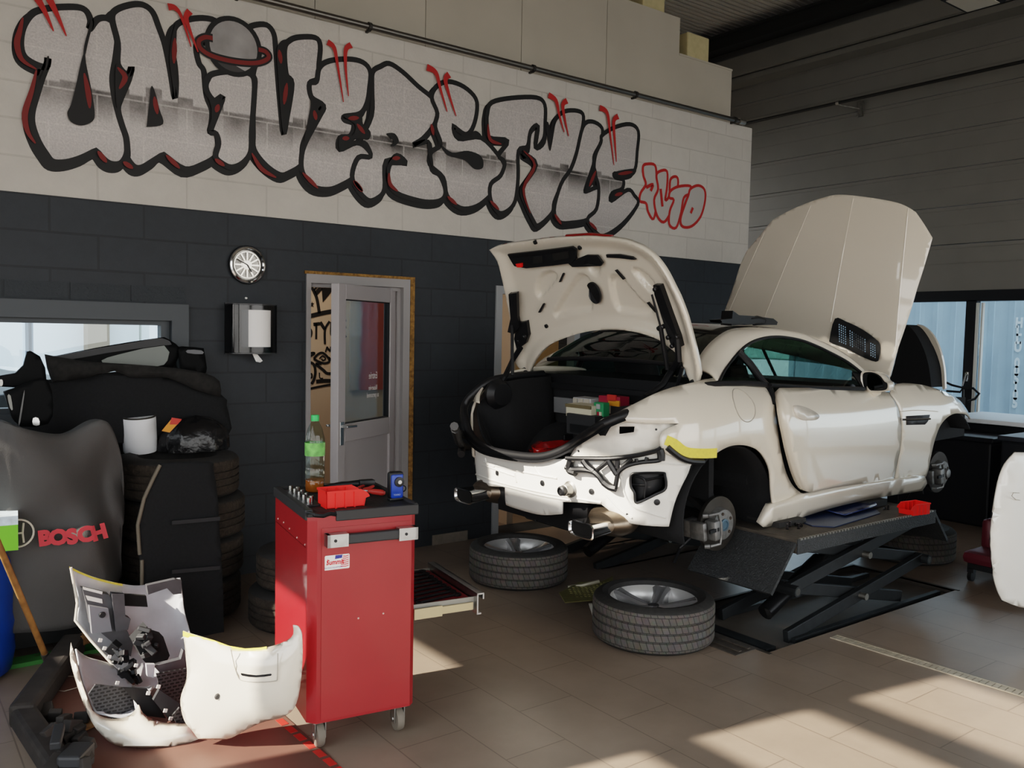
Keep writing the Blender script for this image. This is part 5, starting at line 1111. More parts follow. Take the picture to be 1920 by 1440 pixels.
# bottle
p = on_top(590, 922); t = thing('water_bottle', 'clear plastic bottle with a green cap and a little amber liquid, on the trolley', 'bottle', p)
PET = glass('pet_plastic', '#e6efec', .06)
b = MB(); b.lathe([(.036,.0),(.041,.006),(.041,.05),(.038,.056),(.041,.062),(.041,.10),(.0385,.106),(.041,.112),(.041,.155),(.0415,.20),(.040,.225),(.030,.268),(.018,.292),(.014,.30),(.014,.312)], None, 32, capt=False); obj('bottle_body', b, PET, t, smooth=True, world=False)
b = MB(); b.lathe([(.034,.003),(.0385,.008),(.0385,.052)], None, 28); obj('liquid', b, mat('amber_liquid', '#b8631c', .2, trans=.35, ior=1.33), t, smooth=True, world=False)
b = MB(); b.lathe([(.0418,.155),(.0422,.21)], None, 32, capb=False, capt=False); obj('label_band', b, mat('green_label', '#6fb25a', .5, noise=.5, nscale=30), t, smooth=True, world=False)
b = MB(); b.lathe([(.0165,.300),(.0165,.322),(.0155,.325)], None, 24); obj('cap', b, mat('green_cap', '#2fae57', .4), t, smooth=True, world=False)
# red storage bins
def make_bin(label, L, Wd, H, M):
    t = thing('storage_bin', label, 'storage bin'); t.matrix_basis = M
    b = MB(); th = .003
    def S(x, z): return x
    f = .8
    b.box((0,0,0),(L*.86,Wd,th))
    for y in (0, Wd-th):
        b.prism(sm([(0,0),(0,0),(L*.86,0),(L*.86,0),(L*.88,H*.45),(L,H*.55),(L*.93,H*.82),(L*.80,H),(L*.80,H),(0,H),(0,H)],2), y, y+th, axis=1)
    b.box((0,0,0),(th,Wd,H)); b.bar((L*.86,Wd/2,0),(L*.90,Wd/2,H*.48),Wd,th)
    b.box((-.004,-.004,H-.006),(L*.8,.0,H+.002)); b.box((-.004,Wd,H-.006),(L*.8,Wd+.004,H+.002)); b.box((-.004,-.004,H-.006),(0,Wd+.004,H+.002))
    obj('bin_shell', b, REDPL, t, world=False)
    b = MB()
    for k in range(1, 4): b.box((L*.86*k/4-.003,-.004,0),(L*.86*k/4+.003,0,H-.006)); b.box((L*.86*k/4-.003,th,th),(L*.86*k/4,th+.006,H-.004)); b.box((L*.86*k/4-.003,Wd-th-.006,th),(L*.86*k/4,Wd-th,H-.004)); b.box((L*.86*k/4-.003,Wd,0),(L*.86*k/4+.003,Wd+.004,H-.006))
    objs('bin_rib', b, REDPL, t, world=False); return t
p = on_top(612, 955); bin1 = make_bin('bright red open storage bin standing on the trolley top', .175, .10, .066, Matrix.Translation(p) @ Matrix.Rotation(math.radians(-6),4,'Z'))
p = at(1683, 952, 2, ZT); dup(bin1, 'bright red open storage bin at the far end of the lift platform', M=Matrix.Translation((5.21,2.72,ZT+.001)) @ Matrix.Rotation(math.radians(172),4,'Z'))
# cordless torch / meter
p = on_top(741, 938); t = thing('work_lamp', 'blue and black handheld work lamp standing on the trolley corner', 'work lamp', p, math.radians(-6))
b = MB(); b.box((-.030,-.016,0),(.030,.018,.012),bev=.004); b.box((-.032,-.018,.008),(.032,.02,.118),bev=.012); obj('lamp_body', b, BLACK, t, smooth=True, world=False)
b = MB(); b.box((-.026,-.0215,.012),(.026,-.012,.108),bev=.006); obj('lamp_front', b, mat('blue_plastic', '#1c3f9c', .35), t, smooth=True, world=False)
b = MB(); b.lathe([(.020,0),(.020,.008),(.010,.010)], TR(.006,-.021,.078,rx=PI/2), 20); kb_ = obj('lamp_knob', b, BLACK, t, smooth=True, world=False)
b = MB(); b.lathe([(.008,0),(.008,.002)], TR(.006,-.031,.078,rx=PI/2), 12); obj('knob_button', b, ALU, kb_, world=False)
b = MB(); b.tube([(.034+.012*math.cos(k*PI/8),0,.045+.012*math.sin(k*PI/8)) for k in range(16)],.0025,6,closed=True); obj('lamp_ring', b, BLACK, t, world=False)
text_mesh('lamp_lettering', 'TOOLS', .009, mat('pale_print', '#aab4d8', .5), t.matrix_basis @ Matrix.Translation((-.002,-.0222,.026)) @ Matrix.Rotation(PI/2,4,'X'), t, ext=.0002)
# loose tools on the tray
rt = thing('socket_rack', 'black tray of chrome sockets along the left rim of the trolley', 'socket set'); rt.matrix_basis = TL @ TR(.035,.30,ZT_+.012)
b = MB(); b.box((-.02,-.17,0),(.045,.18,.008),bev=.002); obj('rack_tray', b, BLACK, rt, world=False)
for k in range(9):
    b = MB(); b.lathe([(.006,.004),(.009,.006),(.009,.030),(.006,.030)], TR(.004+.02*(k % 2),-.14+.036*k,.0), 12); b.lathe([(.005,.0305),(.001,.029)], TR(.004+.02*(k % 2),-.14+.036*k,.0), 10, capb=False); obj('socket', b, TOOLSTEEL, rt, smooth=True, world=False)
def drv(label, x, y, rz, hc, L=.13, hl=.09):
    t = thing('screwdriver', label, 'screwdriver'); t.matrix_basis = TL @ TR(x, y, ZT_+.027, rz=rz)
    b = MB(); b.tube([(0,0,0),(.012,0,0),(hl*.7,0,0),(hl,0,0)],[.007,.013,.012,.008],12); obj('handle', b, mat(*hc), t, smooth=True, world=False)
    b = MB(); b.tube([(hl,0,0),(hl+L,0,0)],.0035,8); obj('blade', b, TOOLSTEEL, t, world=False)
drv('screwdriver with a black handle at the back of the trolley top', .33, .47, 2.95, ('black_grip', '#1d1d1f', .5))
drv('screwdriver with a red and black handle near the blue work lamp', .37, .22, 2.2, ('red_grip', '#b8352c', .45), .06, .08)
pl_ = thing('pliers', 'pliers with red grips lying behind the red bin on the trolley', 'pliers'); pl_.matrix_basis = TL @ TR(.30,.33,ZT_+.024,rz=.9)
b = MB(); b.tube([(0,.004,0),(.05,.022,0),(.11,.020,0)],[.007,.009,.006],8); b.tube([(0,-.004,0),(.05,-.022,0),(.11,-.020,0)],[.007,.009,.006],8); obj('grip', b, mat('red_grip', '#b8352c'), pl_, smooth=True, world=False)
b = MB(); b.bar((-.05,.004,0),(.005,-.004,0),.014,.01); b.bar((-.05,-.004,0),(.005,.004,0),.014,.01); b.lathe([(.012,-.007),(.012,.007)], None, 12); obj('jaw', b, mat('black_oxide', '#242123'), pl_, world=False)
tp_ = thing('spray_gun', 'black tool with a long tapered nozzle at the back edge of the trolley', 'tool'); tp_.matrix_basis = TL @ TR(.17,.46,ZT_+.028,rz=-.15)
b = MB(); b.tube([(0,0,0),(.08,0,.004),(.16,0,.006)],[.004,.010,.016],10); b.bar((.16,0,.006),(.23,.01,.006),.035,.03,bev=.006); obj('tool_body', b, BLACK, tp_, smooth=True, world=False)

# ---- on the lift platform
def onp(x, y, z=ZT+.002): return at(x, y, 2, z)
def bq(x, y): return 1300+x/3.0968, 700+y/3.0968
b = MB(); q = [onp(*bq(*t)) for t in ((585,850),(690,888),(820,895),(1085,815),(1060,790),(740,790),(640,810))]; b.prism([(p.x,p.y) for p in q], ZT+.001, ZT+.006, axis=2)
tag(obj('blue_mat', b, mat('dark_blue_vinyl', '#1d2c4d', .35, noise=.1)), 'large dark blue vinyl mat lying on the lift platform under the sill', 'mat')
b = MB(); q = [onp(*bq(*t)) for t in ((720,800),(880,838),(1065,790),(1050,755),(900,770))]; V, Fs = cdt([(p.x,p.y) for p in q], (), .04)
b.mesh([(x, y, ZT+.022+.03*max(0, (x-4.75))) for x, y in V], Fs); tag(obj('folder', b, mat('navy_folder', '#22325c', .2, coat=.4), smooth=True, solid=.008), 'smaller glossy navy folder with a curled end lying on the blue mat', 'folder')
for k, (x, y) in enumerate(((560,900),(590,885),(610,912),(630,895),(545,915),(1110,790),(1130,800))):
    p = onp(*bq(x, y)); b = MB(); b.lathe([(.009,0),(.010,.004),(.006,.006),(.006,.03)], TR(p.x,p.y,ZT+.011,rx=PI/2*(k % 2)*.97,rz=k), 8)
    tag(obj('wheel_bolt', b, mat('black_oxide', '#242123'), smooth=True), 'dark loose bolt lying on the lift platform', 'bolt', 'loose bolts on the lift platform')

# ---- boot contents
def cb_(x, y, z): return CM @ Vector((x, y, z))
def carbox(b, lo, hi, bev=0): b.box(lo, hi, CM, bev)
def incar(x, y, ax, v): return cpl(x, y, ax, v)
for k, (pts_, zz, lab) in enumerate(((((1000,842),(998,818),(1010,808),(1050,805),(1090,798),(1105,806),(1085,828),(1050,836)),.50,'red tail lamp lying in the boot, the upper one with a black connector'),(((990,842),(1010,832),(1060,834),(1090,838),(1075,856),(1030,856),(1000,852)),.47,'red tail lamp lying lowest in the boot against the rear seal'))):
    q = [incar(x, y, 2, zz+.05) for x, y in pts_]; t = thing('tail_lamp', lab, 'tail lamp', CM @ Vector((q[0].x,q[0].y,zz)))
    b = MB(); V, Fs = cdt(sm([(p.x,p.y) for p in q], 3), (), .03); o2 = sm([(p.x,p.y) for p in q], 3)
    b.mesh([tuple(CM @ Vector((x, y, zz+.05+.03*sst(pdist((x, y), o2)/.06)))) for x, y in V], Fs); obj('lens', b, mat('red_lamp_lens', '#c01a17', .15, coat=.8), t, smooth=True, solid=.04)
    if k == 0:
        b = MB(); c_ = incar(1060, 818, 2, zz+.09); carbox(b, (c_.x-.05,c_.y-.05,zz+.07),(c_.x+.05,c_.y+.05,zz+.11), .008); cn = obj('lamp_socket', b, BLACK, t)
        b = MB(); carbox(b, (c_.x-.02,c_.y-.03,zz+.11),(c_.x+.01,c_.y,zz+.125)); obj('connector', b, WHITEIN, cn)
    else:
        b = MB(); c_ = incar(1003, 838, 2, zz+.06); b.lathe([(.012,0),(.012,.05)], CM @ TR(c_.x,c_.y,zz+.06,ry=PI/2), 10); obj('bulb_holder', b, ALU, t)
def fb(label, name, cat, px0, py0, px1, py1, xx, d, m, parts=()):
    a = incar(px0, py0, 0, xx); c_ = incar(px1, py1, 0, xx); y0_, y1_ = min(a.y,c_.y), max(a.y,c_.y); z0_, z1_ = min(a.z,c_.z), max(a.z,c_.z)
    t = thing(name, label, cat, CM @ Vector((xx,(y0_+y1_)/2,z0_))); b = MB(); carbox(b, (xx,y0_,z0_),(xx+d,y1_,z1_), .004); obj('case', b, m, t)
    for nm, fx0, fz0, fx1, fz1, m2 in parts:
        b = MB(); carbox(b, (xx-.006,y1_+(y0_-y1_)*fx1,z0_+(z1_-z0_)*fz0),(xx+.004,y1_+(y0_-y1_)*fx0,z0_+(z1_-z0_)*fz1)); obj(nm, b, m2, t)
IVORY = mat('ivory_plastic', '#cfc9b2', .5); GRN = mat('green_board', '#2c8a5c', .5); ORG = mat('amber_relay', '#c98a25', .5); CRM = mat('crimson_relay', '#8d1d38', .5); LGR = mat('light_grey_relay', '#a3a4a6', .5)
fb('ivory lidded control box in the boot above a black housing', 'control_box', 'control box', 1061, 780, 1108, 762, -.34, .16, IVORY, (('lid_edge',0,.75,1,1,mat('box_brown_edge', '#6a5f45', .6)),))
fb('black amplifier housing in the boot under the ivory box', 'amplifier', 'amplifier', 1062, 812, 1115, 781, -.36, .20, mat('dark_grey_plastic', '#2c2d2f'), (('cover_plate',.15,.1,.85,.5,BLACK),))
fb('grey row of relays in the boot behind the ivory box', 'relay_block', 'relay block', 1074, 760, 1107, 748, -.22, .10, LGR, (('relay',.05,.1,.28,.9,BEIGE),('relay',.36,.1,.6,.9,BEIGE),('relay',.68,.1,.95,.9,BEIGE)))
fb('green fuse board in the boot beside the ivory box', 'fuse_board', 'fuse board', 1113, 780, 1131, 756, -.30, .05, GRN, (('fuse',.4,.05,.6,.35,CRM),('fuse',.65,.05,.85,.35,IVORY),('fuse',.35,.55,.7,.9,LGR)))
fb('crimson and amber relay carrier at the back right of the boot', 'relay_block', 'relay block', 1122, 758, 1162, 745, -.20, .08, CRM, (('relay',.5,.0,1,.6,ORG),('relay',.45,.5,.85,1.2,mat('bright_red_relay', '#b5332a', .5))))
# black trim lying on the roof
t = thing('cowl_trim', 'black plastic trim piece lying on the car roof in front of the bonnet', 'trim panel', CM @ Vector((1.05,-.1,1.34)))
b = MB(); P = [gp(p, -.12) for p in ((92,742),(160,735),(165,690),(200,715),(295,722),(300,738),(345,728),(400,735),(425,755),(420,772),(200,765),(110,765))]
b.mesh(*(lambda V, Fs: ([tuple(CM @ Vector((x, -.12+k, z))) for k in (0,) for x, z in V], Fs))(*cdt([(p.x,p.z) for p in P]))); obj('trim_body', b, BLACK, t, solid=.09)
b = MB(); P = [gp(p, -.2) for p in ((330,735),(370,728),(415,740),(410,762),(350,765))]; b.tube([CM @ p for p in P], .012, 8); obj('trim_ring', b, BLACK, t, smooth=True)
# ================================================================== LEFT CORNER
def pxpanel(pts, bulge=0, step=9, n=4, lift=0):
    """outline of (photo x, photo y, depth Y); inside points take a blended depth, bulging towards the room"""
    o3 = sm(pts, n); o2 = [(p[0], p[1]) for p in o3]; V, Fs = cdt(o2, (), step); nb = [set() for _ in V]
    for f in Fs:
        for i in range(3): nb[f[i]] |= {f[(i+1) % 3], f[(i+2) % 3]}
    Dp = [None]*len(V)
    for i, v in enumerate(V):
        j = min(range(len(o3)), key=lambda j: (o3[j][0]-v[0])**2+(o3[j][1]-v[1])**2)
        Dp[i] = o3[j][2]; 
        if (o3[j][0]-v[0])**2+(o3[j][1]-v[1])**2 < .01: nb[i] = None
    H = [0.0]*len(V)
    for it in range(150):                               # smooth sheet stretched between the edges, then bellied
        for i in range(len(V)):
            if nb[i]: Dp[i] = sum(Dp[j] for j in nb[i])/len(nb[i]); H[i] = sum(H[j] for j in nb[i])/len(nb[i])+step*step*.0004
    mH = max(H) or 1; out = [tuple(at(x, y, 1, Dp[i]-bulge*(1-(1-H[i]/mH)**2)-lift)) for i, (x, y) in enumerate(V)]
    b = MB(); b.mesh(out, Fs)
    for f in b.bm.faces: f.normal_update()
    if sum(f.normal.dot(CAM-f.calc_center_median()) for f in b.bm.faces) < 0: bmesh.ops.reverse_faces(b.bm, faces=b.bm.faces[:])
    b.keep = True; return b
# ---- bumper skin standing nose down
bp_ = thing('bumper_cover', 'white front bumper skin standing nose-down on the floor beside the trolley', 'bumper', (1.0,3.5,0))
b = pxpanel([(343,1183,3.300),(343,1183,3.300),(400,1200,3.208),(450,1216,3.128),(500,1214,3.048),(546,1195,2.974),(549,1172,2.969),(549,1172,2.969),(560,1176,2.951),(567,1200,2.940),(566,1260,2.942),(556,1318,2.958),(535,1342,2.991),(490,1355,3.064),(455,1372,3.120),(425,1386,3.168),(372,1386,3.253),(372,1386,3.253),(360,1370,3.273),(345,1350,3.297),(338,1312,3.308),(350,1270,3.289),(348,1230,3.292)], .05)
wing = obj('outer_wing', b, WHITE, bp_, smooth=True, solid=.006)
b = pxpanel([(133,1205,3.86),(133,1205,3.86),(142,1232,3.84),(155,1285,3.72),(173,1332,3.56),(173,1332,3.56),(195,1345,3.52),(225,1347,3.50),(247,1338,3.50),(259,1321,3.50),(259,1321,3.50),(272,1340,3.45),(305,1354,3.40),(362,1357,3.34),(362,1357,3.34),(372,1386,3.30),(372,1386,3.30),(335,1398,3.32),(270,1404,3.36),(215,1397,3.42),(185,1372,3.48),(167,1344,3.55),(150,1302,3.70),(132,1240,3.84)], .05)
obj('nose_skin', b, WHITE, bp_, smooth=True, solid=.006)
PRIMER = mat('grey_white_inner_skin', '#c3c4c9', .45, noise=.25, nscale=5)
b = pxpanel([(133,1064,4.15),(133,1064,4.15),(175,1082,4.2),(220,1094,4.25),(262,1098,4.28),(300,1090,4.28),(338,1083,4.25),(338,1083,4.25),(341,1110,4.22),(346,1150,4.15),(357,1190,4.05),(357,1190,4.05),(350,1250,3.9),(330,1300,3.8),(300,1300,3.85),(262,1290,3.9),(212,1247,4.02),(212,1247,4.02),(165,1190,4.1),(143,1163,4.13),(143,1163,4.13),(150,1125,4.15)], -.06)
fw_ = obj('far_wing', b, PRIMER, bp_, smooth=True, solid=.006)
b = pxpanel([(143,1216,3.9),(143,1216,3.9),(165,1232,3.95),(212,1247,4.0),(250,1285,3.85),(290,1285,3.8),(290,1285,3.8),(262,1320,3.6),(240,1345,3.52),(180,1335,3.58),(180,1335,3.58),(158,1280,3.75)], -.03)
obj('nose_inside', b, PRIMER, bp_, smooth=True, solid=.006)
def strip(pts, r, m, name, par): b = MB(); b.tube([at(x, y, 1, d) for x, y, d in pts], r, 8); return obj(name, b, m, par, smooth=True)
strip([(133,1064,4.13),(145,1130,4.13),(141,1163,4.12),(170,1200,4.08),(212,1247,4.0)], .006, WHITE, 'wing_edge', fw_)
# tape along the cut edges
def ptape(pts, w):
    b = MB(); quad_strip(b, [at(x, y, 1, d) for x, y, d in pts], [at(x, y+w*k, 1, d-.002) for (x, y, d), k in zip(pts, [1]*len(pts))]); return obj('masking_tape', b, YELLOW, bp_)
ptape([(343,1183,3.292),(370,1192,3.249),(400,1200,3.200),(430,1211,3.152),(460,1216,3.104),(490,1214,3.056),(500,1212,3.040)], 10)
ptape([(130,1062,4.14),(150,1072,4.16),(175,1082,4.18),(205,1090,4.22),(230,1095,4.24)], 4)
b = pxpanel([(452,1262,3.075),(452,1262,3.075),(480,1266,3.03),(508,1263,2.99),(508,1263,2.99),(508,1267,2.99),(480,1270,3.03),(454,1267,3.075)], 0, 6, 2); obj('reflector_slot', b, BLACK, wing)
b = MB(); P = sm([(433,1218),(440,1250),(447,1270),(455,1276),(485,1279),(515,1277),(520,1270),(521,1225)],3,False); b.tube([at(x, y, 1, 3.075-(x-452)*.0016) for x, y in P], .0018, 5); obj('panel_line', b, mat('panel_gap', '#a39c90'), wing)
p = at(408, 1306, 1, 3.145); b = MB(); b.lathe([(.009,-.006),(.012,0),(.008,.004),(.001,.004)], TR(*p, rx=PI/2), 16); obj('parking_sensor', b, mat('dark_sensor', '#4a4744', .5), wing, smooth=True)
# grey moulded parts and black grilles inside
DG = mat('grey_moulding', '#4a4a4d', .6, noise=.15, nscale=20)
def slab(pts, y, th, m, name, par=bp_, bev=0):
    q = [at(x, yy, 1, y) for x, yy in pts]; b = MB(); b.prism([(p.x,p.z) for p in q], y-th, y, axis=1); return obj(name, b, m, par)
slab([(150,1098),(200,1110),(212,1130),(218,1145),(245,1200),(240,1225),(165,1165),(160,1130)], 4.12, .05, DG, 'inner_moulding', fw_)
slab([(155,1100),(192,1109),(191,1114),(156,1105)], 4.066, .004, WHITEIN, 'moulding_window', fw_); slab([(160,1116),(191,1123),(192,1131),(164,1125)], 4.066, .004, WHITEIN, 'moulding_window', fw_)
slab([(165,1133),(200,1138),(207,1180),(170,1185)], 4.07, .03, mat('mid_grey_moulding', '#77777c', .55), 'sensor_holder', fw_)
b = MB(); b.lathe([(.014,0),(.012,.006)], TR(*at(192,1153,1,4.035), rx=PI/2), 14); obj('holder_bung', b, BLACK, fw_)
slab([(205,1108),(228,1108),(230,1150),(240,1155),(235,1175),(212,1178)], 4.09, .05, DG, 'inner_moulding', fw_)
slab([(230,1112),(272,1115),(275,1136),(232,1134)], 4.11, .02, mat('hole_black', '#141312'), 'lamp_opening', fw_)
slab([(272,1095),(325,1083),(337,1086),(337,1110),(322,1112),(310,1100),(275,1112)], 4.16, .03, DG, 'corner_moulding', fw_)
def clump(pts, y, name, n, seed, par=bp_, m=BLACK, sz=(.02,.05)):
    R_ = random.Random(seed); b = MB()
    xs = [p[0] for p in pts]; ys = [p[1] for p in pts]; k = 0
    while k < n:
        x, yy = R_.uniform(min(xs), max(xs)), R_.uniform(min(ys), max(ys))
        if not inside((x, yy), pts): continue
        k += 1; p = at(x, yy, 1, y+R_.uniform(-.06,.06)); s_ = R_.uniform(*sz)
        b.box((-s_,-s_*R_.uniform(.3,.8),-s_*R_.uniform(.3,.7)),(s_,s_*R_.uniform(.3,.8),s_*R_.uniform(.3,.7)), TR(*p, rx=R_.uniform(-.6,.6), ry=R_.uniform(-.9,.9), rz=R_.uniform(0,3)), .003)
    return obj(name, b, m, par)
slab([(242,1193),(262,1172),(268,1166),(275,1178),(298,1185),(310,1220),(300,1240),(275,1243),(262,1230)], 3.92, .07, BLACKM, 'fog_lamp_housing'); clump([(245,1195),(268,1170),(300,1188),(308,1222),(272,1238)], 3.86, 'housing_rib', 14, 3, sz=(.012,.03), m=mat('dark_grey_plastic', '#2c2d2f'))
clump([(200,1195),(235,1205),(252,1255),(262,1275),(235,1282),(215,1250)], 3.93, 'wiring_clip', 16, 5, sz=(.012,.035))
slab([(285,1245),(335,1232),(340,1215),(348,1220),(348,1255),(300,1262)], 3.72, .03, DG, 'cross_brace')
slab([(272,1243),(288,1243),(286,1268),(274,1265)], 3.70, .02, PRIMER, 'brace_tab')
MESHB = brickmat('bumper_mesh', '#08080a', '#0a0a0b', '#3a3a3c', .022, .014, .0035, (0,2), rough=.5, bump=1)
slab([(178,1282),(245,1290),(255,1345),(215,1348),(182,1335),(165,1300)], 3.60, .01, MESHB, 'grille_mesh'); slab([(292,1262),(348,1252),(347,1290),(338,1318),(300,1300)], 3.64, .01, MESHB, 'grille_mesh')
slab([(230,1288),(275,1290),(310,1345),(270,1340),(255,1318)], 3.54, .012, BLACK, 'grille_surround'); slab([(296,1290),(338,1318),(345,1345),(318,1350),(285,1310)], 3.50, .02, mat('dark_grey_plastic', '#2c2d2f'), 'grille_surround'); slab([(335,1325),(362,1356),(330,1356),(322,1340)], 3.40, .01, MESHB, 'grille_mesh')
b = MB()
for x, y in ((220,1281),(278,1300),(297,1288),(312,1258),(310,1333),(320,1348),(352,1349),(335,1338),(255,1248),(196,1216),(188,1201),(205,1232)):
    p = at(x, y, 1, 3.46 if y > 1285 else 3.75); b.box((-.007,-.003,-.006),(.007,.003,.008), TR(*p, ry=.3), .001)
objs('white_clip', b, WHITEIN, bp_)
# ---- brown-red mat, red tape, wire on the floor
def fl(x, y, z=0): return at(x, y, 2, z)
b = MB(); b.prism([(p.x,p.y) for p in (fl(105,1215),fl(330,1260),fl(530,1340),fl(620,1420),fl(660,1470),fl(150,1470),fl(60,1300))], .0005, .004, axis=2)
tag(obj('floor_mat', b, mat('red_brown_board', '#6a4b42', .55, noise=.15, nscale=4)), 'thin red-brown board on the floor under the bumper skin', 'mat')
b = MB(); a0, a1 = fl(522,1348,.005), fl(650,1455,.005)
for k in range(7):
    s0, s1 = k/7+.01, (k+.8)/7; p, q = a0.lerp(a1, s0), a0.lerp(a1, s1); b.bar((p.x,p.y,.0052),(q.x,q.y,.0052),.03,.0012)
tag(obj('floor_tape', b, mat('red_floor_tape', '#c3342c', .6, noise=.2)), 'worn red tape line on the floor at the trolley castor', 'floor tape')
b = MB(); b.tube([fl(*p, .008) for p in ((98,1293),(120,1296),(142,1290),(155,1285))],.002,5); b.tube([fl(*p, .008) for p in ((115,1268),(140,1268))],.002,5)
tag(obj('wire', b, mat('pale_wire', '#b8b0a4', .5)), 'thin pale wire on the floor behind the bumper skin', 'wire')
# drain channel
b = MB(); d0, d1 = fl(1557,1196), fl(1935,1312); 
for k in range(34):
    s0, s1 = k/34, (k+.82)/34; p, q = d0.lerp(d1, s0), d0.lerp(d1, s1); b.bar((p.x+.03,p.y,.002),(q.x+.03,q.y,.002),.055,.003)
b.bar((d0.x,d0.y,.002),(d1.x,d1.y,.002),.008,.005); b.bar((d0.x+.062,d0.y,.002),(d1.x+.062,d1.y,.002),.008,.005)
tag(obj('drain_channel', b, mat('worn_grating', '#c9bda8', .4, metal=.3, noise=.2, nscale=25)), 'narrow slotted drain channel running across the tiles to the lift', 'drain')
# ---- black front frame lying on the floor
fr = thing('radiator_frame', 'dusty black plastic front-end frame lying on the floor beside the bumper skin', 'car part', fl(60,1330))
DUST = mat('dusty_black_plastic', '#2f2b28', .8, noise=.35, nscale=14)
b = MB(); b.bar(fl(40,1345,.06),fl(140,1205,.09),.10,.10,bev=.02); obj('frame_arm', b, DUST, fr); b = MB(); b.bar(fl(140,1205,.11),fl(175,1190,.11),.05,.05,bev=.01); obj('frame_tip', b, mat('brown_dusty_end', '#7a5c3a', .8, noise=.3), fr)
b = MB(); b.bar(fl(42,1340,.05),fl(150,1500,.05),.09,.09,bev=.02); obj('frame_arm', b, DUST, fr)
b = MB(); b.bar(fl(36,1322,.01),fl(135,1190,.012),.05,.015); obj('frame_lip', b, mat('brown_dust', '#6b5a45', .9, noise=.3), fr)
clump([(70,1325),(150,1330),(165,1370),(170,1450),(110,1450),(85,1380)], 3.75, 'bracket', 1, 9, fr, DUST)
b = MB(); R_ = random.Random(4)
for k in range(22):
    x, y = R_.uniform(85,165), R_.uniform(1330,1445); p = fl(x, y, R_.uniform(.02,.10)); s_ = R_.uniform(.02,.045); b.box((-s_,-s_*.6,-.02),(s_,s_*.6,.025), TR(*p, rx=R_.uniform(-.3,.3), ry=R_.uniform(-.4,.4), rz=R_.uniform(0,3)), .004)
objs('clip_block', b, DUST, fr)
b = MB(); b.bar(fl(103,1400,.14),fl(112,1362,.16),.035,.03,bev=.005); b.bar(fl(120,1425,.09),fl(165,1425,.09),.12,.08,bev=.01); obj('duct', b, mat('dark_grey_plastic', '#2c2d2f'), fr)
b = MB(); q = [fl(*p, .012) for p in ((140,1345),(165,1340),(178,1360),(160,1368),(142,1358))]; b.prism([(p.x,p.y) for p in q], .006, .014, axis=2); obj('cardboard_scrap', b, mat('cardboard', '#9a744c', .8), None); tag(bpy.data.objects['cardboard_scrap'], 'small scrap of brown cardboard on the floor by the bumper nose', 'cardboard')
# ---- broom handle, barrel, green box
p0_ = fl(94,1250,.012); p1_ = at(-25, 968, 1, 4.08); t = thing('broom_handle', 'wooden broom handle with a metal ferrule leaning in front of the blue drum', 'broom', p0_)
b = MB(); b.tube([p0_.lerp(p1_, .07), p1_], .014, 12); obj('stick', b, mat('worn_wood', '#8a6236', .6, noise=.35, nscale=18), t, smooth=True)
b = MB(); b.tube([p0_, p0_.lerp(p1_, .10)], .0175, 12); obj('ferrule', b, STEEL, t, smooth=True)
bc = at(30, 1160, 1, 4.55); t = thing('barrel', 'blue plastic drum standing beside the grey machine cover', 'barrel', (bc.x-.29, 4.55, 0))
b = MB(); b.lathe([(.24,0),(.27,.02),(.285,.1),(.28,.2),(.287,.24),(.28,.28),(.285,.45),(.27,.53),(.25,.56),(.22,.565)], None, 40); obj('drum', b, mat('blue_drum', '#0f3f8f', .4), t, smooth=True, world=False)
b = MB(); b.lathe([(.24,.555),(.262,.56),(.262,.585),(.24,.59),(.02,.585)], None, 36); obj('drum_lid', b, mat('blue_drum', '#0f3f8f'), t, smooth=True, world=False)
t = thing('wipes_box', 'green and white carton standing on the blue drum', 'box', (bc.x-.14, 4.45, .59), -.12)
b = MB(); b.box((-.14,-.08,0),(.14,.08,.155)); obj('carton', b, mat('lime_green_carton', '#6dbb2c', .5), t, world=False)
b = MB(); b.box((-.1405,-.081,.115),(.1405,.081,.1555)); obj('carton_top', b, mat('pale_carton_band', '#c9dbe6', .5, noise=.3, nscale=25), t, world=False)
b = MB(); b.lathe([(.02,0),(.018,.02)], TR(0,0,0), 10); b.box((-.03,-.02,0),(.03,.02,.015)); o = obj('red_cap', b, mat('red_plug', '#b22a2a', .4)); o.location = fl(72,1236); tag(o, 'small red plastic cap on the floor beside the broom ferrule', 'cap')

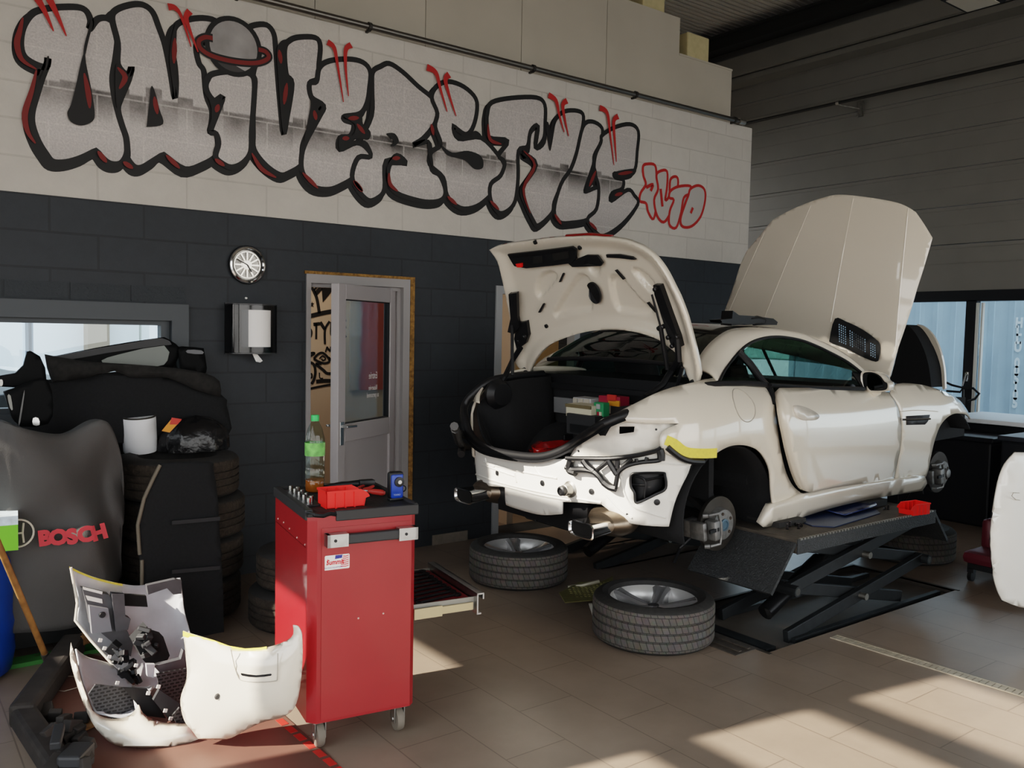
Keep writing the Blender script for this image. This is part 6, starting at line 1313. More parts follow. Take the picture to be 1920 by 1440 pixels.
# ---- machine under a grey cover
cv = thing('machine_cover', 'dark grey fabric cover with red lettering over a machine by the window', 'machine cover', (.85,4.7,0))
CLOTH = mat('grey_cover_cloth', '#474645', .85, noise=.06, nscale=6, bump=.15, bscale=200)
pr_top = [(-60,815),(-20,800),(0,792),(18,795),(40,803),(80,812),(120,815),(150,805),(175,792),(192,788),(205,796),(218,825),(230,870),(233,920)]
pr_bot = [(-60,1200),(-20,1195),(0,1190),(15,1188),(40,1186),(80,1184),(120,1180),(150,1172),(175,1160),(190,1150),(200,1135),(208,1120),(218,1095),(226,1080)]
T_ = sm(pr_top, 3, False); B_ = sm(pr_bot, 3, False); n = len(T_)
def cov(u, v):
    k = u*(n-1); i = min(n-2, int(k)); t_ = k-i; x = T_[i][0]+(T_[i+1][0]-T_[i][0])*t_; y0_ = T_[i][1]+(T_[i+1][1]-T_[i][1])*t_; x2 = B_[i][0]+(B_[i+1][0]-B_[i][0])*t_; y1_ = B_[i][1]+(B_[i+1][1]-B_[i][1])*t_
    X = x+(x2-x)*v; Yp = y0_+(y1_-y0_)*v
    d = 4.46+.10*max(0, (X-150)/80)**2*1.6 + .05*max(0, (20-X)/60)
    f = .05*math.sin(7.5*(v*1.1+u*.5))*math.exp(-((v-.3)/.3)**2) + .02*math.sin(14*v+9*u)*(1-v) + .045*math.exp(-((u-.30-.55*v)/.09)**2)-.03*math.exp(-((u-.52-.5*v)/.10)**2) + .02*math.sin(9*u-5*v)
    return Vector(at(X, Yp, 1, d-f))
b = MB(); b.grid(lambda u, v: cov(u, v), 44, 30)
# back flap over the machine
def back(u, v): p = cov(u, 0); return (p.x, p.y+.42*v, p.z-.05*v*v+.02*math.sin(9*u)*v)
b.grid(back, 44, 8)
def side(u, v): p = cov(1, v); return (p.x+.03*math.sin(3*u), p.y+.42*u, p.z)
b.grid(side, 8, 30)
obj('cover_cloth', b, CLOTH, cv, smooth=True, solid=.006, angle=60)
REDPR = mat('red_print', '#b5323a', .6); GRPR = mat('pale_print_grey', '#b9b4a6', .6)
def onc(x, y):
    best = min(((cov(i/60, j/40)) for i in range(61) for j in range(41)), key=lambda q: (q-CAM).normalized().cross(ray(x, y).normalized()).length)
    d = ray(x, y); return CAM + d*(((best-CAM).dot(FW)))*1.0
word = 'BOSCH'
for k, ch in enumerate(word):
    c0 = (84+k*25.5, 1010-1.4*k-(0 if k < 3 else (k-2)*2.5)); p = onc(*c0); p = CAM+(p-CAM)*.985
    text_mesh('cover_lettering', ch, .092, REDPR, Matrix.Translation(p) @ Matrix.Rotation(-.18,4,'Z') @ Matrix.Rotation(PI/2,4,'X') @ Matrix.Rotation(.08+.05*max(0,k-1),4,'Z'), cv, off=.006, sx=1.0, ext=.001)
b = MB(); c_ = CAM+(onc(34,1000)-CAM)*.98
for r_ in (.062,): b.tube([c_+Vector((r_*math.cos(a*PI/14),0,r_*math.sin(a*PI/14))) for a in range(28)], .0045, 6, closed=True)
for sx in (-.022,.022): b.tube([c_+Vector((sx*1.0,0,-.045)), c_+Vector((sx*.8,0,0)), c_+Vector((sx,0,.045))], .0045, 6)
b.tube([c_+Vector((-.02,0,0)), c_+Vector((.02,0,0))], .0045, 6)
obj('cover_emblem', b, GRPR, cv, smooth=True)
b = MB(); b.box((.35,4.62,.05),(1.0,5.0,.93)); b.tube([(.5,4.8,0),(.5,4.8,.05)],.04); b.tube([(.95,4.8,0),(.95,4.8,.05)],.04); obj('machine_body', b, BLACK, cv)
b = MB(); b.box((.45,4.50,.0),(1.05,4.6,.02)); obj('green_base', b, mat('green_base_board', '#3f7a3c', .6), cv)

# ---- tyre stack, felt panel, can, bag
SC = (1.405,4.93)
tt = thing('tyre', 'worn black tyre at the bottom of the stack beside the covered machine', 'tyre', (*SC,0))
obj('tyre_carcass', tyre_bm(.325,.222,.20,.02), [RUBBER, mat('dirty_tread', '#39322b', .9, noise=.4, nscale=35, bump=1, bscale=50)], tt, smooth=True, world=False)
dup(tt, 'worn black tyre second from the floor in the stack behind the felt panel', loc=(SC[0]+.015,SC[1],.2235)); dup(tt, 'worn black tyre third from the floor in the stack, below the top one', loc=(SC[0]+.02,SC[1]-.01,.447)); dup(tt, 'worn black tyre on top of the stack under the white can', loc=(SC[0]-.01,SC[1],.6705))
t2 = dup(tt, 'small worn tyre on the floor mostly hidden behind the red trolley', loc=(1.93,4.42,0)); t2.scale = (.93,.93,.9); t3 = dup(tt, 'small worn tyre lying on another one behind the red trolley', loc=(1.95,4.44,.202)); t3.scale = (.84,.84,.88)
fp = thing('leaning_board', 'black felt-covered panel with two creases leaning on the tyre stack', 'panel', (1.3,4.5,0))
def fpt(x, y): return at(x, y, 1, 4.50)
PP = [(302,868),(302,868),(392,866),(400,880),(408,930),(412,1000),(418,1100),(420,1196),(420,1196),(263,1200),(263,1200),(266,1110),(262,1045),(257,985),(268,935),(285,900)]
b = pxpanel([(x, y, 4.55-.10*(y-866)/330) for x, y in PP], .0, 14); obj('panel_sheet', b, BLACKM, fp, smooth=True, solid=.015)
b = MB(); b.tube([at(x, y, 1, 4.545-.10*(y-866)/330) for x, y in ((300,872),(285,902),(270,935),(258,985),(261,1030),(262,1040))],.009,6); b.tube([at(x, y, 1, 4.545-.10*(y-866)/330) for x, y in ((266,1050),(266,1110),(263,1190))],.009,6); obj('panel_edge', b, mat('grey_felt_edge', '#6c655a', .9), fp, smooth=True)
b = MB()
for y in (976,1068): b = MB(); b.bar(at(322,y+4,1,4.535-.10*(y-866)/330), at(412,y-4,1,4.535-.10*(y-866)/330), .012, .02); obj('panel_crease', b, mat('grey_crease', '#2b2b2d', .8), fp)
p = at(268,848,2,.895); t = thing('paint_can', 'white tin can with a grey lid standing on the tyre stack', 'can', (p.x,p.y+.06,.895)); t.matrix_basis = TR(p.x,p.y+.05,.897,ry=-.07,rx=.10)
b = MB(); b.lathe([(.088,0),(.090,.004),(.090,.196),(.088,.2)], None, 36); obj('can_body', b, mat('white_can_label', '#e4e4e6', .5), t, smooth=True, world=False)
b = MB(); b.lathe([(.090,.197),(.091,.203),(.082,.204),(.080,.197),(.02,.197)], None, 36); obj('can_lid', b, mat('grey_tin_lid', '#6f6a64', .4, metal=.8), t, smooth=True, world=False)
p = at(362,846,2,.895); t = thing('parts_bag', 'black plastic bag with an orange and white sticker on the tyre stack', 'bag', (p.x,p.y,.895))
b = MB(); R_ = random.Random(8)
def bag(u, v):
    a = 2*PI*u; h = v; r = (.19*(1-h**3)**.5)*(1+.06*math.sin(5*a)+.05*math.sin(9*a+3*h)); return (p.x+.03+r*math.cos(a)*1.0, p.y+.05+r*.6*math.sin(a),   .895+.19*h*(1+.05*math.sin(4*a)))
b.grid(bag, 36, 14, closeu=True); obj('bag_film', b, mat('black_film', '#131315', .25, bump=.5, bscale=25), t, smooth=True)
b = MB(); q = [at(x, y, 1, p.y-.075) for x, y in ((303,808),(318,811),(340,788),(322,785))]; b.poly(q); lb = obj('bag_sticker', b, mat('orange_sticker', '#d98a2b', .5), t); b = MB(); q = [at(x, y, 1, p.y-.077) for x, y in ((318,796),(333,796),(341,786),(322,783))]; b.poly(q); obj('sticker_corner', b, mat('red_sticker', '#bf3526', .5), t)

# ---- black car parts heaped on the sill and machine
def part3(name, label, cat, pts, y, th, m, n=3, bulge=0, parts=()):
    q = [at(x, yy, 1, y) for x, yy in pts]; cx = sum(v.x for v in q)/len(q); t = thing(name, label, cat, (cx, y, min(v.z for v in q)))
    b = pxpanel([(x, yy, y) for x, yy in pts], bulge, 14, n); obj('shell', b, m, t, smooth=True, solid=th)
    for nm, pp, dy, tth, mm in parts: b = pxpanel([(x, yy, y-dy) for x, yy in pp], 0, 14, 2); obj(nm, b, mm, t, solid=tth)
    return t
part3('arch_liner', 'black felt wheel-arch liner lying across the covered machine and tyre stack', 'wheel arch liner', [(30,775),(30,775),(40,740),(90,712),(170,705),(215,697),(310,705),(415,740),(425,760),(432,790),(430,812),(380,815),(300,825),(200,835),(140,835),(45,830)], 5.12, .10, BLACKM, 2, .05)
part3('felt_strip', 'grey-brown felt strip with ragged edge draped along the top of the black liner', 'felt strip', [(84,664),(84,664),(120,671),(170,678),(245,683),(330,690),(385,700),(412,715),(414,745),(414,745),(365,730),(325,712),(300,707),(245,708),(215,696),(165,708),(98,718),(98,718),(88,690)], 5.05, .012, mat('grey_brown_felt', '#232221', .95, noise=.35, nscale=40), 2, .02)
part3('door_shell', 'dark grey angled door inner panel with a pale opening lying against the window', 'car part', [(100,668),(100,668),(180,652),(250,640),(308,632),(308,632),(330,645),(338,660),(325,690),(325,690),(220,685),(130,678)], 5.28, .05, mat('deep_black_plastic', '#0b0c0d', .6, spec=.15), 2, .01, (('panel_window',[(190,676),(225,664),(308,648),(314,676),(290,688),(210,684)],.012,.004,mat('grey_green_glass', '#5d625d', .25)),('upper_rail',[(105,668),(250,642),(305,634),(322,646),(300,648),(200,662),(120,676)],.02,.02,BLACK)))
part3('plastic_tray', 'black square plastic tray standing at the right end of the heap by the window', 'tray', [(336,655),(336,655),(350,650),(382,653),(382,653),(388,690),(385,700),(385,700),(345,696),(340,680)], 5.25, .10, mat('deep_black_plastic', '#0b0c0d', .6, spec=.15), 2, 0, (('tray_rim',[(352,656),(378,657),(380,664),(352,662)],.006,.006,mat('grey_edge', '#55565a', .4)),))
part3('grille_bracket', 'black plastic grille bracket with a pale slot beside the heaped black liner', 'car part', [(8,735),(8,735),(30,728),(60,715),(90,712),(100,760),(90,795),(40,800),(22,780),(22,780)], 4.78, .05, mat('deep_black_plastic', '#0b0c0d', .6, spec=.15), 2, 0, (('slot',[(14,742),(20,742),(24,768),(19,765)],.004,.003,mat('pale_slot', '#8a8a84', .6)),('stay_rod',[(44,738),(46,738),(38,792),(35,792)],.03,.006,mat('grey_rod', '#5b5b5a', .4)),('chrome_nut',[(62,784),(72,784),(74,797),(62,797)],.03,.02,CHROME)))
part3('dark_bracket', 'dark grey stepped bracket poking up from the heap in front of the block-wall window', 'car part', [(0,705),(0,705),(30,700),(45,685),(52,660),(58,658),(75,668),(85,690),(88,720),(40,727),(0,725)], 4.92, .04, mat('deep_black_plastic', '#0b0c0d', .6, spec=.15), 1, 0, (('pale_bolt',[(0,712),(5,713),(5,722),(0,724)],.01,.01,WHITEIN),))
# shelf the heap stands on
b = MB(); b.box((-.3,4.78,.955),(1.0,5.3,.975)); 
for x in (-.28,.96):
    for y in (5.05,5.27): b.box((x,y,0),(x+.03,y+.03,.955))
tag(obj('side_table', b, BLACK), 'low black side table behind the covered machine under the window', 'table')

# ---- clock, towel dispenser, pipes
cx_, cz_ = wl(462,497)
t = thing('wall_clock', 'round silver skeleton clock hanging on the dark block wall', 'clock', (cx_, WY, cz_))
def wm(z=0, y=0, x=0): return Matrix.Translation((cx_+x, WY-y, cz_+z)) @ Matrix.Rotation(PI/2,4,'X')
b = MB(); b.lathe([(.118,0),(.122,.02),(.118,.028),(.098,.03),(.095,.01)], wm(), 48, capt=False); obj('clock_case', b, BLACK, t, smooth=True)
b = MB(); b.lathe([(.096,.026),(.103,.034),(.113,.030)], wm(), 48, capb=False, capt=False); obj('clock_bezel', b, CHROME, t, smooth=True)
b = MB(); b.lathe([(.098,.008),(.001,.008)], wm(), 40, capb=False); obj('clock_face', b, mat('silver_dial', '#8f8c86', .3, metal=.5, noise=.5, nscale=20), t)
b = MB()
for k in range(12):
    a = k*PI/6; b.bar((cx_+.03*math.sin(a),WY-.014,cz_+.03*math.cos(a)),(cx_+.082*math.sin(a),WY-.014,cz_+.082*math.cos(a)),.010,.004,(0,1,0))
b.lathe([(.080,.012),(.086,.012),(.086,.016),(.080,.016)], wm(), 40, closed=True); b.lathe([(.040,.011),(.030,.017),(.001,.018)], wm(), 24)
obj('clock_numerals', b, mat('bright_silver', '#e2ded4', .2, metal=.4), t)
for a, L_, w_ in ((2.6,.05,.007),(5.2,.075,.005)):
    b = MB(); b.bar((cx_,WY-.021,cz_),(cx_+L_*math.sin(a),WY-.021,cz_+L_*math.cos(a)),w_,.002,(0,1,0)); obj('clock_hand', b, BLACK, t)
x0_, zt_ = wl(421,567); x1_, zb_ = wl(507,664)
t = thing('towel_dispenser', 'smoked plastic paper towel dispenser on the dark wall below the clock', 'towel dispenser', ((x0_+x1_)/2, WY, zb_))
b = MB(); b.box((x0_,WY-.008,zb_),(x1_,WY+.001,zt_)); obj('back_plate', b, BLACK, t)
cxx = (x0_+x1_)/2; hw = (x1_-x0_)/2
smk = glass('smoked_plastic', '#85888c', .12, .3)
b = MB()
sec_ = sm([(-hw,0),(-hw,0),(-hw,-.08),(-hw*.85,-.13),(0,-.15),(hw*.85,-.13),(hw,-.08),(hw,0),(hw,0)],4,False)
b.grid(lambda u, v: (cxx+sec_[min(len(sec_)-1,int(u*(len(sec_)-1)+.5))][0], WY-.008+sec_[min(len(sec_)-1,int(u*(len(sec_)-1)+.5))][1], zb_+.01+(zt_-zb_-.02)*v), len(sec_), 2)
obj('cover', b, smk, t, smooth=True)
b = MB()
for z in (zb_+.01, zt_-.012): b.prism([(cxx+x, WY-.008+y) for x, y in sec_], z-.004, z+.004, axis=2)
obj('cover_cap', b, mat('dark_smoke', '#3a3b3d', .2), t)
b = MB(); b.lathe([(.0895,zb_+.05),(.0895,zt_-.045)], TR(cxx+.018,WY-.10,0), 32); obj('paper_roll', b, mat('white_paper', '#e8e6e4', .8), t, smooth=True)
b = MB(); b.mesh([(cxx+.0,WY-.08,zb_+.005),(cxx+.03,WY-.09,zb_+.0),(cxx+.06,WY-.1,zb_-.04),(cxx+.04,WY-.11,zb_-.05),(cxx+.02,WY-.09,zb_-.045)],[(0,1,2,3,4)]); obj('paper_end', b, mat('white_paper', '#e8e6e4'), t, solid=.002)
xx_, zz_ = wl(461,559); b = MB(); b.lathe([(.008,0),(.007,.01),(.003,.012)], Matrix.Translation((xx_,WY,zz_)) @ Matrix.Rotation(PI/2,4,'X'), 10); tag(obj('wall_plug', b, WHITEIN), 'white wall plug above the towel dispenser', 'wall plug')
t = thing('service_pipe', 'grey metal pipe clamped along the top of the block wall', 'pipe', (4, WY-.05, 3.66))
b = MB(); b.tube([(-1.4,WY-.047,3.665),(6.72,WY-.047,3.66)],.021,14); obj('pipe_run', b, mat('galvanised_pipe', '#6f6b66', .35, metal=.9), t, smooth=True)
for px_ in (-1.0,.5,1.9,2.80,4.22,5.34,6.66):
    b = MB(); b.lathe([(.024,-.012),(.028,-.012),(.028,.012),(.024,.012)], TR(px_,WY-.047,3.662,ry=PI/2), 14, closed=True); b.box((px_-.008,WY-.05,3.63),(px_+.008,WY-.0,3.645)); obj('pipe_clamp', b, mat('dark_clamp', '#3b3936', .5, metal=.5), t)
b = MB(); b.tube([(6.72,WY-.047,3.66),(6.80,WY-.047,3.66)],.03,12); obj('pipe_elbow', b, STEEL, t)
t = thing('air_line', 'thin dark pipe running along the grey right wall on a bracket', 'pipe', (9.5, 5, 4.46))
b = MB(); b.tube([(9.5,-5.5,4.46),(9.5,8.6,4.46)],.018,10); obj('pipe_run', b, mat('dark_pipe', '#2c2b29', .5, metal=.4), t, smooth=True)
for y in (6.15,1.5,-3):
    b = MB(); b.tube([(9.5,y,4.44),(9.79,y-.13,4.41)],.008,8); b.box((9.77,y-.16,4.32),(9.80,y-.10,4.50)); b.lathe([(.02,-.02),(.026,-.02),(.026,.02),(.02,.02)], TR(9.5,y,4.46,rx=PI/2), 12, closed=True); obj('pipe_bracket', b, STEEL, t)
# cartons on the boxed-in boards
for nm, lab, x0, x1, y0, y1, z0, h in (('carton','cream block on the lower step of the boxed-in boards',6.22,6.52,5.62,5.95,4.213,.23),('carton','cream block on the high boards, cut by the top of the frame',5.62,5.9,5.62,5.95,4.53,.22)):
    b = MB(); b.box((x0,y0,z0),(x1,y1,z0+h),bev=.01); tag(obj(nm, b, mat('cream_block', '#b9ad86', .8, noise=.08)), lab, 'block')
# floodlight
t = thing('flood_light', 'black framed flood light hanging near the ceiling at upper right', 'light', (7.66,3.66,4.5))
b = MB(); frame_pts = None
b.box((7.40,3.52,4.50),(7.86,3.86,4.56),bev=.01); obj('lamp_housing', b, BLACK, t)
b = MB(); b.box((7.44,3.555,4.493),(7.82,3.825,4.502)); obj('lamp_glass', b, mat('flood_glass', '#b9b4a8', .3), t)
b = MB(); b.tube([(7.63,3.69,4.56),(7.63,3.69,5.8)],.015,8); obj('lamp_rod', b, BLACK, t)

# ================================================================== RIGHT SIDE
# white car door standing at the right edge
t = thing('car_door', 'white car door panel propped upright in front of the dark red rolling seat', 'car door', at(1900,1120,2,.0))
DOP = [(1903,848),(1903,848),(1885,870),(1872,905),(1862,960),(1858,1010),(1861,1060),(1868,1098),(1880,1126),(1880,1126),(1930,1142),(2050,1150),(2140,1100),(2140,1100),(2140,900),(2100,862),(1980,850)]
yd = at(1880,1128,2,.22).y
b = pxpanel([(x, y, yd+.0007*(1860-x)) for x, y in DOP], .03, 14); dd_ = obj('door_skin', b, mat('white_door_skin', '#e6e3dc', .25, coat=.6), t, smooth=True, solid=.008)
b = MB(); b.tube([at(x, y, 1, yd+.012) for x, y in DOP[1:10]],.008,6); obj('door_edge', b, BLACK, t, smooth=True)
b = MB(); b.tube([at(x, y, 1, yd-.055) for x, y in ((1990,938),(1935,941),(1905,937),(1897,930),(1900,924),(1930,925),(1990,930))],.002,5); obj('handle_outline', b, mat('panel_gap', '#a39c90'), dd_)
b = pxpanel([(x, y, yd-.06) for x, y in ((1918,976),(1930,976),(1930,989),(1918,988))], 0, 8, 1); obj('side_badge', b, mat('dark_sensor', '#4a4744'), dd_)
b = MB(); b.box((t.location.x+.1,yd+.02,0),(t.location.x+.14,yd+.35,.03)); b.box((t.location.x+.5,yd+.02,0),(t.location.x+.54,yd+.35,.03)); b.bar((t.location.x+.12,yd+.33,.02),(t.location.x+.2,yd+.05,.6),.03,.03); b.bar((t.location.x+.52,yd+.33,.02),(t.location.x+.5,yd+.05,.6),.03,.03); obj('door_prop', b, DARKMETAL, t)
# dark red rolling seat
q = at(1842,1092,2,0); t = thing('rolling_seat', 'dark red padded rolling mechanic seat half hidden behind the white door', 'stool', (q.x+.2,q.y+.12,0))
MAR = mat('dark_red_vinyl', '#5d1e2a', .45)
ox, oy = q.x+.19, q.y-.09
b = MB(); b.box((ox-.28,oy-.20,.12),(ox+.28,oy+.20,.21),bev=.04); obj('seat_pad', b, MAR, t, smooth=True)
b = MB(); b.box((ox-.06,oy+.10,.19),(ox+.25,oy+.18,.40),bev=.03); obj('back_pad', b, MAR, t, smooth=True)
b = MB(); b.box((ox-.24,oy-.17,.085),(ox+.24,oy+.17,.12)); obj('seat_frame', b, BLACK, t)
for sx in (-.22,.2):
    for sy in (-.15,.15):
        b = MB(); b.lathe([(.01,-.014),(.036,-.012),(.036,.012),(.01,.014)], TR(ox+sx,oy+sy,.037,rx=PI/2), 18); b.box((ox+sx-.02,oy+sy-.02,.06),(ox+sx+.02,oy+sy+.02,.09)); obj('castor', b, BLACK, t, smooth=True)
b = MB(); b.box((ox-.17,oy-.192,.05),(ox-.09,oy-.165,.085),bev=.006); obj('yellow_tab', b, mat('yellow_plastic', '#d7a52c', .5), t)
# black bins and bench
def rb(name, label, cat, lo, hi, m, parts=()):
    t = thing(name, label, cat, ((lo[0]+hi[0])/2,(lo[1]+hi[1])/2,lo[2])); b = MB(); b.box(lo, hi, None, .02); obj('body', b, m, t)
    for nm, l2, h2, mm in parts: b = MB(); b.box(l2, h2, None, .006); obj(nm, b, mm, t)
    return t
DK = mat('dark_blue_black', '#15181f', .5)
a = at(1796, 955, 2, 0); print('bins', a)
bx0 = 8.1
rb('workbench', 'black workbench with a white top in front of the container window', 'workbench', (8.22,2.2,0), (9.0,4.02,.86), DK, (('bench_top',(8.12,2.15,.86),(9.05,4.08,.90),mat('white_bench_top', '#dfe2e6', .4)),('bench_drawer',(8.19,2.3,.55),(8.2,3.0,.8),BLACK),('bench_drawer',(8.19,3.1,.55),(8.2,3.9,.8),BLACK)))
rb('storage_crate', 'dark lidded crate in front of the workbench', 'crate', (7.45,2.78,0), (8.0,3.20,.80), DK, (('crate_lid',(7.43,2.73,.80),(8.02,3.22,.84),mat('grey_black_lid', '#30333a', .4)),('crate_rib',(7.44,2.80,.2),(7.45,2.84,.7),BLACK),('crate_rib',(7.44,2.95,.2),(7.45,2.99,.7),BLACK)))
rb('storage_crate', 'tall dark crate beside the workbench behind the front wheel arch', 'crate', (7.7,3.38,0), (8.12,4.2,.74), DK, (('crate_lid',(7.68,3.36,.74),(8.14,4.22,.78),DK),))
t = rb('oil_trolley', 'dark red wheeled unit with a grey top behind the white door', 'trolley', (7.05,2.25,.60), (7.5,2.62,.80), mat('dark_red_paint', '#611a1f', .45), (('unit_top',(7.03,2.23,.80),(7.52,2.64,.825),mat('grey_top_plate', '#8d8585', .5)),('unit_leg',(7.1,2.3,.0),(7.45,2.57,.60),BLACK)))
t = thing('tool_tray', 'shallow black tray with small tools on the white bench top', 'tray', (8.55,3.05,.9))
b = MB(); b.box((8.42,3.02,.90),(8.66,3.38,.935),bev=.006); obj('tray', b, BLACK, t)
b = MB(); b.bar((8.5,3.22,.94),(8.55,3.34,1.0),.012,.012); b.bar((8.52,3.26,.94),(8.6,3.16,.99),.02,.02); b.bar((8.5,3.3,.95),(8.5,3.42,1.03),.008,.008); obj('small_tool', b, ALU, t)
# fender with black liner standing by the window
t = thing('spare_fender', 'white wing panel with a black liner standing on end before the container window', 'wing panel', (7.55,4.55,.78))
yf = 4.62
def fq(x, y): return at(x, y, 0, 7.9)
def xpanel(pts, X, m, name, par, th=.02):
    q = [at(x, y, 0, X) for x, y in pts]; b = MB(); V, Fs = cdt(sm([(p.y,p.z) for p in q], 3)); b.mesh([(X, y, z) for y, z in V], Fs); return obj(name, b, m, par, solid=th)
xpanel([(1686,725),(1686,725),(1698,660),(1702,612),(1702,612),(1725,610),(1742,625),(1758,655),(1768,690),(1772,725),(1772,725)], 7.93, BLACKM, 'inner_liner', t, .25)
xpanel([(1722,608),(1722,608),(1735,612),(1752,628),(1765,655),(1773,690),(1775,728),(1775,728),(1770,728),(1767,690),(1757,658),(1745,637),(1728,624),(1728,624)], 7.90, WHITE, 'fender_flange', t, .03)
b = MB(); b.tube([at(x, y, 0, 7.9) for x, y in ((1727,622),(1729,660),(1732,700),(1736,716))],.006,6); b.tube([at(x, y, 0, 7.9) for x, y in ((1703,615),(1700,660),(1690,722))],.010,6); obj('liner_seam', b, mat('grey_seam', '#6a6d72', .5), t)
b = MB(); q0, q1 = at(1700,725,0,8.0), at(1772,725,0,8.0); b.box((7.92,max(q1.y,4.24),0),(8.2,q0.y+.1,q0.z-.0)); tag(obj('pallet_box', b, DK), 'dark box under the spare wing panel behind the car bonnet', 'box')
b = MB(); b.tube([at(x, y, 0, 9.72) for x, y in ((1772,716),(1785,722),(1805,727),(1800,735),(1775,733))],.014,6); b.tube([at(x, y, 0, 9.72) for x, y in ((1803,727),(1825,728),(1836,738),(1828,748),(1815,752))],.014,6); b.tube([at(1806,730,0,9.72), at(1806,960,0,9.72)],.014,6)
tag(obj('cable', b, BLACK, smooth=True), 'looped black cable hanging on the right window mullion', 'cable')
# grid plate on the floor by the near wheel
t = thing('grid_plate', 'bent olive perforated metal plate on the floor beside the near wheel', 'metal plate', fl(1100,1120))
OLV = mat('olive_metal', '#8d885a', .45, metal=.2, noise=.25, nscale=18)
G = [(1059,1142),(1048,1125),(1085,1100),(1128,1092),(1150,1082),(1148,1090),(1120,1118),(1110,1128)]
q = [fl(x, y, .03) for x, y in G]; cxm = sum(p.x for p in q)/len(q); cym = sum(p.y for p in q)/len(q); o2 = [(p.x,p.y) for p in q]; hs_ = []
for i in range(-6, 7):
    for j in range(-4, 5):
        c_ = (cxm+i*.034+(j % 2)*.017, cym+j*.026); h_ = [(c_[0]+dx, c_[1]+dy) for dx, dy in ((-.011,0),(0,-.008),(.011,0),(0,.008))]
        if all(inside(p, o2) for p in h_) and min(pdist(p, o2) for p in h_) > .008: hs_.append(h_)
V, Fs = cdt(o2, hs_); b = MB(); b.mesh([(x, y, .03+.02*math.sin(8*(x-y))+.02) for x, y in V], Fs); obj('perforated_sheet', b, OLV, t, solid=.006)
b = MB(); b.tube([fl(1065,1101,.05),fl(1090,1098,.06),fl(1122,1090,.06)],.012,8); obj('rolled_edge', b, mat('pale_metal_edge', '#a9a493', .4, metal=.5), t, smooth=True)
b = MB(); b.bar(fl(1107,1132,.02),fl(1116,1160,.005),.02,.006); tag(obj('white_strip', b, WHITEIN), 'thin white strip on the floor against the near wheel tyre', 'strip')
# ================================================================== OUTSIDE
b = MB(); b.box((-40,-40,-.12),(60,60,-.06)); obj('ground_outside', b, mat('asphalt', '#8b8a88', .9, noise=.1, nscale=3), kind='structure')
XC = 13.2
ct = thing('shipping_container', 'pale blue corrugated shipping container standing outside the right windows', 'container', (XC, 5, -.06))
b = MB(); pts = []
y = 1.6
while y < 9.2:
    for dx, dy in ((0,0),(0,.07),(.036,.104),(.036,.174)): pts.append((XC+dx, y+dy))
    y += .278
for (xa, ya), (xb, yb) in zip(pts, pts[1:]): b.poly([(xa,ya,.1),(xb,yb,.1),(xb,yb,2.45),(xa,ya,2.45)])
obj('side_panel', b, mat('container_blue', '#c9d6e0', .6, noise=.06, nscale=3), ct)
b = MB(); b.box((XC-.02,1.5,-.06),(XC+.1,9.3,.1)); b.box((XC-.02,1.5,2.45),(XC+.1,9.3,2.56)); b.box((XC-.02,9.2,-.06),(XC+.1,9.3,2.56)); b.box((XC-.02,1.5,-.06),(XC+.1,1.6,2.56)); b.box((XC+.1,1.6,2.46),(XC+2.4,9.2,2.5))
obj('corner_frame', b, mat('container_blue', '#c9d6e0'), ct)
cwh = mat('white_stencil', '#ffffff', .6)
p0 = at(1911, 606, 0, XC-.012); p1 = at(1899, 756, 0, XC-.012); n = 10
for i, ch in enumerate('HLLU 005105'):
    if ch == ' ': continue
    p = p0.lerp(p1, i/10)
    text_mesh('stencil_letter', ch, .19, cwh, Matrix.Translation((XC-.012, p0.y, p.z)) @ Matrix.Rotation(-PI/2,4,'Z') @ Matrix.Rotation(PI/2,4,'X'), ct, sx=.72, off=.010, ext=.002)
dp = thing('drain_pipe', 'pale blue downpipe with a bent top in front of the container', 'pipe', (XC-.15, at(1838,640,0,XC-.15).y, 0))
yy = dp.location.y+.03; b = MB(); b.tube([(XC-.15,yy,0),(XC-.15,yy,1.42)], .045, 12); obj('pipe', b, mat('blue_pipe', '#8ea4b2', .5), dp)
b = MB(); b.tube([(XC-.15,yy,1.40),(XC-.15,yy,1.5),(XC-.15,yy+.05,1.56),(XC-.15,yy+.16,1.58)], .055, 12); obj('pipe_elbow', b, mat('pale_pipe', '#b9c6cc', .5), dp)
# low building across the yard, seen through the left window
bd = thing('white_building', 'white low building with a beige post across the yard behind the left window', 'building', (2, 19, -.06))
b = MB(); b.box((-8,19,-.06),(14,19.3,6.5)); obj('facade', b, mat('white_render', '#ffffff', .8), bd)
b = MB(); b.box((1.05,18.97,2.2),(2.0,19.0,3.4)); obj('window', b, mat('grey_green_shutter', '#77836f', .6), bd)
b = MB(); b.box((1.75,18.95,2.2),(2.1,18.99,3.4)); obj('window_frame', b, mat('bluish_frame', '#6c7c93', .6), bd)
b = MB(); b.box((3.55,18.6,-.06),(3.95,19.0,6)); obj('post', b, mat('beige_post', '#a08d7a', .8), bd)
for i in range(6):
    b = MB(); b.tube([(4.6+i*.55,18.9,-.06),(4.6+i*.55+(.1 if i == 1 else 0),18.9,6)], .025, 6); obj('rail', b, mat('pale_rail', '#b8b7ad', .6), bd)
b = MB(); b.tube([(1.62,12,0),(1.62,12,3.0)], .06, 10); b.lathe([(.0,3.0),(.11,3.05),(.12,3.2),(.05,3.3)], TR(1.62,12,0), 12)
tag(obj('lamp_post', b, mat('bluish_lamp_post', '#93a3b8', .5)), 'slim bluish lamp post standing in the yard outside the left window', 'lamp post')
cr = thing('parked_car', 'silver parked car seen low through the left end of the window', 'car', (.2, 14.5, 0))
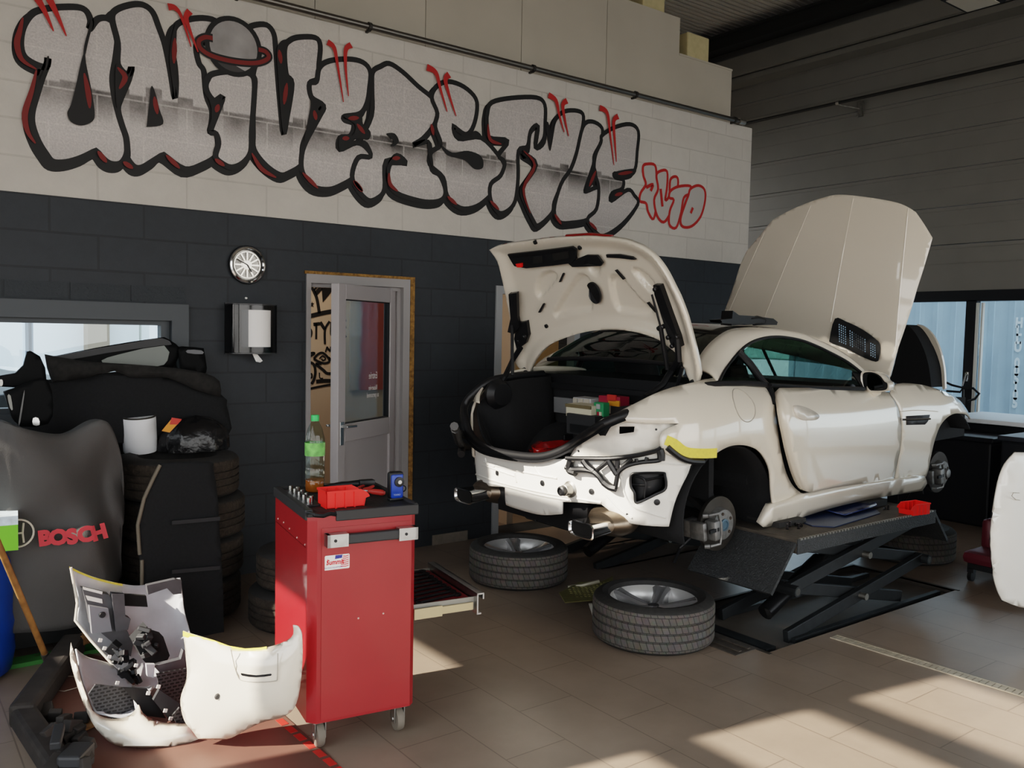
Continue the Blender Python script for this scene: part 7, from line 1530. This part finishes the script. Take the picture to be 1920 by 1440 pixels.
b = MB(); b.prism(sm([(a+.2,c) for a,c in [(-2.2,.35),(-2.2,.35),(-2.15,.8),(-1.3,.95),(-.7,1.38),(.6,1.4),(1.2,1.0),(2.0,.85),(2.1,.4),(2.1,.4)]],4), 13.7, 15.3); obj('body', b, mat('silver_car_paint', '#c9cbcd', .3, coat=.5), cr)
for x in (-1.4, 1.35):
    b = MB(); b.lathe([(.18,0),(.31,.02),(.31,.18),(.18,.2)], TR(x+.2,13.7,.31,PI/2)); obj('wheel', b, RUBBER, cr)
# ================================================================== LIGHT
sc.view_settings.view_transform = 'Filmic'; sc.view_settings.look = 'Medium High Contrast'; sc.view_settings.exposure = 0
w = bpy.data.worlds.new('world'); sc.world = w; w.use_nodes = True; nt = w.node_tree; bg = nt.nodes['Background']
tc = nt.nodes.new('ShaderNodeTexCoord'); sp = nt.nodes.new('ShaderNodeSeparateXYZ'); nt.links.new(tc.outputs['Generated'], sp.inputs[0])
rp = nt.nodes.new('ShaderNodeValToRGB'); e = rp.color_ramp.elements; e[0].position = .0; e[0].color = (1,.97,.93,1); e[1].position = .6; e[1].color = (.80,.90,1,1)
nt.links.new(sp.outputs['Z'], rp.inputs[0]); nt.links.new(rp.outputs[0], bg.inputs['Color']); bg.inputs['Strength'].default_value = 4.4
sl = bpy.data.lights.new('sun', 'SUN'); so = bpy.data.objects.new('sun', sl); col.objects.link(so)
ELEV = math.radians(31); AZ = math.radians(-10)
sd = Vector((math.cos(AZ)*math.cos(ELEV), math.sin(AZ)*math.cos(ELEV), -math.sin(ELEV)))
so.rotation_euler = sd.to_track_quat('-Z', 'Y').to_euler(); sl.energy = 16; sl.angle = math.radians(.7); sl.color = (1,.90,.76)
def area(name, loc, size, energy, colr, rot):
    l = bpy.data.lights.new(name, 'AREA'); l.shape = 'RECTANGLE'; l.size, l.size_y = size; l.energy = energy; l.color = colr
    o = bpy.data.objects.new(name, l); col.objects.link(o); o.location = loc; o.rotation_euler = rot
area('office_fill_light', (2.6,6.6,2.9), (.5,.5), 22, (1,.9,.78), (0,0,0))  # added fill to brighten the office, no fitting modelled
area('store_fill_light', (4.6,6.4,2.9), (.5,.5), 14, (1,.9,.75), (0,0,0))  # added fill for the room behind the second doorway, no fitting
sc.cycles.use_denoising = True
sc.cycles.max_bounces = 8; sc.cycles.transparent_max_bounces = 12; sc.cycles.sample_clamp_indirect = 6
sc.cycles.caustics_reflective = False; sc.cycles.caustics_refractive = False
